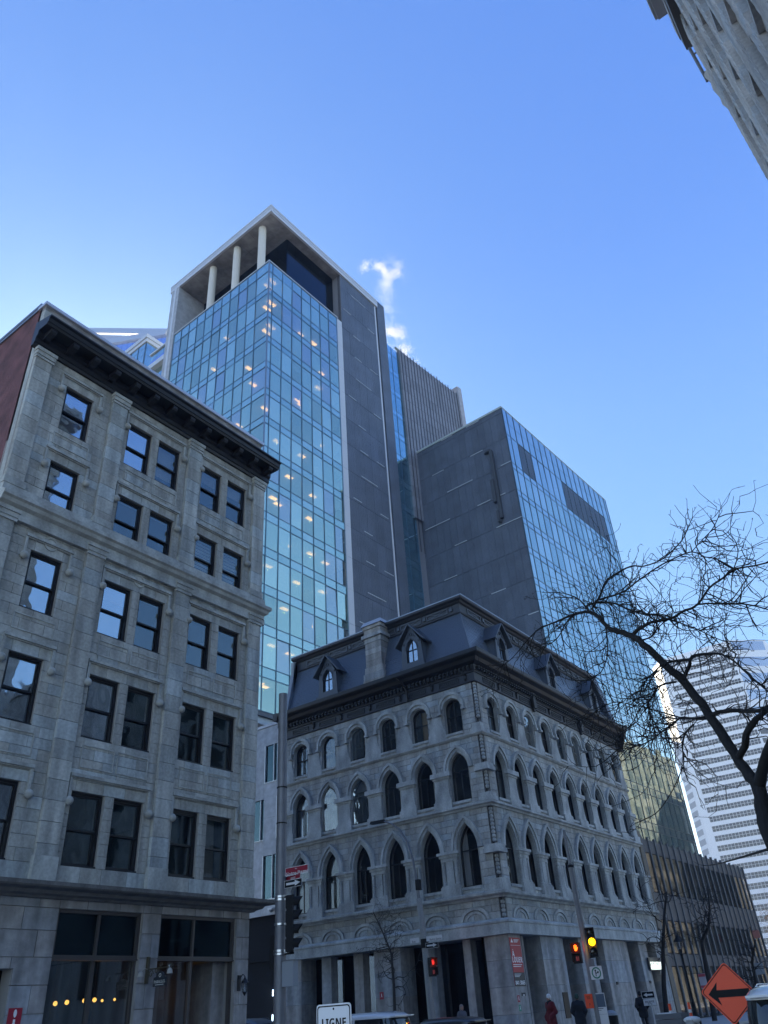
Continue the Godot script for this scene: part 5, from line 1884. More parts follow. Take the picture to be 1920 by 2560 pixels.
func white_banded_tower() -> void:
	var o := thing("white_banded_tower", "tall white office tower of horizontal window bands with cut corners, far behind the bare tree", "building", Vector3(-82, 0, -360))
	var white := mat("tower_white", lin(0.72, 0.73, 0.75), 0.6)
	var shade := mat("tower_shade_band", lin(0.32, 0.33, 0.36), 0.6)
	var glass := mat("band_glass", lin(0.03, 0.032, 0.038), 0.12)
	var blue := coated("band_glass_blue", lin(0.5, 0.58, 0.72), 0.6, 0.08)
	var grid := mat("band_grid", lin(0.55, 0.56, 0.58), 0.6)
	var A := Vector3(-104.7, 0, -368.2)
	var B := Vector3(-98.5, 0, -360)
	var Cc := Vector3(-65.4, 0, -360)
	var D := Vector3(-52.9, 0, -372.5)
	var faces := [[A, B, 0], [B, Cc, 1], [Cc, D, 2]]
	var m := MB.new()
	var top := 135.6
	var ring_ := [A, B, Cc, D, Vector3(-52.9, 0, -400), Vector3(-104.7, 0, -400)]
	var poly := PackedVector2Array()
	for p in ring_: poly.append(Vector2(p.x - o.position.x, -(p.z - o.position.z)))
	m.prism(poly, 0.0, top)
	var lay_up := Transform3D(Basis(Vector3(1, 0, 0), Vector3(0, 0, -1), Vector3(0, 1, 0)), Vector3.ZERO)
	part("shaft", m, white, o, lay_up)
	for f in faces:
		var a: Vector3 = f[0]
		var b: Vector3 = f[1]
		var u := (b - a).normalized()
		var n := u.cross(Vector3.UP)
		var t := rel(o, Transform3D(Basis(u, Vector3.UP, n), a))
		var w := a.distance_to(b)
		var k := 0
		while 12.0 + k * 3.83 < top - 4.5:
			var y := 12.0 + k * 3.83
			k += 1
			if f[2] == 1:
				var s := MB.new()
				s.box(Vector3(3.0, y, 0.0), Vector3(w - 0.6, y + 2.15, 0.02))
				var band := part("window_band", s, glass, o, t)
				s = MB.new()
				var x := 3.0
				while x < w - 0.5:
					s.box(Vector3(x - 0.07, y, 0.02), Vector3(x + 0.07, y + 2.15, 0.12))
					x += 1.42
				s.box(Vector3(3.0, y + 1.02, 0.02), Vector3(w - 0.6, y + 1.13, 0.1))
				part("muntins", s, grid, band)
			elif f[2] == 2:
				if y > 96.0:
					if k % 2: continue
					var s := MB.new()
					s.box(Vector3(0.5, y, 0.0), Vector3(w - 1.0, y + 4.4, 0.03))
					part("window_band", s, blue, o, t)
				else:
					var s := MB.new()
					s.box(Vector3(0.5, y, 0.0), Vector3(w - 0.6, y + 2.15, 0.03))
					part("window_band", s, glass, o, t)
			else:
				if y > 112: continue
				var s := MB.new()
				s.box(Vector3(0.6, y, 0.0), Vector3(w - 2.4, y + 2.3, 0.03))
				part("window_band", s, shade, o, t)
	var hb := thing("added_shade_slab", "unseen slab added behind the stone and glass block to shade the white banded tower", "building", Vector3(-160, 0, -405))  # unseen, added only to keep sun off the tower's lower cut corner
	m = MB.new()
	m.box(Vector3(-24, 0, -25), Vector3(22, 121, 25))
	part("shaft", m, white, hb)
	# plainer block further along, seen through the branches
	var q := thing("distant_office_block", "plain pale grey office block with window bands at the photo's right edge behind the branches", "building", Vector3(-24, 0, -215))
	m = MB.new()
	m.box(Vector3(-9.5, 0, -20), Vector3(25, 54, 0))
	part("shaft", m, mat("distant_grey", lin(0.35, 0.38, 0.40), 0.7), q)
	for k in 12:
		m = MB.new()
		m.box(Vector3(-9.0, 3 + k * 4.2, 0.0), Vector3(24, 5.2 + k * 4.2, 0.04))
		part("window_band", m, coated("distant_glass", lin(0.25, 0.33, 0.36), 0.85, 0.06), q)

func glass_gable_building() -> void:
	var K := 0.774
	var o := thing("glazed_roof_building", "pale glass building with a long sloping metal-edged roof, peeping over the stone office cornice", "building", Vector3(-62.0, 0, -48.0), deg_to_rad(-1.7))
	var blue := coated("violet_glass", lin(0.62, 0.64, 0.86), 0.85)
	var metal := mat("roof_metal", lin(0.5, 0.52, 0.58), 0.45, 0.3)
	var pale := coated("pale_glass", lin(0.70, 0.86, 0.84), 0.6)
	var alu := mat("mullion_metal", Color.BLACK)
	var conc := mat("roof_cladding", Color.WHITE)
	var V := func(x: float, y: float, z: float) -> Vector3: return Vector3(x * K, 1.6 + (y - 1.6) * K, z * K)
	var m := MB.new() # long roof slopes, dropping to the right
	m.hexa([V.call(-60, 60, -8), V.call(-24, 60, -8), V.call(-24, 60, -9), V.call(-60, 60, -9), V.call(-60, 154.2, -8), V.call(-24, 128.0, -8), V.call(-24, 128.0, -9), V.call(-60, 154.2, -9)])
	part("upper_wall", m, mat("violet_wall", lin(0.42, 0.44, 0.54), 0.5), o)
	for k in 5:
		m = MB.new()
		var d := 0.0 if k == 0 else 4.2 + k * 1.5
		m.bar(V.call(-60, 155.4 - d, -7.8), V.call(-22, 127.9 - d, -7.8), 0.6, 1.1 if k == 0 else 0.42)
		part("roof_edge" if k == 0 else "wall_band", m, metal if k == 0 else mat("violet_wall_band", lin(0.3, 0.32, 0.38), 0.6), o)
	for i in 11:
		m = MB.new()
		var x0 := -43.0 + i * 2.2
		var x1 := x0 + 2.1
		var y0 := 136.2 - (x0 + 42) * 0.576
		var y1 := 136.2 - (x1 + 42) * 0.576
		m.hexa([V.call(x0, 90, -5), V.call(x1, 90, -5), V.call(x1, 90, -5.2), V.call(x0, 90, -5.2), V.call(x0, y0, -5), V.call(x1, y1, -5), V.call(x1, y1, -5.2), V.call(x0, y0, -5.2)])
		part("sloping_glass_panel", m, blue, o)
	m = MB.new()
	m.bar(V.call(-46, 138.9, -4.9), V.call(-18.8, 123.3, -4.9), 0.7, 1.0)
	part("sloping_roof_edge", m, metal, o)
	m = MB.new() # glazed corner block in front
	m.box(V.call(-40, 50, -3.9), V.call(-18.6, 116.2, -0.7))
	part("corner_block_core", m, mat("office_wall", Color.BLACK), o)
	m = MB.new()
	m.box(V.call(-40, 116.4, -6), V.call(-17.9, 117.3, 0.2))
	m.box(V.call(-40, 117.35, -6), V.call(-17.75, 118.3, 0.4))
	part("corner_block_roof", m, conc, o)
	for i in 6:
		for r in [[114.9, 116.3], [113.1, 114.8], [109.0, 113.0], [104.5, 108.9]]:
			m = MB.new()
			m.box(V.call(-18.2 - i * 2.35, r[0], 0), V.call(-18.2 - (i + 1) * 2.35 + 0.1, r[1], 0.05))
			part("glass_panel", m, pale, o)
		m = MB.new()
		m.box(V.call(-18.15 - i * 2.35, 100, -0.05), V.call(-18.27 - i * 2.35, 116.3, 0.12))
		part("mullion", m, alu, o)
	for i in 2:
		for r in [[114.9, 116.3], [113.1, 114.8], [109.0, 113.0], [104.5, 108.9]]:
			m = MB.new()
			m.box(V.call(-18.15, r[0], -0.1 - i * 1.9), V.call(-18.1, r[1], -1.9 - i * 1.9))
			part("glass_panel", m, pale, o)
	for r in [[107.4, 108.9, 0], [105.3, 107.3, 1], [100.5, 104.0, 0]]: # wing that meets the tower
		for i in 4:
			m = MB.new()
			m.box(V.call(-14.1 + i * 2.0, r[0], 1.0), V.call(-12.16 + i * 2.0, r[1], 1.05))
			part("wing_glass_panel", m, blue if r[2] else pale, o)
	m = MB.new()
	m.box(V.call(-14.2, 108.95, 0.6), V.call(-6, 109.3, 1.3))
	m.box(V.call(-14.2, 104.1, 0.6), V.call(-6, 105.2, 1.9))
	part("wing_ledge", m, conc, o)
	m = MB.new()
	m.box(V.call(-14.0, 0, -8), V.call(-6, 108.9, 0.8))
	m.box(V.call(-40, 0, -8), V.call(-18.6, 104, -0.7))
	part("body", m, mat("office_wall", Color.BLACK), o)

func ornate_tower_near() -> void:
	var X := 2.3
	var o := thing("carved_stone_highrise", "tall carved stone high-rise at the photo's upper right corner, with banded piers and dark cornice", "building", Vector3(X, 0, -6.0))
	var F := rel(o, Transform3D(Basis(Vector3(0, 0, 1), Vector3(0, 1, 0), Vector3(-1, 0, 0)), Vector3(X, 0, -23.7)))
	var ms := stone_set("highrise_stone", [0.62, 0.61, 0.60], 0.06, 4, texs["grain"], texs["blotch"])
	var dark := mat("highrise_cornice", lin(0.11, 0.108, 0.108), 0.7)
	var glass := coated("highrise_glass", lin(0.25, 0.33, 0.36), 0.6)
	var fr := mat("highrise_frame", lin(0.015, 0.025, 0.028), 0.5)
	var wins := [1.35, 3.2, 5.6, 7.45, 9.85, 11.7, 14.1, 15.95, 18.35]
	var m := MB.new()
	m.box(Vector3(0, 0, -16), Vector3(20.6, 43, -0.6))
	part("body", m, ms[1], o, F)
	var floors := []
	for k in 10: floors.append(4.2 + k * 3.65)
	# piers of banded stones between the windows
	var us := [0.0]
	for w in wins: us.append(w); us.append(w + 1.15)
	us.append(20.6)
	var count := 0
	for i in range(0, us.size() - 1, 2):
		var narrow: bool = us[i + 1] - us[i] < 0.9
		var y := 4.0
		if i > 14:
			var b := MB.new()
			b.box(Vector3(us[i], 4.0, -0.6), Vector3(us[i + 1], 39.0, 0.0))
			part("plain_pier", b, ms[1], o, F)
			continue
		while y < 39.0:
			var b := MB.new()
			var w0: float = us[i] + 0.02
			var w1: float = us[i + 1] - 0.02
			b.hexa([Vector3(w0, y, 0.04), Vector3(w1, y, 0.04), Vector3(w1, y, -0.6), Vector3(w0, y, -0.6), Vector3(w0, y + 0.472, 0.055), Vector3(w1, y + 0.472, 0.055), Vector3(w1, y + 0.472, -0.6), Vector3(w0, y + 0.472, -0.6)])
			if y > 15.0:
				b.hexa([Vector3(w0 + 0.16, y + 0.02, 0.05), Vector3(w1 - 0.16, y + 0.02, 0.05), Vector3(w1 - 0.16, y + 0.02, 0.0), Vector3(w0 + 0.16, y + 0.02, 0.0), Vector3(w0 + 0.2, y + 0.4, 0.085), Vector3(w1 - 0.2, y + 0.4, 0.085), Vector3(w1 - 0.2, y + 0.42, 0.0), Vector3(w0 + 0.2, y + 0.42, 0.0)])
			if y > 17.0:
				part("pier_stone", b, ms[rng.randi() % 4], o, F)
			else:
				stuff(part("pier_stone_row", b, ms[1], o, F))
			y += 0.475
	for w in wins:
		for k in floors.size():
			var y: float = floors[k]
			var b := MB.new()
			b.box(Vector3(w, y - 1.25, -0.6), Vector3(w + 1.15, y, -0.12))
			b.box(Vector3(w + 0.001, y - 0.14, -0.12), Vector3(w + 1.149, y, 0.02))
			if w < 17: part("window_apron", b, ms[k % 4], o, F)
			b = MB.new()
			frame(b, w, y, w + 1.15, y + 2.4, 0.08, -0.5, -0.35)
			b.box(Vector3(w + 0.08, y + 1.15, -0.48), Vector3(w + 1.07, y + 1.22, -0.36))
			var win := part("window", b, fr, o, F)
			b = MB.new()
			b.box(Vector3(w + 0.08, y + 0.08, -0.44), Vector3(w + 1.07, y + 2.32, -0.43))
			part("pane", b, glass, win)
	for q in [[0.0, 37.9, 0.30, 0.0], [0.0, 38.9, 0.34, 0.2]]:
		m = MB.new()
		m.box(Vector3(-0.4, q[1], -1.2), Vector3(20.8, q[1] + 0.9, q[2]))
		part("cornice", m, dark if q[3] == 0.0 else ms[0], o, F)
	m = MB.new()
	for k in 52:
		m.box(Vector3(-0.2 + k * 0.4, 38.82, 0.2), Vector3(0.0 + k * 0.4, 38.9, 0.29))
	part("dentil_row", m, dark, o, F)
	m = MB.new()
	m.box(Vector3(-0.3, 39.8, -1.2), Vector3(20.7, 42.2, 0.05))
	part("attic_wall", m, ms[2], o, F)
	m = MB.new()
	m.box(Vector3(-0.9, 42.2, -1.2), Vector3(21.2, 42.5, 0.68))
	m.box(Vector3(-1.0, 42.5, -1.2), Vector3(21.3, 43.4, 0.8))
	part("crown_cornice", m, mat("crown_stone", lin(0.3, 0.31, 0.33), 0.8), o, F)
	m = MB.new()
	m.tube([Vector3(-0.05, 34.6, 0.2), Vector3(-0.05, 37.4, 0.2)], [0.07, 0.07], 7)
	m.box(Vector3(-0.08, 35.2, 0.0), Vector3(-0.02, 35.26, 0.2)); m.box(Vector3(-0.08, 36.8, 0.0), Vector3(-0.02, 36.86, 0.2))
	part("downpipe", m, mat("downpipe_metal", lin(0.12, 0.12, 0.12), 0.5), o, F)
	m = MB.new()
	m.lathe(PackedVector2Array([Vector2(0.05, 32.0), Vector2(0.16, 32.5), Vector2(0.12, 33.0), Vector2(0.2, 33.7), Vector2(0.15, 34.2), Vector2(0.24, 34.8)]), Vector3(0.1, 0, 0.0), 10)
	part("carved_capital", m, ms[0], o, F)
	# the block across the next side street and a sunlit block beyond: seen in the windows opposite
	var nb := thing("corner_stone_block", "grey-green stone block across the street, seen mirrored in the office windows", "building", Vector3(10.3, 0, -38))
	m = MB.new()
	m.box(Vector3(-8, 0, -7.5), Vector3(14, 25.0, 7.5))
	part("body", m, ms[0], nb)
	for f in 6:
		for i in 5:
			m = MB.new()
			m.box(Vector3(-8.05, 3.5 + f * 3.6, -6.6 + i * 2.9), Vector3(-8.0, 5.6 + f * 3.6, -5.3 + i * 2.9))
			part("window", m, fr, nb)
	m = MB.new()
	m.box(Vector3(-8.6, 24.6, -8), Vector3(14.3, 25.4, 8))
	part("cornice", m, ms[1], nb)
	nb = thing("sunlit_stone_block", "sunlit tan stone building down the street, seen mirrored in the glass front", "building", Vector3(26, 0, -215))
	m = MB.new()
	m.box(Vector3(-11, 0, -50), Vector3(25, 56, 50))
	part("body", m, stain(tri_tex(mat("tan_stone", lin(0.20, 0.20, 0.185), 0.9), texs["grain"], Vector3.ONE * 0.1), texs["blotch"], Vector3.ONE * 0.05), nb)
	for f in 11:
		for i in 24:
			m = MB.new()
			m.box(Vector3(-11.06, 5 + f * 4.6, -48 + i * 4.0), Vector3(-11.0, 7.8 + f * 4.6, -46 + i * 4.0))
			part("window", m, fr, nb)

func steam() -> void:
	# steam as a drift of tiny sunlit flecks, dense at the outlet and torn to wisps above
	var spine := [Vector3(-47.8, 88.0, -78), Vector3(-48.3, 91, -78), Vector3(-49.2, 95.5, -78), Vector3(-50.0, 99, -78), Vector3(-51.0, 103.6, -78), Vector3(-51.2, 108, -78), Vector3(-50.6, 112.5, -78), Vector3(-49.0, 114.3, -78), Vector3(-47.2, 111.9, -78)]
	var wisp := [Vector3(-50.4, 113.5, -78), Vector3(-51.5, 117, -78), Vector3(-53, 118.4, -78), Vector3(-55.5, 119.3, -78)]
	var m := mat("steam_white", lin(0.38, 0.38, 0.38), 1.0)
	m.backlight_enabled = true
	m.backlight = Color(1, 1, 1)
	var noise := FastNoiseLite.new()
	noise.seed = 5
	noise.frequency = 0.3
	noise.fractal_octaves = 4
	var s := MB.new()
	s.tri(Vector3(-0.035, -0.02, 0), Vector3(0.035, -0.02, 0), Vector3(0, 0.04, 0))
	s.tri(Vector3(0, -0.02, -0.035), Vector3(0, -0.02, 0.035), Vector3(0, 0.04, 0))
	var spots: Array[Transform3D] = []
	var tries := 0
	while spots.size() < 45000 and tries < 900000:
		tries += 1
		var up := rng.randf() < 0.9
		var path: Array = spine if up else wisp
		var x := pow(rng.randf(), 1.5) * (path.size() - 1.001) if up else rng.randf() * (path.size() - 1.001)
		var i := int(x)
		var wide := lerpf(0.85, 1.15, clampf(x / 6.0, 0, 1)) if up else 0.6
		var p: Vector3 = path[i].lerp(path[i + 1], x - i) + Vector3(rng.randfn(0, wide * 0.8), rng.randfn(0, wide), rng.randfn(0, wide * 0.8))
		if smoothstep(-0.15, 0.6, noise.get_noise_3dv(p)) < rng.randf(): continue
		if up and x > 3.4 and x < 5.2 and rng.randf() < 0.75: continue
		var k := rng.randf_range(0.4, 0.9) * (1.0 if x < 3.5 or not up else 0.75)
		spots.append(Transform3D(Basis.from_euler(Vector3(rng.randf() * 6, rng.randf() * 6, rng.randf() * 6)).scaled(Vector3.ONE * k), p))
	var mm := MultiMesh.new()
	mm.transform_format = MultiMesh.TRANSFORM_3D
	mm.mesh = s.mesh()
	mm.instance_count = spots.size()
	for i in spots.size(): mm.set_instance_transform(i, spots[i])
	var o := MultiMeshInstance3D.new()
	o.name = "steam_plume"
	o.multimesh = mm
	o.material_override = m
	add_child(o)
	meta(o, "thin white sunlit steam drifting up from behind the tower roof", "steam")
	stuff(o)

# ---------------------------------------------------------------- street furniture
func posted(m: MB, poly: Array, w0: float, w1: float) -> void:
	var p := PackedVector2Array()
	for i in range(0, poly.size(), 2): p.append(Vector2(poly[i], poly[i + 1]))
	m.prism(p, w0, w1, true)

func rounded(w: float, h: float, r: float) -> PackedVector2Array:
	var p := PackedVector2Array()
	for c in [[w / 2 - r, h / 2 - r, 0], [-w / 2 + r, h / 2 - r, 1], [-w / 2 + r, -h / 2 + r, 2], [w / 2 - r, -h / 2 + r, 3]]:
		for i in 5:
			var a: float = PI / 2 * (c[2] + i / 4.0)
			p.append(Vector2(c[0] + r * cos(a), c[1] + r * sin(a)))
	return p

func plate(called: String, w: float, h: float, border: Material, face: Material, under: Node3D, at: Transform3D, r := 0.03, edge := 0.02) -> MeshInstance3D:
	var m := MB.new()
	m.prism(rounded(w, h, r), -0.004, 0.0, true)
	var o := part(called, m, border, under, at)
	m = MB.new()
	m.prism(rounded(w - edge * 2, h - edge * 2, r * 0.7), 0.0, 0.003)
	part("face", m, face, o)
	return o

func arrow_shape(m: MB, l: float, h: float, flip := 1.0) -> void:
	posted(m, [-l * flip, -h * 0.4, l * 0.25 * flip, -h * 0.4, l * 0.25 * flip, -h, l * flip, 0, l * 0.25 * flip, h, l * 0.25 * flip, h * 0.4, -l * flip, h * 0.4], 0.002, 0.006)

func signal_head(o: Node3D, at: Transform3D, lenses: Array, r := 0.15) -> void:
	var black := mat("signal_black", lin(0.007, 0.008, 0.010), 0.45)
	var n := lenses.size()
	var h := n * r * 2.5
	var m := MB.new()
	m.box(Vector3(-r * 1.15, -h * 0.5, -r * 1.3), Vector3(r * 1.15, h * 0.5, 0.0))
	for i in n:
		m.box(Vector3(-r * 1.2, -h * 0.5 + i * r * 2.5 + 0.02, -r * 1.45), Vector3(r * 1.2, -h * 0.5 + (i + 1) * r * 2.5 - 0.06, -r * 1.3))
	var head := part("signal_housing", m, black, o, at)
	for i in n:
		var c := h * 0.5 - (i + 0.5) * r * 2.5
		m = MB.new()
		m.lathe(PackedVector2Array([Vector2(r, 0.0), Vector2(r * 0.7, 0.03), Vector2(0.001, 0.045)]), Vector3(0, c, 0.0), 18, Basis(Vector3.RIGHT, PI / 2))
		part("lens", m, lenses[i], head)
		m = MB.new()
		for k in 10: # visor: upper half of a tube, cut on the slant
			var a0 := PI * (k / 10.0) * 1.3 - PI * 0.15
			var a1 := PI * ((k + 1) / 10.0) * 1.3 - PI * 0.15
			var d0 := r * (1.0 + 0.9 * maxf(0, sin(a0)))
			var d1 := r * (1.0 + 0.9 * maxf(0, sin(a1)))
			var p := func(a: float, q: float, z: float) -> Vector3: return Vector3(cos(a) * q, c + sin(a) * q, z)
			m.quad(p.call(a0, r * 1.1, 0), p.call(a0, r * 1.1, d0), p.call(a1, r * 1.1, d1), p.call(a1, r * 1.1, 0))
			m.quad(p.call(a0, r * 1.04, 0), p.call(a1, r * 1.04, 0), p.call(a1, r * 1.04, d1), p.call(a0, r * 1.04, d0))
			m.quad(p.call(a0, r * 1.04, d0), p.call(a1, r * 1.04, d1), p.call(a1, r * 1.1, d1), p.call(a0, r * 1.1, d0))
		part("visor", m, black, head)

func street_furniture() -> void:
	var steel := tri_tex(mat("pole_steel", lin(0.2, 0.205, 0.22), 0.5, 0.3), texs["soft"], Vector3(1, 0.3, 1))
	var band := mat("clamp_band", lin(0.5, 0.52, 0.55), 0.3, 0.9)
	var black := mat("signal_black", Color.BLACK)
	var white := mat("sign_white", lin(0.62, 0.62, 0.62), 0.5)
	var red := mat("sign_red", lin(0.25, 0.012, 0.03), 0.5)
	var off := mat("lens_dark", lin(0.03, 0.025, 0.02), 0.15)
	# --- signal pole at the café corner
	var S := 20.5 / 12.0
	var P := Vector3(-19.63, 0, -20.5)
	var Y := func(y: float) -> float: return 1.6 + (y - 1.6) * S
	var o := thing("signal_pole", "tall grey steel signal pole with clamp bands standing at the stone office's corner", "pole", P)
	var m := MB.new()
	m.tube([Vector3(0, 0.1, 0), Vector3(0, 5.0, 0), Vector3(0, 12.05, 0)], [0.2, 0.18, 0.155], 16)
	part("shaft", m, steel, o)
	m = MB.new()
	m.lathe(PackedVector2Array([Vector2(0.34, 0.1), Vector2(0.34, 0.16), Vector2(0.24, 0.24), Vector2(0.22, 0.7), Vector2(0.2, 0.75)]), Vector3.ZERO, 16)
	part("base", m, steel, o)
	for y in [3.65, 3.6, 3.18, 2.74, 2.69]:
		m = MB.new()
		m.lathe(PackedVector2Array([Vector2(0.19, Y.call(y) - 0.035), Vector2(0.205, Y.call(y) - 0.03), Vector2(0.205, Y.call(y) + 0.03), Vector2(0.19, Y.call(y) + 0.035)]), Vector3.ZERO, 16)
		m.box(Vector3(0.1, Y.call(y) - 0.03, -0.03), Vector3(0.26, Y.call(y) + 0.03, 0.03))
		part("clamp_band", m, band, o)
	for y in [7.4, 8.6]:
		m = MB.new()
		m.lathe(PackedVector2Array([Vector2(0.17, y - 0.02), Vector2(0.182, y - 0.02), Vector2(0.182, y + 0.02), Vector2(0.17, y + 0.02)]), Vector3.ZERO, 16)
		part("joint_ring", m, black, o)
	# street-name signs
	var n := thing("street_name_sign", "red street-name sign with white lettering on the signal pole, uppermost of its signs", "street sign", P + Vector3(0.72, Y.call(4.07), 0.02))
	var f := plate("plate", 1.02, 0.24, white, red, n, Transform3D.IDENTITY, 0.03, 0.014)
	text("Notre-Dame", 0.165, white, f, Transform3D(Basis.IDENTITY, Vector3(0.02, -0.085, 0.004)), "lettering", "Droid Serif", true)
	text("Rue", 0.06, white, f, Transform3D(Basis.IDENTITY, Vector3(-0.02, 0.055, 0.004)), "small_lettering")
	var n2 := thing("street_name_sign", "smaller red street-name sign tucked under the upper one on the signal pole", "street sign", P + Vector3(0.5, Y.call(3.965), -0.05), deg_to_rad(-14))
	f = plate("plate", 0.86, 0.16, white, red, n2, Transform3D.IDENTITY, 0.02, 0.01)
	text("OUEST", 0.09, white, f, Transform3D(Basis.IDENTITY, Vector3(0.0, -0.035, 0.004)), "lettering", "Droid Sans", true)
	var ow := thing("one_way_sign", "black one-way sign with white right-pointing arrow under the red street-name signs", "road sign", P + Vector3(0.58, Y.call(3.85), 0.03))
	f = plate("plate", 0.78, 0.23, white, black, ow, Transform3D.IDENTITY, 0.02, 0.012)
	m = MB.new()
	arrow_shape(m, 0.31, 0.085)
	part("arrow", m, white, f)
	# signal heads
	var sg := thing("traffic_signal", "black four-lens traffic signal in profile, visors to the right, on the grey signal pole", "traffic light", P + Vector3(0.56, Y.call(3.17), 0.0))
	var look := Basis(Vector3.UP, deg_to_rad(128))
	signal_head(sg, Transform3D(look, Vector3.ZERO), [off, off, off, off], 0.16)
	m = MB.new()
	m.box(Vector3(-0.5, 0.78, -0.03), Vector3(0.02, 0.83, 0.03)); m.box(Vector3(-0.5, -0.86, -0.03), Vector3(0.02, -0.81, 0.03))
	part("mount_arm", m, black, sg)
	var s2 := thing("traffic_signal", "dark traffic signal half hidden behind the left side of the signal pole", "traffic light", P + Vector3(-0.45, Y.call(2.75), -0.3))
	signal_head(s2, Transform3D(Basis(Vector3.UP, deg_to_rad(200)), Vector3.ZERO), [off, off, off], 0.13)
	var bx := thing("control_cabinet", "plain grey signal control cabinet strapped to the right of the signal pole", "cabinet", P + Vector3(0.42, Y.call(2.36), 0.0))
	m = MB.new()
	m.box(Vector3(-0.22, -0.34, -0.12), Vector3(0.24, 0.34, 0.12))
	part("cabinet_box", m, mat("cabinet_grey", lin(0.25, 0.27, 0.29), 0.6), bx)
	m = MB.new()
	m.box(Vector3(-0.24, 0.34, -0.14), Vector3(0.26, 0.37, 0.14))
	part("cabinet_lid", m, steel, bx)
	# --- curved street lamp in front of the bank
	var Q := Vector3(-24.95, 0, -36.6)
	var lp := thing("street_lamp", "tall grey street lamp with curved arm reaching left, before the bank's side-street face", "street lamp", Q)
	m = MB.new()
	m.tube([Vector3(0, 0.1, 0), Vector3(-0.1, 4.0, 0), Vector3(-0.25, 6.6, 0)], [0.19, 0.165, 0.14], 14)
	part("shaft", m, tri_tex(mat("lamp_concrete", lin(0.33, 0.34, 0.33), 0.8), texs["grain"], Vector3.ONE), lp)
	m = MB.new()
	m.tube([Vector3(-0.25, 6.5, 0), Vector3(-0.32, 7.5, 0), Vector3(-0.46, 8.5, 0), Vector3(-0.75, 9.45, 0), Vector3(-1.2, 10.15, 0), Vector3(-1.7, 10.5, 0), Vector3(-2.25, 10.75, 0)], [0.09, 0.075, 0.068, 0.06, 0.055, 0.05, 0.045], 10)
	part("curved_arm", m, steel, lp)
	m = MB.new()
	m.hexa([Vector3(-3.15, 10.72, 0.14), Vector3(-2.2, 10.66, 0.09), Vector3(-2.2, 10.66, -0.09), Vector3(-3.15, 10.72, -0.14), Vector3(-3.1, 10.86, 0.1), Vector3(-2.2, 10.84, 0.07), Vector3(-2.2, 10.84, -0.07), Vector3(-3.1, 10.86, -0.1)])
	part("lamp_head", m, black, lp)
	m = MB.new()
	m.lathe(PackedVector2Array([Vector2(0.2, 4.35), Vector2(0.2, 4.75)]), Vector3(-0.11, 0, 0), 14)
	m.box(Vector3(-0.35, 7.0, -0.1), Vector3(-0.1, 7.5, 0.1))
	part("collar", m, black, lp)
	var ns := thing("street_name_sign", "white street-name sign in two halves either side of the curved lamp's shaft", "street sign", Q + Vector3(-0.1, 4.72, 0.2))
	f = plate("left_plate", 0.55, 0.22, white, white, ns, Transform3D(Basis.IDENTITY, Vector3(-0.48, 0, 0)), 0.01, 0.01)
	text("Rue", 0.13, black, f, Transform3D(Basis.IDENTITY, Vector3(-0.05, -0.05, 0.004)))
	f = plate("right_plate", 0.95, 0.22, white, white, ns, Transform3D(Basis.IDENTITY, Vector3(0.72, 0, 0)), 0.01, 0.01)
	text("Notre-Dame", 0.13, black, f, Transform3D(Basis.IDENTITY, Vector3(0.08, -0.05, 0.004)))
	ow = thing("one_way_sign", "black one-way sign with white right arrow on the curved lamp's shaft", "road sign", Q + Vector3(0.45, 4.42, 0.2))
	f = plate("plate", 0.76, 0.25, white, black, ow, Transform3D.IDENTITY, 0.02, 0.012)
	m = MB.new()
	arrow_shape(m, 0.3, 0.085)
	part("arrow", m, white, f)
	var hand := glow("dont_walk_glow", Color(1.0, 0.46, 0.10), 0.75)
	var dim := glow("dont_walk_dim", Color(0.55, 0.2, 0.19), 0.10)
	var ps := thing("pedestrian_signal", "dim red pedestrian signal in a black box on the curved lamp's shaft", "pedestrian signal", Q + Vector3(0.32, 3.5, 0.05))
	pedestrian_head(ps, Transform3D(Basis(Vector3.UP, deg_to_rad(75)), Vector3.ZERO), dim, dim)
	# --- signal post on the bank's corner
	var K := 36.5 / 19.5
	var R := Vector3(-16.45, 0, -36.5)
	var yy := func(y: float) -> float: return 1.6 + (y - 1.6) * K
	var pp := thing("signal_post", "grey steel signal post with an open top before the bank's long face", "pole", R)
	m = MB.new()
	m.tube([Vector3(0.08, 0.13, 0), Vector3(0.05, 3.5, 0), Vector3(0, 5.6, 0), Vector3(0.0, 7.0, 0)], [0.155, 0.14, 0.125, 0.12], 14)
	part("shaft", m, steel, pp)
	m = MB.new()
	m.tube([Vector3(0, 6.9, 0), Vector3(0, 8.5, 0)], [0.075, 0.07], 12)
	part("upper_shaft", m, steel, pp)
	m = MB.new()
	m.lathe(PackedVector2Array([Vector2(0.14, 6.86), Vector2(0.15, 6.95), Vector2(0.08, 7.02)]), Vector3.ZERO, 14)
	part("reducer", m, black, pp)
	var amber := glow("amber_signal_lens", Color(1.0, 0.74, 0.06), 1.2)
	sg = thing("traffic_signal", "traffic signal with its amber lens lit, on the post before the bank", "traffic light", R + Vector3(0.42, yy.call(2.77), 0.1))
	signal_head(sg, Transform3D(Basis(Vector3.UP, deg_to_rad(28)), Vector3.ZERO), [off, amber, off], 0.15)
	m = MB.new()
	m.box(Vector3(-0.45, 0.5, -0.1), Vector3(0.0, 0.56, -0.04)); m.box(Vector3(-0.45, -0.6, -0.1), Vector3(0.0, -0.54, -0.04))
	part("mount_arm", m, black, sg)
	var al := OmniLight3D.new()
	al.name = "amber_light"
	al.light_color = Color(1.0, 0.72, 0.15)
	al.light_energy = 0.25
	al.light_size = 0.14
	al.position = Vector3(0.08, 0.0, 0.22)
	al.omni_range = 10.0; al.omni_attenuation = 2.0
	al.shadow_enabled = true
	sg.add_child(al)
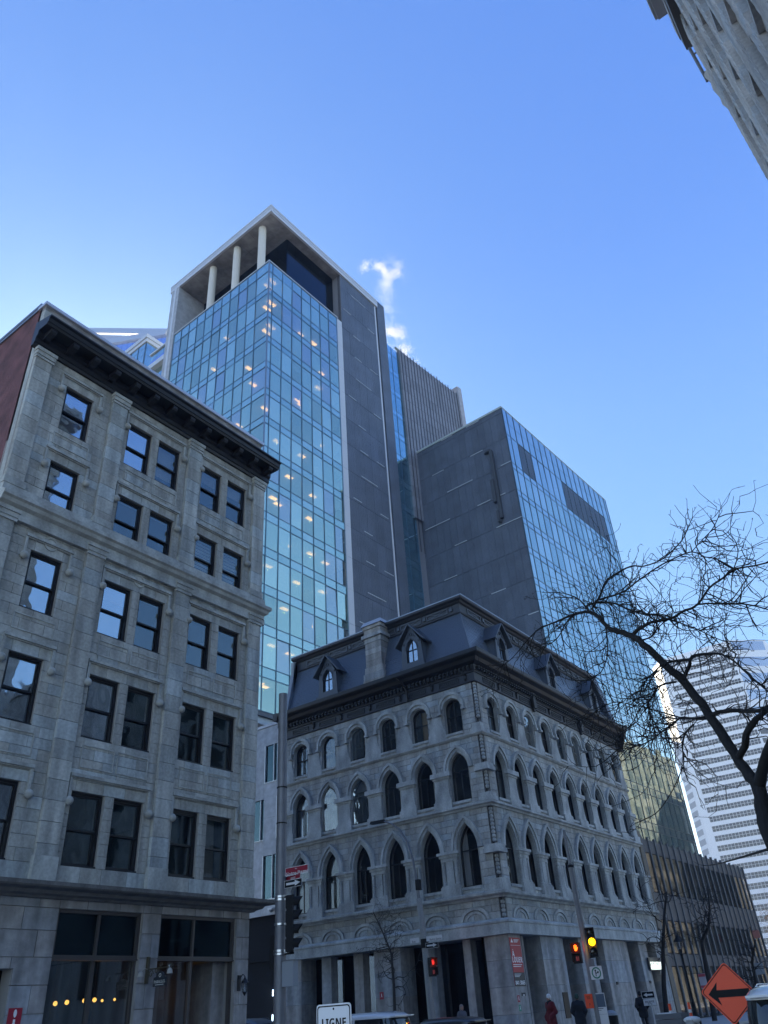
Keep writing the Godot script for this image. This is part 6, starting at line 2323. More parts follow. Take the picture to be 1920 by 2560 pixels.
	ps = thing("pedestrian_signal", "pedestrian signal showing a bright orange hand, left of the amber traffic light", "pedestrian signal", R + Vector3(-0.42, yy.call(2.58), 0.05))
	pedestrian_head(ps, Transform3D(Basis(Vector3.UP, deg_to_rad(10)), Vector3.ZERO), hand, dim)
	var gs := thing("straight_or_right_sign", "white square sign with green ring around straight-or-right arrows, under the amber signal", "road sign", R + Vector3(0.4, yy.call(2.145), 0.17))
	f = plate("plate", 0.56, 0.5, white, white, gs, Transform3D.IDENTITY, 0.03, 0.01)
	m = MB.new()
	m.lathe(PackedVector2Array([Vector2(0.215, 0), Vector2(0.215, 0.004), Vector2(0.165, 0.004), Vector2(0.165, 0)]), Vector3(0, 0, 0.002), 28, Basis(Vector3.RIGHT, PI / 2))
	part("green_ring", m, mat("sign_green", lin(0.01, 0.16, 0.09), 0.5), f)
	m = MB.new()
	posted(m, [-0.05, -0.13, -0.015, -0.13, -0.015, -0.04, 0.06, 0.0, 0.075, -0.035, 0.13, 0.04, 0.04, 0.06, 0.05, 0.03, -0.015, 0.0, -0.015, 0.07, 0.015, 0.07, -0.032, 0.15, -0.08, 0.07, -0.05, 0.07], 0.002, 0.006)
	part("arrows", m, black, f)
	gs = thing("plain_grey_plate", "small blank grey plate between the amber signal and the green-ringed sign", "sign back", R + Vector3(0.25, yy.call(2.35), 0.16))
	m = MB.new()
	m.box(Vector3(-0.13, -0.14, 0), Vector3(0.13, 0.14, 0.01))
	part("plate", m, steel, gs)
	var orange := mat("work_orange", lin(0.80, 0.075, 0.02), 0.5)
	gs = thing("orange_notice", "small fluorescent orange notice with faint black marks tied to the signal post", "notice", R + Vector3(-0.16, yy.call(1.61), 0.18))
	f = plate("plate", 0.36, 0.52, orange, orange, gs, Transform3D.IDENTITY, 0.01, 0.01)
	m = MB.new()
	for k in 3: m.box(Vector3(-0.08, 0.17 - k * 0.045, 0.002), Vector3(0.08, 0.19 - k * 0.045, 0.005))
	posted(m, [-0.02, -0.2, 0.0, -0.2, 0.02, -0.12, 0.05, -0.12, 0.01, -0.06, -0.02, -0.11, 0.0, -0.12], 0.002, 0.005)
	part("marks", m, mat("faded_print", lin(0.2, 0.03, 0.01), 0.6), f)
	gs = thing("notice_board", "tall white notice with a dark photograph above its text, beside the orange notice", "notice", R + Vector3(0.3, yy.call(1.45), 0.1))
	m = MB.new()
	m.box(Vector3(-0.24, -0.75, -0.01), Vector3(0.24, 0.56, 0.01))
	f = part("board", m, white, gs)
	m = MB.new()
	m.box(Vector3(-0.22, 0.06, 0.01), Vector3(0.22, 0.53, 0.013))
	part("photograph", m, tri_tex(mat("print_blue", lin(0.12, 0.17, 0.24), 0.5), texs["speck"], Vector3.ONE * 2.0), f)
	m = MB.new()
	m.box(Vector3(-0.2, 0.0, 0.01), Vector3(0.1, 0.02, 0.013)); m.box(Vector3(-0.2, -0.06, 0.01), Vector3(0.0, -0.045, 0.013)); m.box(Vector3(-0.22, -0.2, 0.01), Vector3(0.22, -0.195, 0.013))
	part("print_lines", m, black, f)
	# --- one-way with exception plate
	var T := Vector3(-17.25, 0, -45.0)
	var op := thing("sign_post", "thin white-grey post carrying the left-pointing one-way sign by the bank's long face", "sign post", T)
	m = MB.new()
	m.tube([Vector3(-0.03, 0.13, 0), Vector3(0, 1.85, 0)], [0.035, 0.035], 8)
	part("post", m, mat("pale_post", lin(0.4, 0.41, 0.42), 0.5), op)
	ow = thing("one_way_sign", "black one-way sign with a white arrow pointing left, on the thin pale post", "road sign", T + Vector3(-0.04, 1.71, 0.05))
	f = plate("plate", 0.68, 0.31, white, black, ow, Transform3D.IDENTITY, 0.03, 0.02)
	m = MB.new()
	arrow_shape(m, 0.24, 0.09, -1.0)
	part("arrow", m, white, f)
	ow = thing("exception_plate", "small white plate with black lettering right under the left-pointing one-way sign", "road sign", T + Vector3(-0.03, 1.39, 0.05))
	f = plate("plate", 0.66, 0.3, black, white, ow, Transform3D.IDENTITY, 0.02, 0.008)
	text("EXCEPTÉ", 0.12, black, f, Transform3D(Basis.IDENTITY, Vector3(0, 0.02, 0.004)), "lettering", "Droid Sans", true)
	m = MB.new()
	for e in [-0.07, 0.07]: m.lathe(PackedVector2Array([Vector2(0.045, 0), Vector2(0.045, 0.003), Vector2(0.032, 0.003), Vector2(0.032, 0)]), Vector3(e, -0.075, 0.002), 14, Basis(Vector3.RIGHT, PI / 2))
	m.bar(Vector3(-0.07, -0.07, 0.004), Vector3(0.0, -0.02, 0.004), 0.008, 0.008, Vector3.BACK); m.bar(Vector3(0.0, -0.02, 0.004), Vector3(0.07, -0.07, 0.004), 0.008, 0.008, Vector3.BACK)
	part("bicycle_symbol", m, black, f)
	# --- LIGNE sign near the camera
	var lg := thing("line_sign", "white rectangular road sign lettered LIGNE in black, at the photo's bottom edge", "road sign", Vector3(-6.81, 1.55, -8.0))
	f = plate("plate", 0.52, 0.42, white, white, lg, Transform3D.IDENTITY, 0.04, 0.004)
	m = MB.new()
	var lo := rounded(0.49, 0.39, 0.035)
	var li := rounded(0.465, 0.365, 0.03)
	lo.append(lo[0]); li.append(li[0])
	ring(m, li, lo, 0.001, 0.005)
	m.lathe(PackedVector2Array([Vector2(0.012, 0), Vector2(0.01, 0.004), Vector2(0.001, 0.005)]), Vector3(0, 0.16, 0.003), 10, Basis(Vector3.RIGHT, PI / 2))
	part("border", m, black, f)
	text("LIGNE", 0.125, black, f, Transform3D(Basis.IDENTITY, Vector3(0, 0.022, 0.004)), "lettering", "Droid Sans", true)
	text("D'ARRÊT", 0.09, black, f, Transform3D(Basis.IDENTITY, Vector3(0, -0.12, 0.004)), "lettering", "Droid Sans", true)
	m = MB.new()
	m.box(Vector3(-0.03, -1.55, -0.06), Vector3(0.03, 0.19, -0.012))
	part("post", m, steel, lg)
	# --- orange roadwork diamond
	var od := thing("roadwork_diamond", "large fluorescent orange diamond sign with a black left arrow, beside the white car", "road sign", Vector3(-4.72, 1.575, -16.0), deg_to_rad(8))
	var dia := Basis(Vector3.BACK, deg_to_rad(40))
	m = MB.new()
	m.prism(rounded(0.66, 0.66, 0.05), -0.01, 0.0, true)
	f = part("plate", m, orange, od, Transform3D(dia, Vector3.ZERO))
	m = MB.new()
	lo = rounded(0.63, 0.63, 0.045); li = rounded(0.605, 0.605, 0.04)
	lo.append(lo[0]); li.append(li[0])
	ring(m, li, lo, -0.001, 0.004)
	part("border", m, black, f)
	m = MB.new()
	posted(m, [-0.34, 0.0, -0.16, 0.17, -0.19, 0.055, 0.34, 0.055, 0.34, -0.055, -0.19, -0.055, -0.16, -0.17], 0.0, 0.006)
	part("arrow", m, black, od)
	m = MB.new()
	m.box(Vector3(-0.03, -1.57, -0.06), Vector3(0.03, 0.3, -0.014))
	m.box(Vector3(-0.5, -1.57, -0.3), Vector3(0.5, -1.5, 0.3))
	part("stand", m, black, od)
	# --- old-style lamp further along
	var H := Vector3(-17.45, 0, -52.0)
	var hl := thing("lantern_post", "black old-style lantern post on the pavement before the finned building", "street lamp", H)
	m = MB.new()
	m.lathe(PackedVector2Array([Vector2(0.2, 0.13), Vector2(0.2, 0.5), Vector2(0.11, 0.6), Vector2(0.09, 1.2), Vector2(0.065, 1.3), Vector2(0.05, 3.5), Vector2(0.09, 3.6), Vector2(0.05, 3.66), Vector2(0.1, 3.85)]), Vector3.ZERO, 12)
	part("shaft", m, black, hl)
	m = MB.new()
	for k in 4:
		var a := TAU * (k + 0.5) / 4
		m.tube([Vector3(cos(a) * 0.16, 3.86, sin(a) * 0.16), Vector3(cos(a) * 0.31, 4.25, sin(a) * 0.31)], [0.014, 0.014], 4)
	m.lathe(PackedVector2Array([Vector2(0.36, 4.24), Vector2(0.3, 4.3), Vector2(0.07, 4.58), Vector2(0.03, 4.64), Vector2(0.001, 4.72)]), Vector3.ZERO, 4)
	part("lantern_cage", m, black, hl)
	m = MB.new()
	m.lathe(PackedVector2Array([Vector2(0.155, 3.87), Vector2(0.3, 4.24)]), Vector3.ZERO, 4)
	part("lantern_glass", m, coated("lantern_pane", Color.WHITE, 0.3), hl)
	var fl := thing("pole_banner", "small pale banner with pink print hanging from the old-style lantern post", "banner", H + Vector3(0.85, 2.2, 0.0))
	m = MB.new()
	m.box(Vector3(-0.2, -0.36, -0.01), Vector3(0.2, 0.36, 0.01))
	f = part("cloth", m, mat("banner_cloth", lin(0.45, 0.42, 0.46), 0.8), fl)
	m = MB.new()
	m.box(Vector3(-0.2, 0.2, 0.01), Vector3(0.2, 0.34, 0.014)); m.box(Vector3(-0.2, -0.34, 0.01), Vector3(0.2, -0.22, 0.014))
	part("pink_print", m, mat("banner_pink", lin(0.4, 0.08, 0.1), 0.8), f)
	m = MB.new()
	m.tube([Vector3(-0.85, 0.38, 0), Vector3(0.2, 0.38, 0)], [0.015, 0.015], 5)
	part("banner_arm", m, black, fl)
	fl = thing("pole_banner", "faded orange-pink banner at the far corner of the finned building", "banner", Vector3(-20.0, 5.6, -80.0))
	m = MB.new()
	m.box(Vector3(-0.28, -0.3, -0.01), Vector3(0.28, 0.3, 0.01))
	part("cloth", m, mat("faded_pink", lin(0.45, 0.17, 0.12), 0.8), fl)
	m = MB.new()
	m.tube([Vector3(-0.34, -5.5, 0), Vector3(-0.34, 0.6, 0)], [0.06, 0.04], 6)
	part("banner_pole", m, black, fl)
	fl = thing("blank_sign", "pale blank sign panel on a dark post near the photo's right edge", "sign", Vector3(-15.42, 2.7, -60.0))
	m = MB.new()
	m.box(Vector3(-0.26, -0.32, -0.01), Vector3(0.26, 0.32, 0.01))
	part("panel", m, mat("cabinet_grey", Color.WHITE), fl)
	m = MB.new()
	m.tube([Vector3(0.0, -2.6, -0.04), Vector3(0.0, 0.4, -0.04)], [0.035, 0.035], 6)
	part("post", m, black, fl)
	# --- roadworks: barrier, delineators, planter, bin
	var br := thing("concrete_barrier", "grey concrete road barrier with old snow on top, left of the roadwork diamond", "barrier", Vector3(-9.55, 0, -28.0))
	m = MB.new()
	m.prism(PackedVector2Array([Vector2(-0.3, 0), Vector2(0.3, 0), Vector2(0.3, 0.1), Vector2(0.14, 0.35), Vector2(0.1, 0.95), Vector2(-0.1, 0.95), Vector2(-0.14, 0.35), Vector2(-0.3, 0.1)]), -0.28, 0.28, true)
	part("block", m, mat("pavement_concrete", Color.WHITE), br)
	m = MB.new()
	m.sphere(Vector3(0, 0.95, 0), 0.27, 6, Vector3(1, 0.35, 1))
	part("snow_cap", m, tri_tex(mat("old_snow", lin(0.66, 0.68, 0.7), 0.8), texs["grain"], Vector3.ONE), br)
	var cone := thing("delineator_post", "slim orange delineator post right beside the snow-topped barrier", "delineator", Vector3(-10.25, 0, -30.0), 0.0, "orange delineators at the roadworks")
	m = MB.new()
	m.tube([Vector3(0, 0.05, 0), Vector3(0.02, 1.38, 0)], [0.05, 0.045], 8)
	part("tube", m, orange, cone)
	m = MB.new()
	m.box(Vector3(-0.2, 0, -0.2), Vector3(0.2, 0.06, 0.2))
	part("rubber_base", m, black, cone)
	m = MB.new()
	for y in [0.85, 1.1]: m.lathe(PackedVector2Array([Vector2(0.052, y), Vector2(0.052, y + 0.09)]), Vector3(0.015, 0, 0), 8)
	part("reflective_band", m, white, cone)
	dup(cone, Vector3(-10.9, 0, -30.0), 0.4, "slim orange delineator post beyond the slatted planter, nearer the bank")
	var pl := thing("slatted_planter", "long grey slatted planter box on the street left of the snow-topped barrier", "planter", Vector3(-10.35, 0, -28.5))
	for k in 7:
		m = MB.new()
		m.box(Vector3(-0.42, 0.1 + k * 0.15, -0.3), Vector3(0.42, 0.235 + k * 0.15, 0.3))
		part("slat", m, mat("planter_wood", lin(0.11, 0.115, 0.125), 0.8), pl)
	m = MB.new()
	m.box(Vector3(-0.36, 1.13, -0.25), Vector3(0.1, 1.16, 0.25))
	part("snow", m, mat("old_snow", Color.WHITE), pl)
	var bin := thing("litter_bin", "dark litter bin with a pale domed lid by the bank's pillars", "litter bin", Vector3(-17.6, 0, -40.6))
	m = MB.new()
	m.lathe(PackedVector2Array([Vector2(0.26, 0.13), Vector2(0.3, 0.9), Vector2(0.3, 1.0)]), Vector3.ZERO, 16)
	part("drum", m, black, bin)
	m = MB.new()
	m.lathe(PackedVector2Array([Vector2(0.33, 1.0), Vector2(0.3, 1.1), Vector2(0.15, 1.19), Vector2(0.001, 1.22)]), Vector3.ZERO, 16)
	part("lid", m, mat("cabinet_grey", Color.WHITE), bin)
	# overhead cable
	m = MB.new()
	var pts := []
	var rr := []
	for i in 21:
		var k := i / 20.0
		pts.append(Vector3(-21.2, 10.9, -71.2).lerp(Vector3(-2.2, 2.95, -10.4), k) - Vector3(0, 0.9 * sin(PI * k) * 0.3, 0)); rr.append(0.016)
	m.tube(pts, rr, 5)
	meta(part(numbered("overhead_cable"), m, black, self), "thin black cable slung from the finned building towards the big bare tree", "cable")

func pedestrian_head(o: Node3D, t: Transform3D, top: Material, low: Material) -> void:
	var black := mat("signal_black", Color.BLACK)
	var m := MB.new()
	m.box(Vector3(-0.19, -0.4, -0.16), Vector3(0.19, 0.4, 0.0))
	for y in [-0.4, 0.0]:
		m.box(Vector3(-0.2, y + 0.37, 0.0), Vector3(0.2, y + 0.4, 0.16))
		m.box(Vector3(-0.2, y + 0.06, 0.0), Vector3(-0.17, y + 0.37, 0.12)); m.box(Vector3(0.17, y + 0.06, 0.0), Vector3(0.2, y + 0.37, 0.12))
	var h := part("housing", m, black, o, t)
	m = MB.new()
	for k in 4: m.box(Vector3(-0.075 + k * 0.036, 0.2, 0.003), Vector3(-0.048 + k * 0.036, 0.3 + 0.02 * [0, 1, 1, 0][k], 0.02))
	posted(m, [-0.075, 0.2, -0.05, 0.08, 0.03, 0.08, 0.1, 0.2, 0.085, 0.22, 0.06, 0.18, 0.06, 0.21], 0.003, 0.02)
	part("hand_lamp", m, top, h)
	m = MB.new()
	m.box(Vector3(-0.05, -0.3, 0.003), Vector3(0.0, -0.13, 0.015)); m.box(Vector3(0.03, -0.3, 0.003), Vector3(0.07, -0.13, 0.015))
	part("count_lamp", m, low, h)
	var l := OmniLight3D.new()
	l.name = "signal_light"
	l.light_color = Color(1.0, 0.3, 0.15)
	l.light_energy = 0.06
	l.light_size = 0.1
	l.omni_range = 6.0; l.omni_attenuation = 2.0
	l.shadow_enabled = true
	o.add_child(l)
	l.transform = t * Transform3D(Basis.IDENTITY, Vector3(0, 0.2, 0.2))

# ---------------------------------------------------------------- vehicles
func loop_at(x0: float, x1: float, hw: float, y: float, n := 28, power := 4.0) -> Array:
	var out := []
	var c := (x0 + x1) * 0.5
	var l := (x1 - x0) * 0.5
	for i in n:
		var a := -TAU * i / n
		var ca := cos(a)
		var sa := sin(a)
		out.append(Vector3(hw * signf(ca) * pow(absf(ca), 2.0 / power), y, c + l * signf(sa) * pow(absf(sa), 2.0 / power)))
	return out

func loop_normal(loops: Array, i: int, k: int) -> Vector3:
	var n: int = loops[0].size()
	var t: Vector3 = loops[i][(k + 1) % n] - loops[i][(k + n - 1) % n]
	var u: Vector3 = loops[mini(i + 1, loops.size() - 1)][k] - loops[maxi(i - 1, 0)][k]
	return t.cross(u).normalized()

func loft(m: MB, loops: Array, cap := true) -> void:
	var n: int = loops[0].size()
	for i in loops.size() - 1:
		for k in n:
			var j := (k + 1) % n
			m.squad(loops[i][k], loops[i][j], loops[i + 1][j], loops[i + 1][k], loop_normal(loops, i, k), loop_normal(loops, i, j), loop_normal(loops, i + 1, j), loop_normal(loops, i + 1, k))
	if cap:
		var c := Vector3.ZERO
		for p in loops[-1]: c += p / n
		for k in n:
			m.tri(loops[-1][k], loops[-1][(k + 1) % n], c)

# length along z, the nose towards -z
func car(called: String, label: String, at: Vector3, turn: float, paint: Material, s := 1.0, high := 1.70) -> Node3D:
	var o := thing(called, label, "car", at, turn)
	var black := mat("car_trim", lin(0.012, 0.012, 0.013), 0.4)
	var glass := mat("car_glass", lin(0.012, 0.015, 0.018), 0.04)
	glass.metallic_specular = 0.8
	var h := high
	var m := MB.new()
	loft(m, [loop_at(-2.1, 2.1, 0.78, 0.24), loop_at(-2.25, 2.2, 0.9, 0.34), loop_at(-2.32, 2.24, 0.93, 0.6), loop_at(-2.28, 2.22, 0.925, 0.86), loop_at(-2.15, 2.2, 0.91, 0.98), loop_at(-1.3, 2.16, 0.86, 1.06)])
	part("body", m, paint, o)
	m = MB.new()
	loft(m, [loop_at(-1.32, 2.16, 0.86, 1.03), loop_at(-0.95, 2.12, 0.83, h - 0.42), loop_at(-0.62, 2.02, 0.785, h - 0.2)], false)
	part("glasshouse", m, glass, o)
	m = MB.new()
	loft(m, [loop_at(-0.66, 2.06, 0.79, h - 0.22, 28, 4.0), loop_at(-0.62, 2.06, 0.785, h - 0.17, 28, 4.0), loop_at(-0.52, 1.96, 0.74, h - 0.1, 28, 3.6), loop_at(-0.36, 1.78, 0.66, h - 0.05, 28, 3.2), loop_at(-0.1, 1.45, 0.48, h - 0.015, 28, 3.0), loop_at(0.2, 1.1, 0.25, h)])
	part("roof", m, paint, o)
	m = MB.new()
	for e in [-1.0, 1.0]:
		m.bar(Vector3(e * 0.86, 1.03, -1.12), Vector3(e * 0.745, h - 0.16, -0.5), 0.06, 0.07)
		m.bar(Vector3(e * 0.865, 1.03, 0.35), Vector3(e * 0.77, h - 0.16, 0.35), 0.05, 0.09, Vector3.BACK)
	part("pillars", m, paint, o)
	m = MB.new()
	for e in [-1.0, 1.0]: m.tube([Vector3(e * 0.6, h - 0.06, -0.3), Vector3(e * 0.6, h - 0.025, -0.2), Vector3(e * 0.6, h - 0.025, 1.3), Vector3(e * 0.6, h - 0.08, 1.5)], [0.012, 0.012, 0.012, 0.012], 6)
	part("roof_rails", m, paint, o)
	m = MB.new()
	m.box(Vector3(-0.6, h - 0.19, 1.9), Vector3(0.6, h - 0.16, 2.14))
	part("rear_spoiler", m, paint, o)
	for e in [-1.0, 1.0]:
		m = MB.new()
		m.box(Vector3(e * 0.9, 0.78, 2.02), Vector3(e * 0.62, 0.98, 2.2))
		part("tail_lamp", m, mat("tail_lamp_red", lin(0.25, 0.01, 0.012), 0.15), o)
		m = MB.new()
		m.box(Vector3(e * 0.55, 0.62, -2.3), Vector3(e * 0.86, 0.78, -2.1))
		part("headlight", m, mat("headlamp_lens", lin(0.5, 0.52, 0.55), 0.1), o)
		m = MB.new()
		m.hexa([Vector3(e * 0.9, 1.02, -0.75), Vector3(e * 1.06, 1.02, -0.75), Vector3(e * 1.06, 1.02, -0.85), Vector3(e * 0.9, 1.02, -0.9), Vector3(e * 0.9, 1.18, -0.75), Vector3(e * 1.06, 1.18, -0.75), Vector3(e * 1.05, 1.18, -0.84), Vector3(e * 0.9, 1.18, -0.88)])
		part("door_mirror", m, paint, o)
		for z in [-1.4, 1.35]:
			m = MB.new()
			m.lathe(PackedVector2Array([Vector2(0.2, -0.11), Vector2(0.33, -0.11), Vector2(0.345, -0.08), Vector2(0.345, 0.08), Vector2(0.33, 0.11), Vector2(0.2, 0.11)]), Vector3(e * 0.82, 0.345, z), 22, Basis(Vector3.BACK, PI / 2))
			var w := part("wheel", m, mat("tyre_rubber", lin(0.015, 0.015, 0.016), 0.85), o)
			m = MB.new()
			m.lathe(PackedVector2Array([Vector2(0.001, 0.1 * e), Vector2(0.06, 0.11 * e), Vector2(0.22, 0.08 * e)]), Vector3(e * 0.82, 0.345, z), 18, Basis(Vector3.BACK, -PI / 2))
			part("rim", m, mat("brushed_steel", Color.WHITE), w)
	m = MB.new()
	m.box(Vector3(-0.26, 0.72, 2.21), Vector3(0.26, 0.84, 2.25))
	part("plate_recess", m, black, o)
	return o

func vehicles() -> void:
	var white := mat("car_white", lin(0.62, 0.63, 0.65), 0.25)
	white.clearcoat_enabled = true
	white.clearcoat = 1.0
	white.clearcoat_roughness = 0.05
	var grey := mat("car_grey", lin(0.10, 0.11, 0.125), 0.25, 0.4)
	grey.clearcoat_enabled = true
	var dark := mat("car_black", lin(0.012, 0.013, 0.016), 0.2)
	dark.clearcoat_enabled = true
	var near := car("parked_car", "white high-roofed car cut off at the photo's bottom right corner, seen from behind", Vector3(-3.30, 0, -16.1), 0.0, white, 1.0, 1.69)
	car("parked_car", "white car with dark glass on the side street, just right of the LIGNE sign", Vector3(-22.2, 0, -27.6), deg_to_rad(90), white, 1.0, 1.77)
	car("parked_car", "silver-grey car roof low at the stone office's corner, left of the signal pole", Vector3(-27.8, 0, -27.5), deg_to_rad(-90), grey, 1.0, 1.88)
	car("parked_car", "black car roof between the signal pole and the LIGNE sign", Vector3(-24.9, 0, -30.6), deg_to_rad(90), dark, 1.0, 1.76)
	car("parked_car", "low dark car on the side street in front of the white car's bonnet", Vector3(-20.9, 0, -31.0), deg_to_rad(90), dark, 1.0, 1.42)

# ---------------------------------------------------------------- trees
func zigzag(m: MB, from: Vector3, dir: Vector3, length: float, r0: float, level: int, sides := 4) -> void:
	var n := maxi(3, int(length / 0.13))
	var pts := [from]
	var rr := [r0]
	var d := dir.normalized()
	var p := from
	for i in n:
		d = (d + Vector3(rng.randfn(0, 0.34), rng.randfn(0.0, 0.3), rng.randfn(0, 0.34))).normalized()
		p += d * length / n
		pts.append(p)
		rr.append(maxf(0.0032, r0 * (1.0 - 0.75 * (i + 1) / n)))
		if level > 0 and rng.randf() < 0.5:
			var side := (d.cross(Vector3(rng.randfn(), rng.randfn(), rng.randfn())).normalized() * 0.9 + d * 0.5).normalized()
			zigzag(m, p, side, length * rng.randf_range(0.25, 0.55), maxf(0.0034, r0 * 0.6), level - 1, sides)
		elif rng.randf() < 0.3:
			m.tube([p, p + Vector3(rng.randfn(), rng.randfn(), rng.randfn()).normalized() * 0.035], [0.005, 0.003], 3, false)
	m.tube(pts, rr, sides, false)

const LIMBS := [
	[-2.12, 2.97, -10.4, 0.091, -2.14, 3.32, -10.5, 0.085, -2.14, 3.65, -10.6, 0.078, -2.24, 3.92, -10.7, 0.061, -2.33, 4.15, -10.8, 0.058, -2.55, 4.76, -11, 0.056, -2.77, 5.3, -11.2, 0.054, -3.04, 5.75, -11.3, 0.05, -3.3, 6.17, -11.4, 0.047, -3.46, 6.39, -11.5, 0.043, -3.68, 6.56, -11.6, 0.037, -3.87, 6.74, -11.7, 0.032, -4, 6.99, -11.8, 0.028, -4.18, 7.19, -11.9, 0.026, -4.47, 7.29, -12, 0.019, -4.93, 7.36, -12.2, 0.014, -5.45, 7.4, -12.4, 0.01, -6.07, 7.15, -12.6, 0.006, -6.35, 7.1, -12.7, 0.006],
	[-2.13, 3.67, -10.6, 0.063, -1.92, 3.87, -10.3, 0.054, -1.73, 4, -10, 0.046, -1.48, 4.18, -9.8, 0.035],
	[-2.27, 4.08, -10.7, 0.042, -2.09, 4.22, -10.5, 0.04, -1.94, 4.35, -10.4, 0.036, -1.72, 4.41, -10.2, 0.029, -1.44, 4.5, -10, 0.022],
	[-2.82, 5.37, -11.2, 0.028, -2.69, 5.47, -11.1, 0.024, -2.59, 5.57, -11, 0.022, -2.78, 5.62, -11, 0.017, -2.97, 5.62, -11, 0.013, -3.19, 5.51, -11, 0.011, -3.3, 5.44, -11, 0.009],
	[-2.59, 5.57, -11, 0.022, -2.5, 5.62, -11, 0.017, -2.28, 5.55, -10.9, 0.015, -2.09, 5.44, -10.8, 0.012, -1.93, 5.23, -10.7, 0.012, -1.8, 4.98, -10.6, 0.012, -1.68, 4.77, -10.5, 0.01],
	[-3.47, 6.37, -11.5, 0.029, -3.31, 6.46, -11.5, 0.024, -3.15, 6.45, -11.4, 0.021, -2.97, 6.41, -11.3, 0.019, -2.72, 6.34, -11.2, 0.018, -2.54, 6.34, -11.1, 0.016, -2.25, 6.34, -11, 0.015, -2.01, 6.48, -10.9, 0.013, -1.76, 6.52, -10.8, 0.013, -1.59, 6.54, -10.7, 0.013, -1.39, 6.47, -10.6, 0.01, -1.08, 6.38, -10.5, 0.009],
	[-2.25, 6.34, -11, 0.013, -2.07, 6.29, -11, 0.011, -1.85, 6.17, -10.9, 0.011, -1.6, 6.04, -10.8, 0.01, -1.31, 5.81, -10.7, 0.008],
	[-4.1, 7.25, -11.9, 0.018, -3.94, 7.51, -12, 0.016, -3.84, 7.73, -12.1, 0.015, -3.67, 7.86, -12.2, 0.013, -3.37, 7.9, -12.2, 0.012, -3.13, 7.77, -12.1, 0.01, -2.77, 7.73, -12, 0.01, -2.43, 7.84, -11.9, 0.009, -2.29, 7.96, -11.9, 0.006, -2.15, 8.15, -11.9, 0.006],
	[-3.96, 7.35, -11.9, 0.016, -3.67, 7.29, -11.8, 0.014, -3.41, 7.26, -11.7, 0.013, -3.14, 7.31, -11.6, 0.011, -2.79, 7.36, -11.5, 0.01, -2.49, 7.36, -11.4, 0.01, -2.16, 7.32, -11.3, 0.009, -1.99, 7.12, -11.2, 0.008, -1.81, 6.96, -11.1, 0.008, -1.62, 6.64, -10.9, 0.009],
	[-2.16, 7.32, -11.3, 0.007, -1.96, 7.39, -11.2, 0.006, -1.74, 7.46, -11.1, 0.006, -1.59, 7.56, -11, 0.006],
	[-2.55, 4.76, -11, 0.027, -2.41, 4.74, -10.9, 0.026, -2.23, 4.7, -10.8, 0.024, -1.93, 4.57, -10.6, 0.023, -1.74, 4.53, -10.5, 0.025],
	[-2.91, 5.39, -11.2, 0.015, -3.07, 5.41, -11.2, 0.013, -3.23, 5.41, -11.3, 0.011, -3.33, 5.31, -11.3, 0.009, -3.42, 5.19, -11.3, 0.009, -3.41, 4.99, -11.3, 0.007, -3.39, 4.8, -11.2, 0.006],
	[-2.6, 4.73, -11, 0.019, -2.79, 4.8, -11.1, 0.017, -2.98, 4.88, -11.2, 0.013, -3.15, 4.84, -11.3, 0.011, -3.35, 4.81, -11.4, 0.009, -3.63, 4.74, -11.5, 0.007, -3.91, 4.75, -11.6, 0.006, -4.15, 4.8, -11.7, 0.006],
	[-2.98, 4.88, -11.2, 0.011, -3.21, 5.03, -11.3, 0.009, -3.47, 5.19, -11.4, 0.008, -3.73, 5.34, -11.5, 0.007, -4.02, 5.48, -11.6, 0.006, -4.37, 5.45, -11.7, 0.006],
	[-2.78, 4.7, -11, 0.012, -2.92, 4.6, -11, 0.01, -3.04, 4.48, -11.1, 0.009, -3.1, 4.29, -11.2, 0.008, -3.26, 4.12, -11.3, 0.006, -3.47, 3.94, -11.4, 0.006, -3.74, 3.77, -11.5, 0.006, -4.02, 3.72, -11.6, 0.006],
	[-4.18, 7.19, -11.9, 0.021, -4.24, 7.37, -12, 0.016, -4.01, 7.35, -12, 0.016, -3.71, 7.19, -11.9, 0.015, -3.54, 7.01, -11.8, 0.014, -3.26, 6.77, -11.7, 0.012, -3.02, 6.63, -11.6, 0.012, -2.74, 6.39, -11.5, 0.009, -2.48, 6.17, -11.4, 0.008, -2.27, 5.94, -11.3, 0.007, -2.07, 5.75, -11.2, 0.006],
	[-4.25, 7.31, -12, 0.016, -4.39, 7.58, -12.1, 0.011, -4.67, 7.84, -12.2, 0.008, -5.04, 8.03, -12.3, 0.006],
	[-4.32, 7.27, -12, 0.013, -4.64, 7.29, -12.1, 0.011, -4.99, 7.04, -12.2, 0.008, -5.33, 7.02, -12.3, 0.006],
	[-3.9, 6.73, -11.7, 0.012, -3.93, 6.51, -11.7, 0.01, -3.98, 6.28, -11.7, 0.009, -4.19, 6.07, -11.8, 0.007, -4.45, 6.09, -11.9, 0.006],
	[-3.36, 6.27, -11.5, 0.012, -3.12, 6.24, -11.4, 0.01, -2.98, 6.35, -11.3, 0.009, -3.08, 6.57, -11.3, 0.009, -3.22, 6.71, -11.3, 0.007],
]


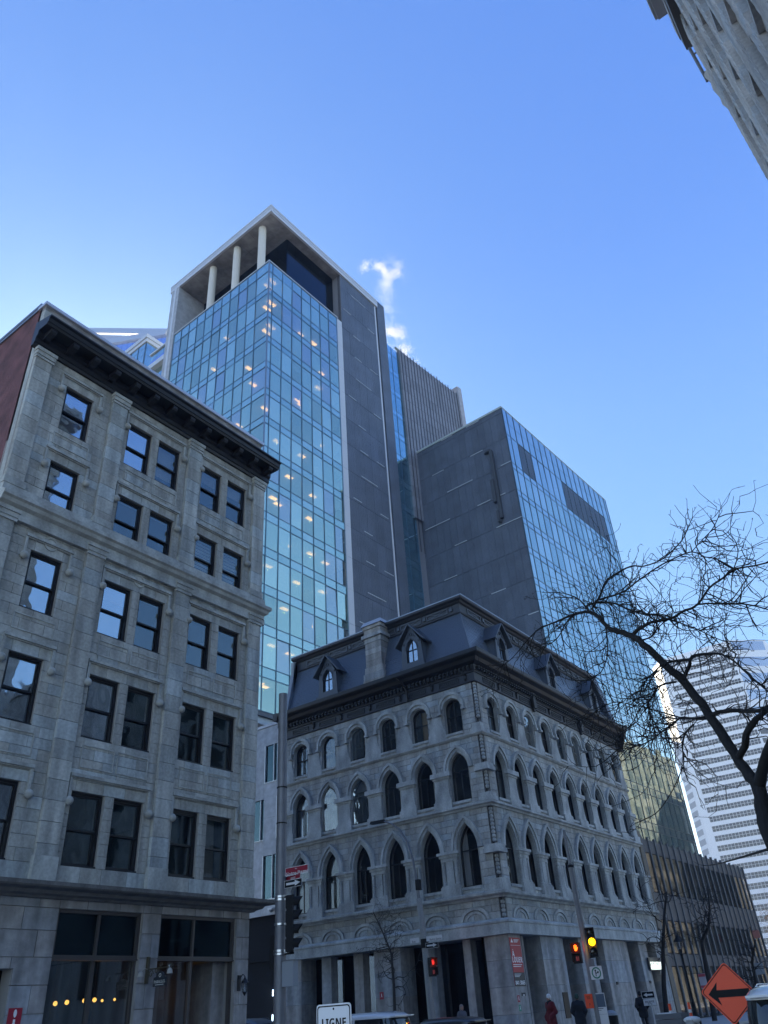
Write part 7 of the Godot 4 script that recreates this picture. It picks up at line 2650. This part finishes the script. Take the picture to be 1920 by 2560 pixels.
func big_tree() -> void:
	var o := thing("bare_street_tree", "large bare dark tree with crooked twiggy limbs reaching in from the photo's right edge", "tree", Vector3(-1.75, 0, -10.2))
	var bark := tri_tex(mat("wet_bark", lin(0.012, 0.0105, 0.010), 0.9), texs["speck"], Vector3(2, 0.7, 2))
	bumpy(bark, texs["rough_normal"], 1.0)
	var twig := mat("twig_bark", lin(0.012, 0.0105, 0.010), 0.9)
	var org := o.position
	var twigs := MB.new()
	var pods := MB.new()
	for k in LIMBS.size():
		var pts := []
		var rr := []
		var d: Array = LIMBS[k]
		if k == 0:
			for q in [[-1.75, 0.0, -10.2, 0.2], [-1.8, 0.6, -10.2, 0.15], [-1.95, 1.8, -10.25, 0.12]]:
				pts.append(Vector3(q[0], q[1], q[2]) - org); rr.append(q[3])
		for i in range(0, d.size(), 4):
			pts.append(Vector3(d[i], d[i + 1], d[i + 2]) - org); rr.append(d[i + 3])
		# finer, slightly crooked course between the given points
		var fp := []
		var fr := []
		for i in pts.size() - 1:
			var a: Vector3 = pts[maxi(i - 1, 0)]
			var e: Vector3 = pts[mini(i + 2, pts.size() - 1)]
			for s in 3:
				var w := s / 3.0
				var q: Vector3 = pts[i].cubic_interpolate(pts[i + 1], a, e, w)
				if s: q += Vector3(rng.randfn(), rng.randfn(), rng.randfn()) * minf(0.012, lerpf(rr[i], rr[i + 1], w) * 0.25)
				fp.append(q); fr.append(lerpf(rr[i], rr[i + 1], w) * rng.randf_range(1.05, 1.2))
		fp.append(pts[-1]); fr.append(rr[-1])
		var m := MB.new()
		m.tube(fp, fr, 9 if k == 0 else 7)
		part("trunk" if k == 0 else "limb", m, bark, o)
		for i in range(2 if k else 14, fp.size()):
			var r: float = fr[i]
			var y: float = fp[i].y + org.y
			if y < 4.2: continue
			var high := y > 7.75
			var chance := 0.2 if high else (0.72 if r < 0.05 else 0.3)
			for again in (1 if high or r > 0.05 else 2):
				if rng.randf() > chance: continue
				var dir: Vector3 = (fp[i] - fp[i - 1]).normalized()
				var side := dir.cross(Vector3(rng.randfn(), rng.randfn(), rng.randfn())).normalized()
				zigzag(twigs, fp[i], side * 0.8 + dir * 0.7, rng.randf_range(0.15, 0.45) if high else rng.randf_range(0.3, 1.1), rng.randf_range(0.0075, 0.0105), 1)
			if rng.randf() < 0.035 and r < 0.03:
				pods.tube([fp[i], fp[i] + Vector3(0.01, -0.07, 0), fp[i] + Vector3(0.03, -0.14, 0.01), fp[i] + Vector3(0.01, -0.22, 0.02)], [0.003, 0.006, 0.014, 0.004], 5)
		if fr[-1] < 0.02:
			for s in (1 if fp[-1].y + org.y > 7.75 else 3): zigzag(twigs, fp[-1], (fp[-1] - fp[-2]).normalized(), rng.randf_range(0.2, 0.5), 0.006, 1)
	stuff(part("twigs", twigs, twig, o))
	stuff(part("seed_pods", pods, twig, o))

func small_tree(called: String, label: String, at: Vector3, trunk: Array, high: float, n: int, bark: Material, group := "") -> void:
	var o := thing(called, label, "tree", at, 0.0, group)
	var m := MB.new()
	var pts := []
	var rr := []
	for q in trunk:
		pts.append(Vector3(q[0], q[1], q[2])); rr.append(q[3])
	m.tube(pts, rr, 8)
	part("trunk", m, bark, o)
	var crown := MB.new()
	for k in n:
		var x := rng.randf_range(0.35, 1.0) * (pts.size() - 1.001)
		var i := int(x)
		var p: Vector3 = pts[i].lerp(pts[i + 1], x - i)
		if p.y < high * 0.28: continue
		var a := rng.randf() * TAU
		var dir := Vector3(cos(a), rng.randf_range(0.3, 1.2), sin(a)).normalized()
		var l := rng.randf_range(0.7, 2.0) * high / 5.0
		var b := MB.new()
		zigzag(b, p, dir, l, minf(0.03, lerpf(rr[i], rr[i + 1], x - i) * 0.4), 1)
		if k < 8: part("branch", b, bark, o)
		else: crown.append(b)
	if crown.v.size(): stuff(part("twigs", crown, bark, o))

func trees() -> void:
	big_tree()
	var bark := mat("street_bark", lin(0.045, 0.04, 0.037), 0.9)
	var dark := mat("dark_bark", lin(0.018, 0.016, 0.016), 0.9)
	small_tree("young_street_tree", "slim young bare tree in front of the bank's wide middle pier", Vector3(-27.27, 0.1, -36.5), [[0, 0, 0, 0.085], [0.15, 1.4, 0, 0.08], [0.2, 2.8, 0, 0.07], [0.15, 4.2, 0, 0.055], [-0.2, 5.1, 0.1, 0.035], [-0.75, 6.2, 0.2, 0.02]], 6.5, 30, bark)
	small_tree("bare_pavement_tree", "dark bare tree at the bank's far end, its trunk crossing the lit shop sign", Vector3(-18.5, 0.1, -50.0), [[0, 0, 0, 0.16], [0.3, 2.0, 0, 0.14], [0.7, 3.7, 0, 0.11], [1.2, 5.3, 0, 0.08], [1.7, 6.6, 0, 0.05]], 7, 14, dark)
	small_tree("bare_pavement_tree", "dark bare forked tree in front of the finned building, right of the lantern post", Vector3(-18.4, 0.1, -58.0), [[0, 0, 0, 0.17], [0.2, 2.0, 0, 0.15], [0.42, 4.3, 0, 0.13], [1.1, 5.1, 0, 0.1], [1.5, 6.2, 0, 0.06], [1.7, 7.4, 0, 0.03]], 7.5, 15, dark)
	small_tree("bare_pavement_tree", "small dark bare tree at the photo's right edge beneath the faded pink banner", Vector3(-10.7, 0.1, -40.0), [[0, 0, 0, 0.07], [0.1, 1.6, 0, 0.065], [0.2, 2.5, 0, 0.05], [0.6, 3.3, 0, 0.03]], 4.0, 16, dark)
	var brown := mat("brown_twigs", lin(0.11, 0.07, 0.05), 0.95)
	small_tree("brown_twiggy_tree", "hazy brown leafless tree far off at the photo's right edge", Vector3(-24.5, 0.1, -112.0), [[0, 0, 0, 0.3], [0.1, 3.0, 0, 0.25], [0.0, 6.0, 0, 0.18], [0.2, 9.0, 0, 0.08]], 12.0, 90, brown)
	small_tree("brown_twiggy_tree", "second brown leafless tree far off, further right than the hazy first", Vector3(-21.0, 0.1, -104.0), [[0, 0, 0, 0.3], [0.1, 3.0, 0, 0.25], [0.0, 6.0, 0, 0.18], [0.2, 9.0, 0, 0.08]], 12.0, 80, brown)

# ---------------------------------------------------------------- people
# distance field of tapered capsules, meshed by surface nets
func capsules(bones: Array, p: Vector3, k: float) -> float:
	var d := 9.0
	for b in bones:
		var ab: Vector3 = b[1] - b[0]
		var t := clampf((p - b[0]).dot(ab) / maxf(ab.length_squared(), 1e-8), 0, 1)
		var q: float = p.distance_to(b[0] + ab * t) - lerpf(b[2], b[3], t)
		var h := clampf(0.5 + 0.5 * (d - q) / k, 0, 1)
		d = lerpf(d, q, h) - k * h * (1.0 - h)
	return d

func net(bones: Array, cell: float, k: float, squash := Vector3.ONE) -> MB:
	var lo := Vector3.ONE * 99
	var hi := -lo
	for b in bones:
		for e in 2:
			var r: float = b[2 + e] + cell * 2
			lo = lo.min(b[e] - Vector3.ONE * r)
			hi = hi.max(b[e] + Vector3.ONE * r)
	var n := Vector3i(((hi - lo) / cell).ceil()) + Vector3i.ONE * 2
	var f := PackedFloat32Array()
	f.resize(n.x * n.y * n.z)
	for z in n.z:
		for y in n.y:
			for x in n.x:
				f[x + n.x * (y + n.y * z)] = capsules(bones, lo + Vector3(x, y, z) * cell, k)
	var at := {}
	var pos := PackedVector3Array()
	for z in n.z - 1:
		for y in n.y - 1:
			for x in n.x - 1:
				var s := Vector3.ZERO
				var c := 0
				var base := x + n.x * (y + n.y * z)
				for e in 12:
					var ax := e / 4
					var o1 := (e & 1)
					var o2 := (e >> 1) & 1
					var a := Vector3i.ZERO
					a[(ax + 1) % 3] = o1
					a[(ax + 2) % 3] = o2
					var b := a
					b[ax] = 1
					var fa := f[base + a.x + n.x * (a.y + n.y * a.z)]
					var fb := f[base + b.x + n.x * (b.y + n.y * b.z)]
					if (fa < 0) != (fb < 0):
						s += Vector3(a).lerp(Vector3(b), fa / (fa - fb))
						c += 1
				if c:
					at[base] = pos.size()
					pos.append((lo + (Vector3(x, y, z) + s / c) * cell) * squash)
	var m := MB.new()
	var nor := PackedVector3Array()
	nor.resize(pos.size())
	var faces := []
	var strides := [1, n.x, n.x * n.y]
	for key in at:
		for ax in 3:
			var v: int = key
			var s0: int = strides[ax]
			var s1: int = strides[(ax + 1) % 3]
			var s2: int = strides[(ax + 2) % 3]
			if v - s1 - s2 < 0 or v + s0 >= f.size(): continue
			var fa := f[v]
			var fb := f[v + s0]
			if (fa < 0) == (fb < 0): continue
			if not (at.has(v - s1) and at.has(v - s2) and at.has(v - s1 - s2)): continue
			var q := [at[v - s1 - s2], at[v - s2], at[v], at[v - s1]]
			if fa >= 0: q.reverse()
			faces.append(q)
			var w := (pos[q[2]] - pos[q[0]]).cross(pos[q[3]] - pos[q[1]])
			for i in q: nor[i] += w
	for q in faces:
		m.squad(pos[q[0]], pos[q[1]], pos[q[2]], pos[q[3]], nor[q[0]].normalized(), nor[q[1]].normalized(), nor[q[2]].normalized(), nor[q[3]].normalized())
	return m

func people() -> void:
	# one standing pose with a stride, hands in the coat pockets; facing -z
	var V := func(x: float, y: float, z: float) -> Vector3: return Vector3(x, y, z)
	var legs := [[V.call(0.09, 0.9, 0), V.call(0.11, 0.5, -0.1), 0.085, 0.062], [V.call(0.11, 0.5, -0.1), V.call(0.11, 0.1, -0.06), 0.06, 0.045], [V.call(0.11, 0.05, -0.03), V.call(0.12, 0.04, -0.2), 0.045, 0.04],
		[V.call(-0.09, 0.9, 0), V.call(-0.1, 0.5, 0.06), 0.085, 0.062], [V.call(-0.1, 0.5, 0.06), V.call(-0.1, 0.12, 0.2), 0.06, 0.045], [V.call(-0.1, 0.06, 0.22), V.call(-0.11, 0.04, 0.06), 0.045, 0.04]]
	var torso := [[V.call(-0.07, 0.95, 0), V.call(0.07, 0.95, 0), 0.125, 0.125], [V.call(0, 0.98, 0), V.call(0, 1.25, 0.01), 0.135, 0.14], [V.call(-0.09, 1.3, 0.02), V.call(0.09, 1.3, 0.02), 0.13, 0.13], [V.call(-0.16, 1.4, 0.02), V.call(0.16, 1.4, 0.02), 0.065, 0.065]]
	var arms := []
	for e in [-1.0, 1.0]:
		arms.append([V.call(e * 0.19, 1.4, 0.02), V.call(e * 0.29, 1.12, 0.07), 0.06, 0.048])
		arms.append([V.call(e * 0.29, 1.12, 0.07), V.call(e * 0.2, 0.96, -0.13), 0.046, 0.036])
	var fingers := []
	for e in [-1.0, 1.0]: # hands, closed inside the pockets
		fingers.append([V.call(e * 0.2, 0.96, -0.13), V.call(e * 0.17, 0.9, -0.16), 0.034, 0.03])
		for k in 4:
			fingers.append([V.call(e * (0.19 - k * 0.013), 0.89, -0.15), V.call(e * (0.18 - k * 0.013), 0.83 + 0.005 * absf(k - 1.5), -0.155), 0.009, 0.008])
		fingers.append([V.call(e * 0.16, 0.93, -0.16), V.call(e * 0.13, 0.89, -0.16), 0.011, 0.009])
	var head := [[V.call(0, 1.44, 0.02), V.call(0, 1.55, 0.0), 0.055, 0.052], [V.call(0, 1.66, 0.01), V.call(0, 1.62, 0.0), 0.098, 0.085], [V.call(0, 1.58, -0.04), V.call(0, 1.56, -0.055), 0.055, 0.035], [V.call(0, 1.635, -0.09), V.call(0, 1.605, -0.115), 0.012, 0.014],
		[V.call(0.093, 1.63, 0.01), V.call(0.1, 1.6, 0.015), 0.02, 0.014], [V.call(-0.093, 1.63, 0.01), V.call(-0.1, 1.6, 0.015), 0.02, 0.014]]
	var body := net(legs + torso + arms + fingers, 0.03, 0.03)
	body.append(net(head, 0.014, 0.02, Vector3(0.86, 1, 1)))
	var swell := func(list: Array, by: float) -> Array:
		var out := []
		for b in list: out.append([b[0], b[1], b[2] + by, b[3] + by])
		return out
	var coat_bones: Array = swell.call(torso + arms, 0.035)
	coat_bones.append([V.call(-0.07, 0.95, 0.0), V.call(-0.08, 0.72, 0.02), 0.16, 0.165])
	coat_bones.append([V.call(0.07, 0.95, 0.0), V.call(0.08, 0.72, -0.01), 0.16, 0.165])
	for e in [-1.0, 1.0]: coat_bones.append([V.call(e * 0.2, 0.96, -0.13), V.call(e * 0.16, 0.86, -0.15), 0.055, 0.06])
	coat_bones.append([V.call(0, 1.44, 0.02), V.call(0, 1.48, 0.02), 0.09, 0.085])
	var coat := net(coat_bones, 0.03, 0.04).mesh()
	var trousers := net(swell.call([legs[0], legs[1], legs[3], legs[4]], 0.018), 0.03, 0.03).mesh()
	var shoes := net(swell.call([legs[2], legs[5]], 0.014), 0.022, 0.02).mesh()
	var cap := net([[V.call(0, 1.685, 0.012), V.call(0, 1.66, 0.015), 0.098, 0.108]], 0.016, 0.02, Vector3(0.88, 1, 1)).mesh()
	var scarf := net([[V.call(-0.05, 1.49, 0.01), V.call(0.05, 1.49, 0.01), 0.075, 0.075], [V.call(0.0, 1.46, -0.07), V.call(0.03, 1.2, -0.15), 0.045, 0.04]], 0.02, 0.03).mesh()
	var hair := net([[V.call(0, 1.68, 0.02), V.call(0, 1.6, 0.05), 0.1, 0.085], [V.call(0, 1.58, 0.06), V.call(0, 1.45, 0.07), 0.07, 0.06]], 0.016, 0.03, Vector3(0.92, 1, 1)).mesh()
	var bm := body.mesh()
	var skin := mat("skin", lin(0.35, 0.2, 0.14), 0.6)
	var black := mat("dark_cloth", lin(0.015, 0.016, 0.02), 0.9)
	var list := [
		[Vector3(-18.95, 0.13, -37.2), 150.0, "person in dark red coat, dark scarf and white cap before the bank's pillars", lin(0.11, 0.006, 0.012), lin(0.65, 0.65, 0.65), "cap", 1.06],
		[Vector3(-17.9, 0.13, -37.9), 20.0, "person in a dark blue-black coat and green cap beside the signal post, seen from behind", lin(0.012, 0.016, 0.024), lin(0.02, 0.05, 0.035), "cap", 1.02],
		[Vector3(-23.3, 0.13, -36.7), -100.0, "person in a grey patterned coat with light hair, before the bank's side-street pillars", lin(0.10, 0.105, 0.125), lin(0.2, 0.18, 0.17), "hair", 0.98],
		[Vector3(-18.3, 0.13, -46.4), 30.0, "person in black, mostly hidden behind the thin post with the left-pointing one-way sign", lin(0.008, 0.008, 0.01), lin(0.01, 0.01, 0.011), "cap", 1.0],
		[Vector3(-24.6, 0.13, -16.9), 80.0, "dim figure inside the café, nearest the window mullion, seen from the shoulders up", lin(0.012, 0.012, 0.014), lin(0.02, 0.015, 0.012), "hair", 1.0],
		[Vector3(-25.2, 0.13, -18.3), -60.0, "dim figure deeper inside the café, right of the window mullion", lin(0.02, 0.018, 0.018), lin(0.02, 0.015, 0.012), "hair", 0.97]]
	for i in list.size():
		var q: Array = list[i]
		var o := thing("person", q[2], "person", q[0], deg_to_rad(q[1]))
		part("body", bm, skin, o)
		part("coat", coat, tri_tex(mat("coat_cloth_%d" % i, q[3], 0.9), texs["grain"], Vector3.ONE * 3), o)
		part("trousers", trousers, black, o)
		part("shoes", shoes, black, o)
		if q[5] == "cap":
			part("cap", cap, mat("cap_cloth_%d" % i, q[4], 0.9), o)
		else:
			part("hair", hair, mat("hair_%d" % i, q[4], 0.7), o)
		if i == 0: part("scarf", scarf, black, o)
		for c in o.get_children(): c.scale = Vector3.ONE * q[6]

func _ready() -> void:
	rng.seed = 20417
	setting_of_light()
	textures()
	blockers.append(AABB(Vector3(-46, 0, -21.4), Vector3(23.9, 25.0, 11.9)))
	blockers.append(AABB(Vector3(-37.0, 0, -60.6), Vector3(15.3, 22.5, 21.4)))
	ground()
	glass_tower()
	dark_glass_block()
	ribbed_block()
	glass_gable_building()
	white_banded_tower()
	white_panel_building()
	stone_office()
	old_bank()
	fin_lowrise()
	ornate_tower_near()
	steam()
	street_front_things()
	bank_signs()
	street_furniture()
	vehicles()
	trees()
	people()
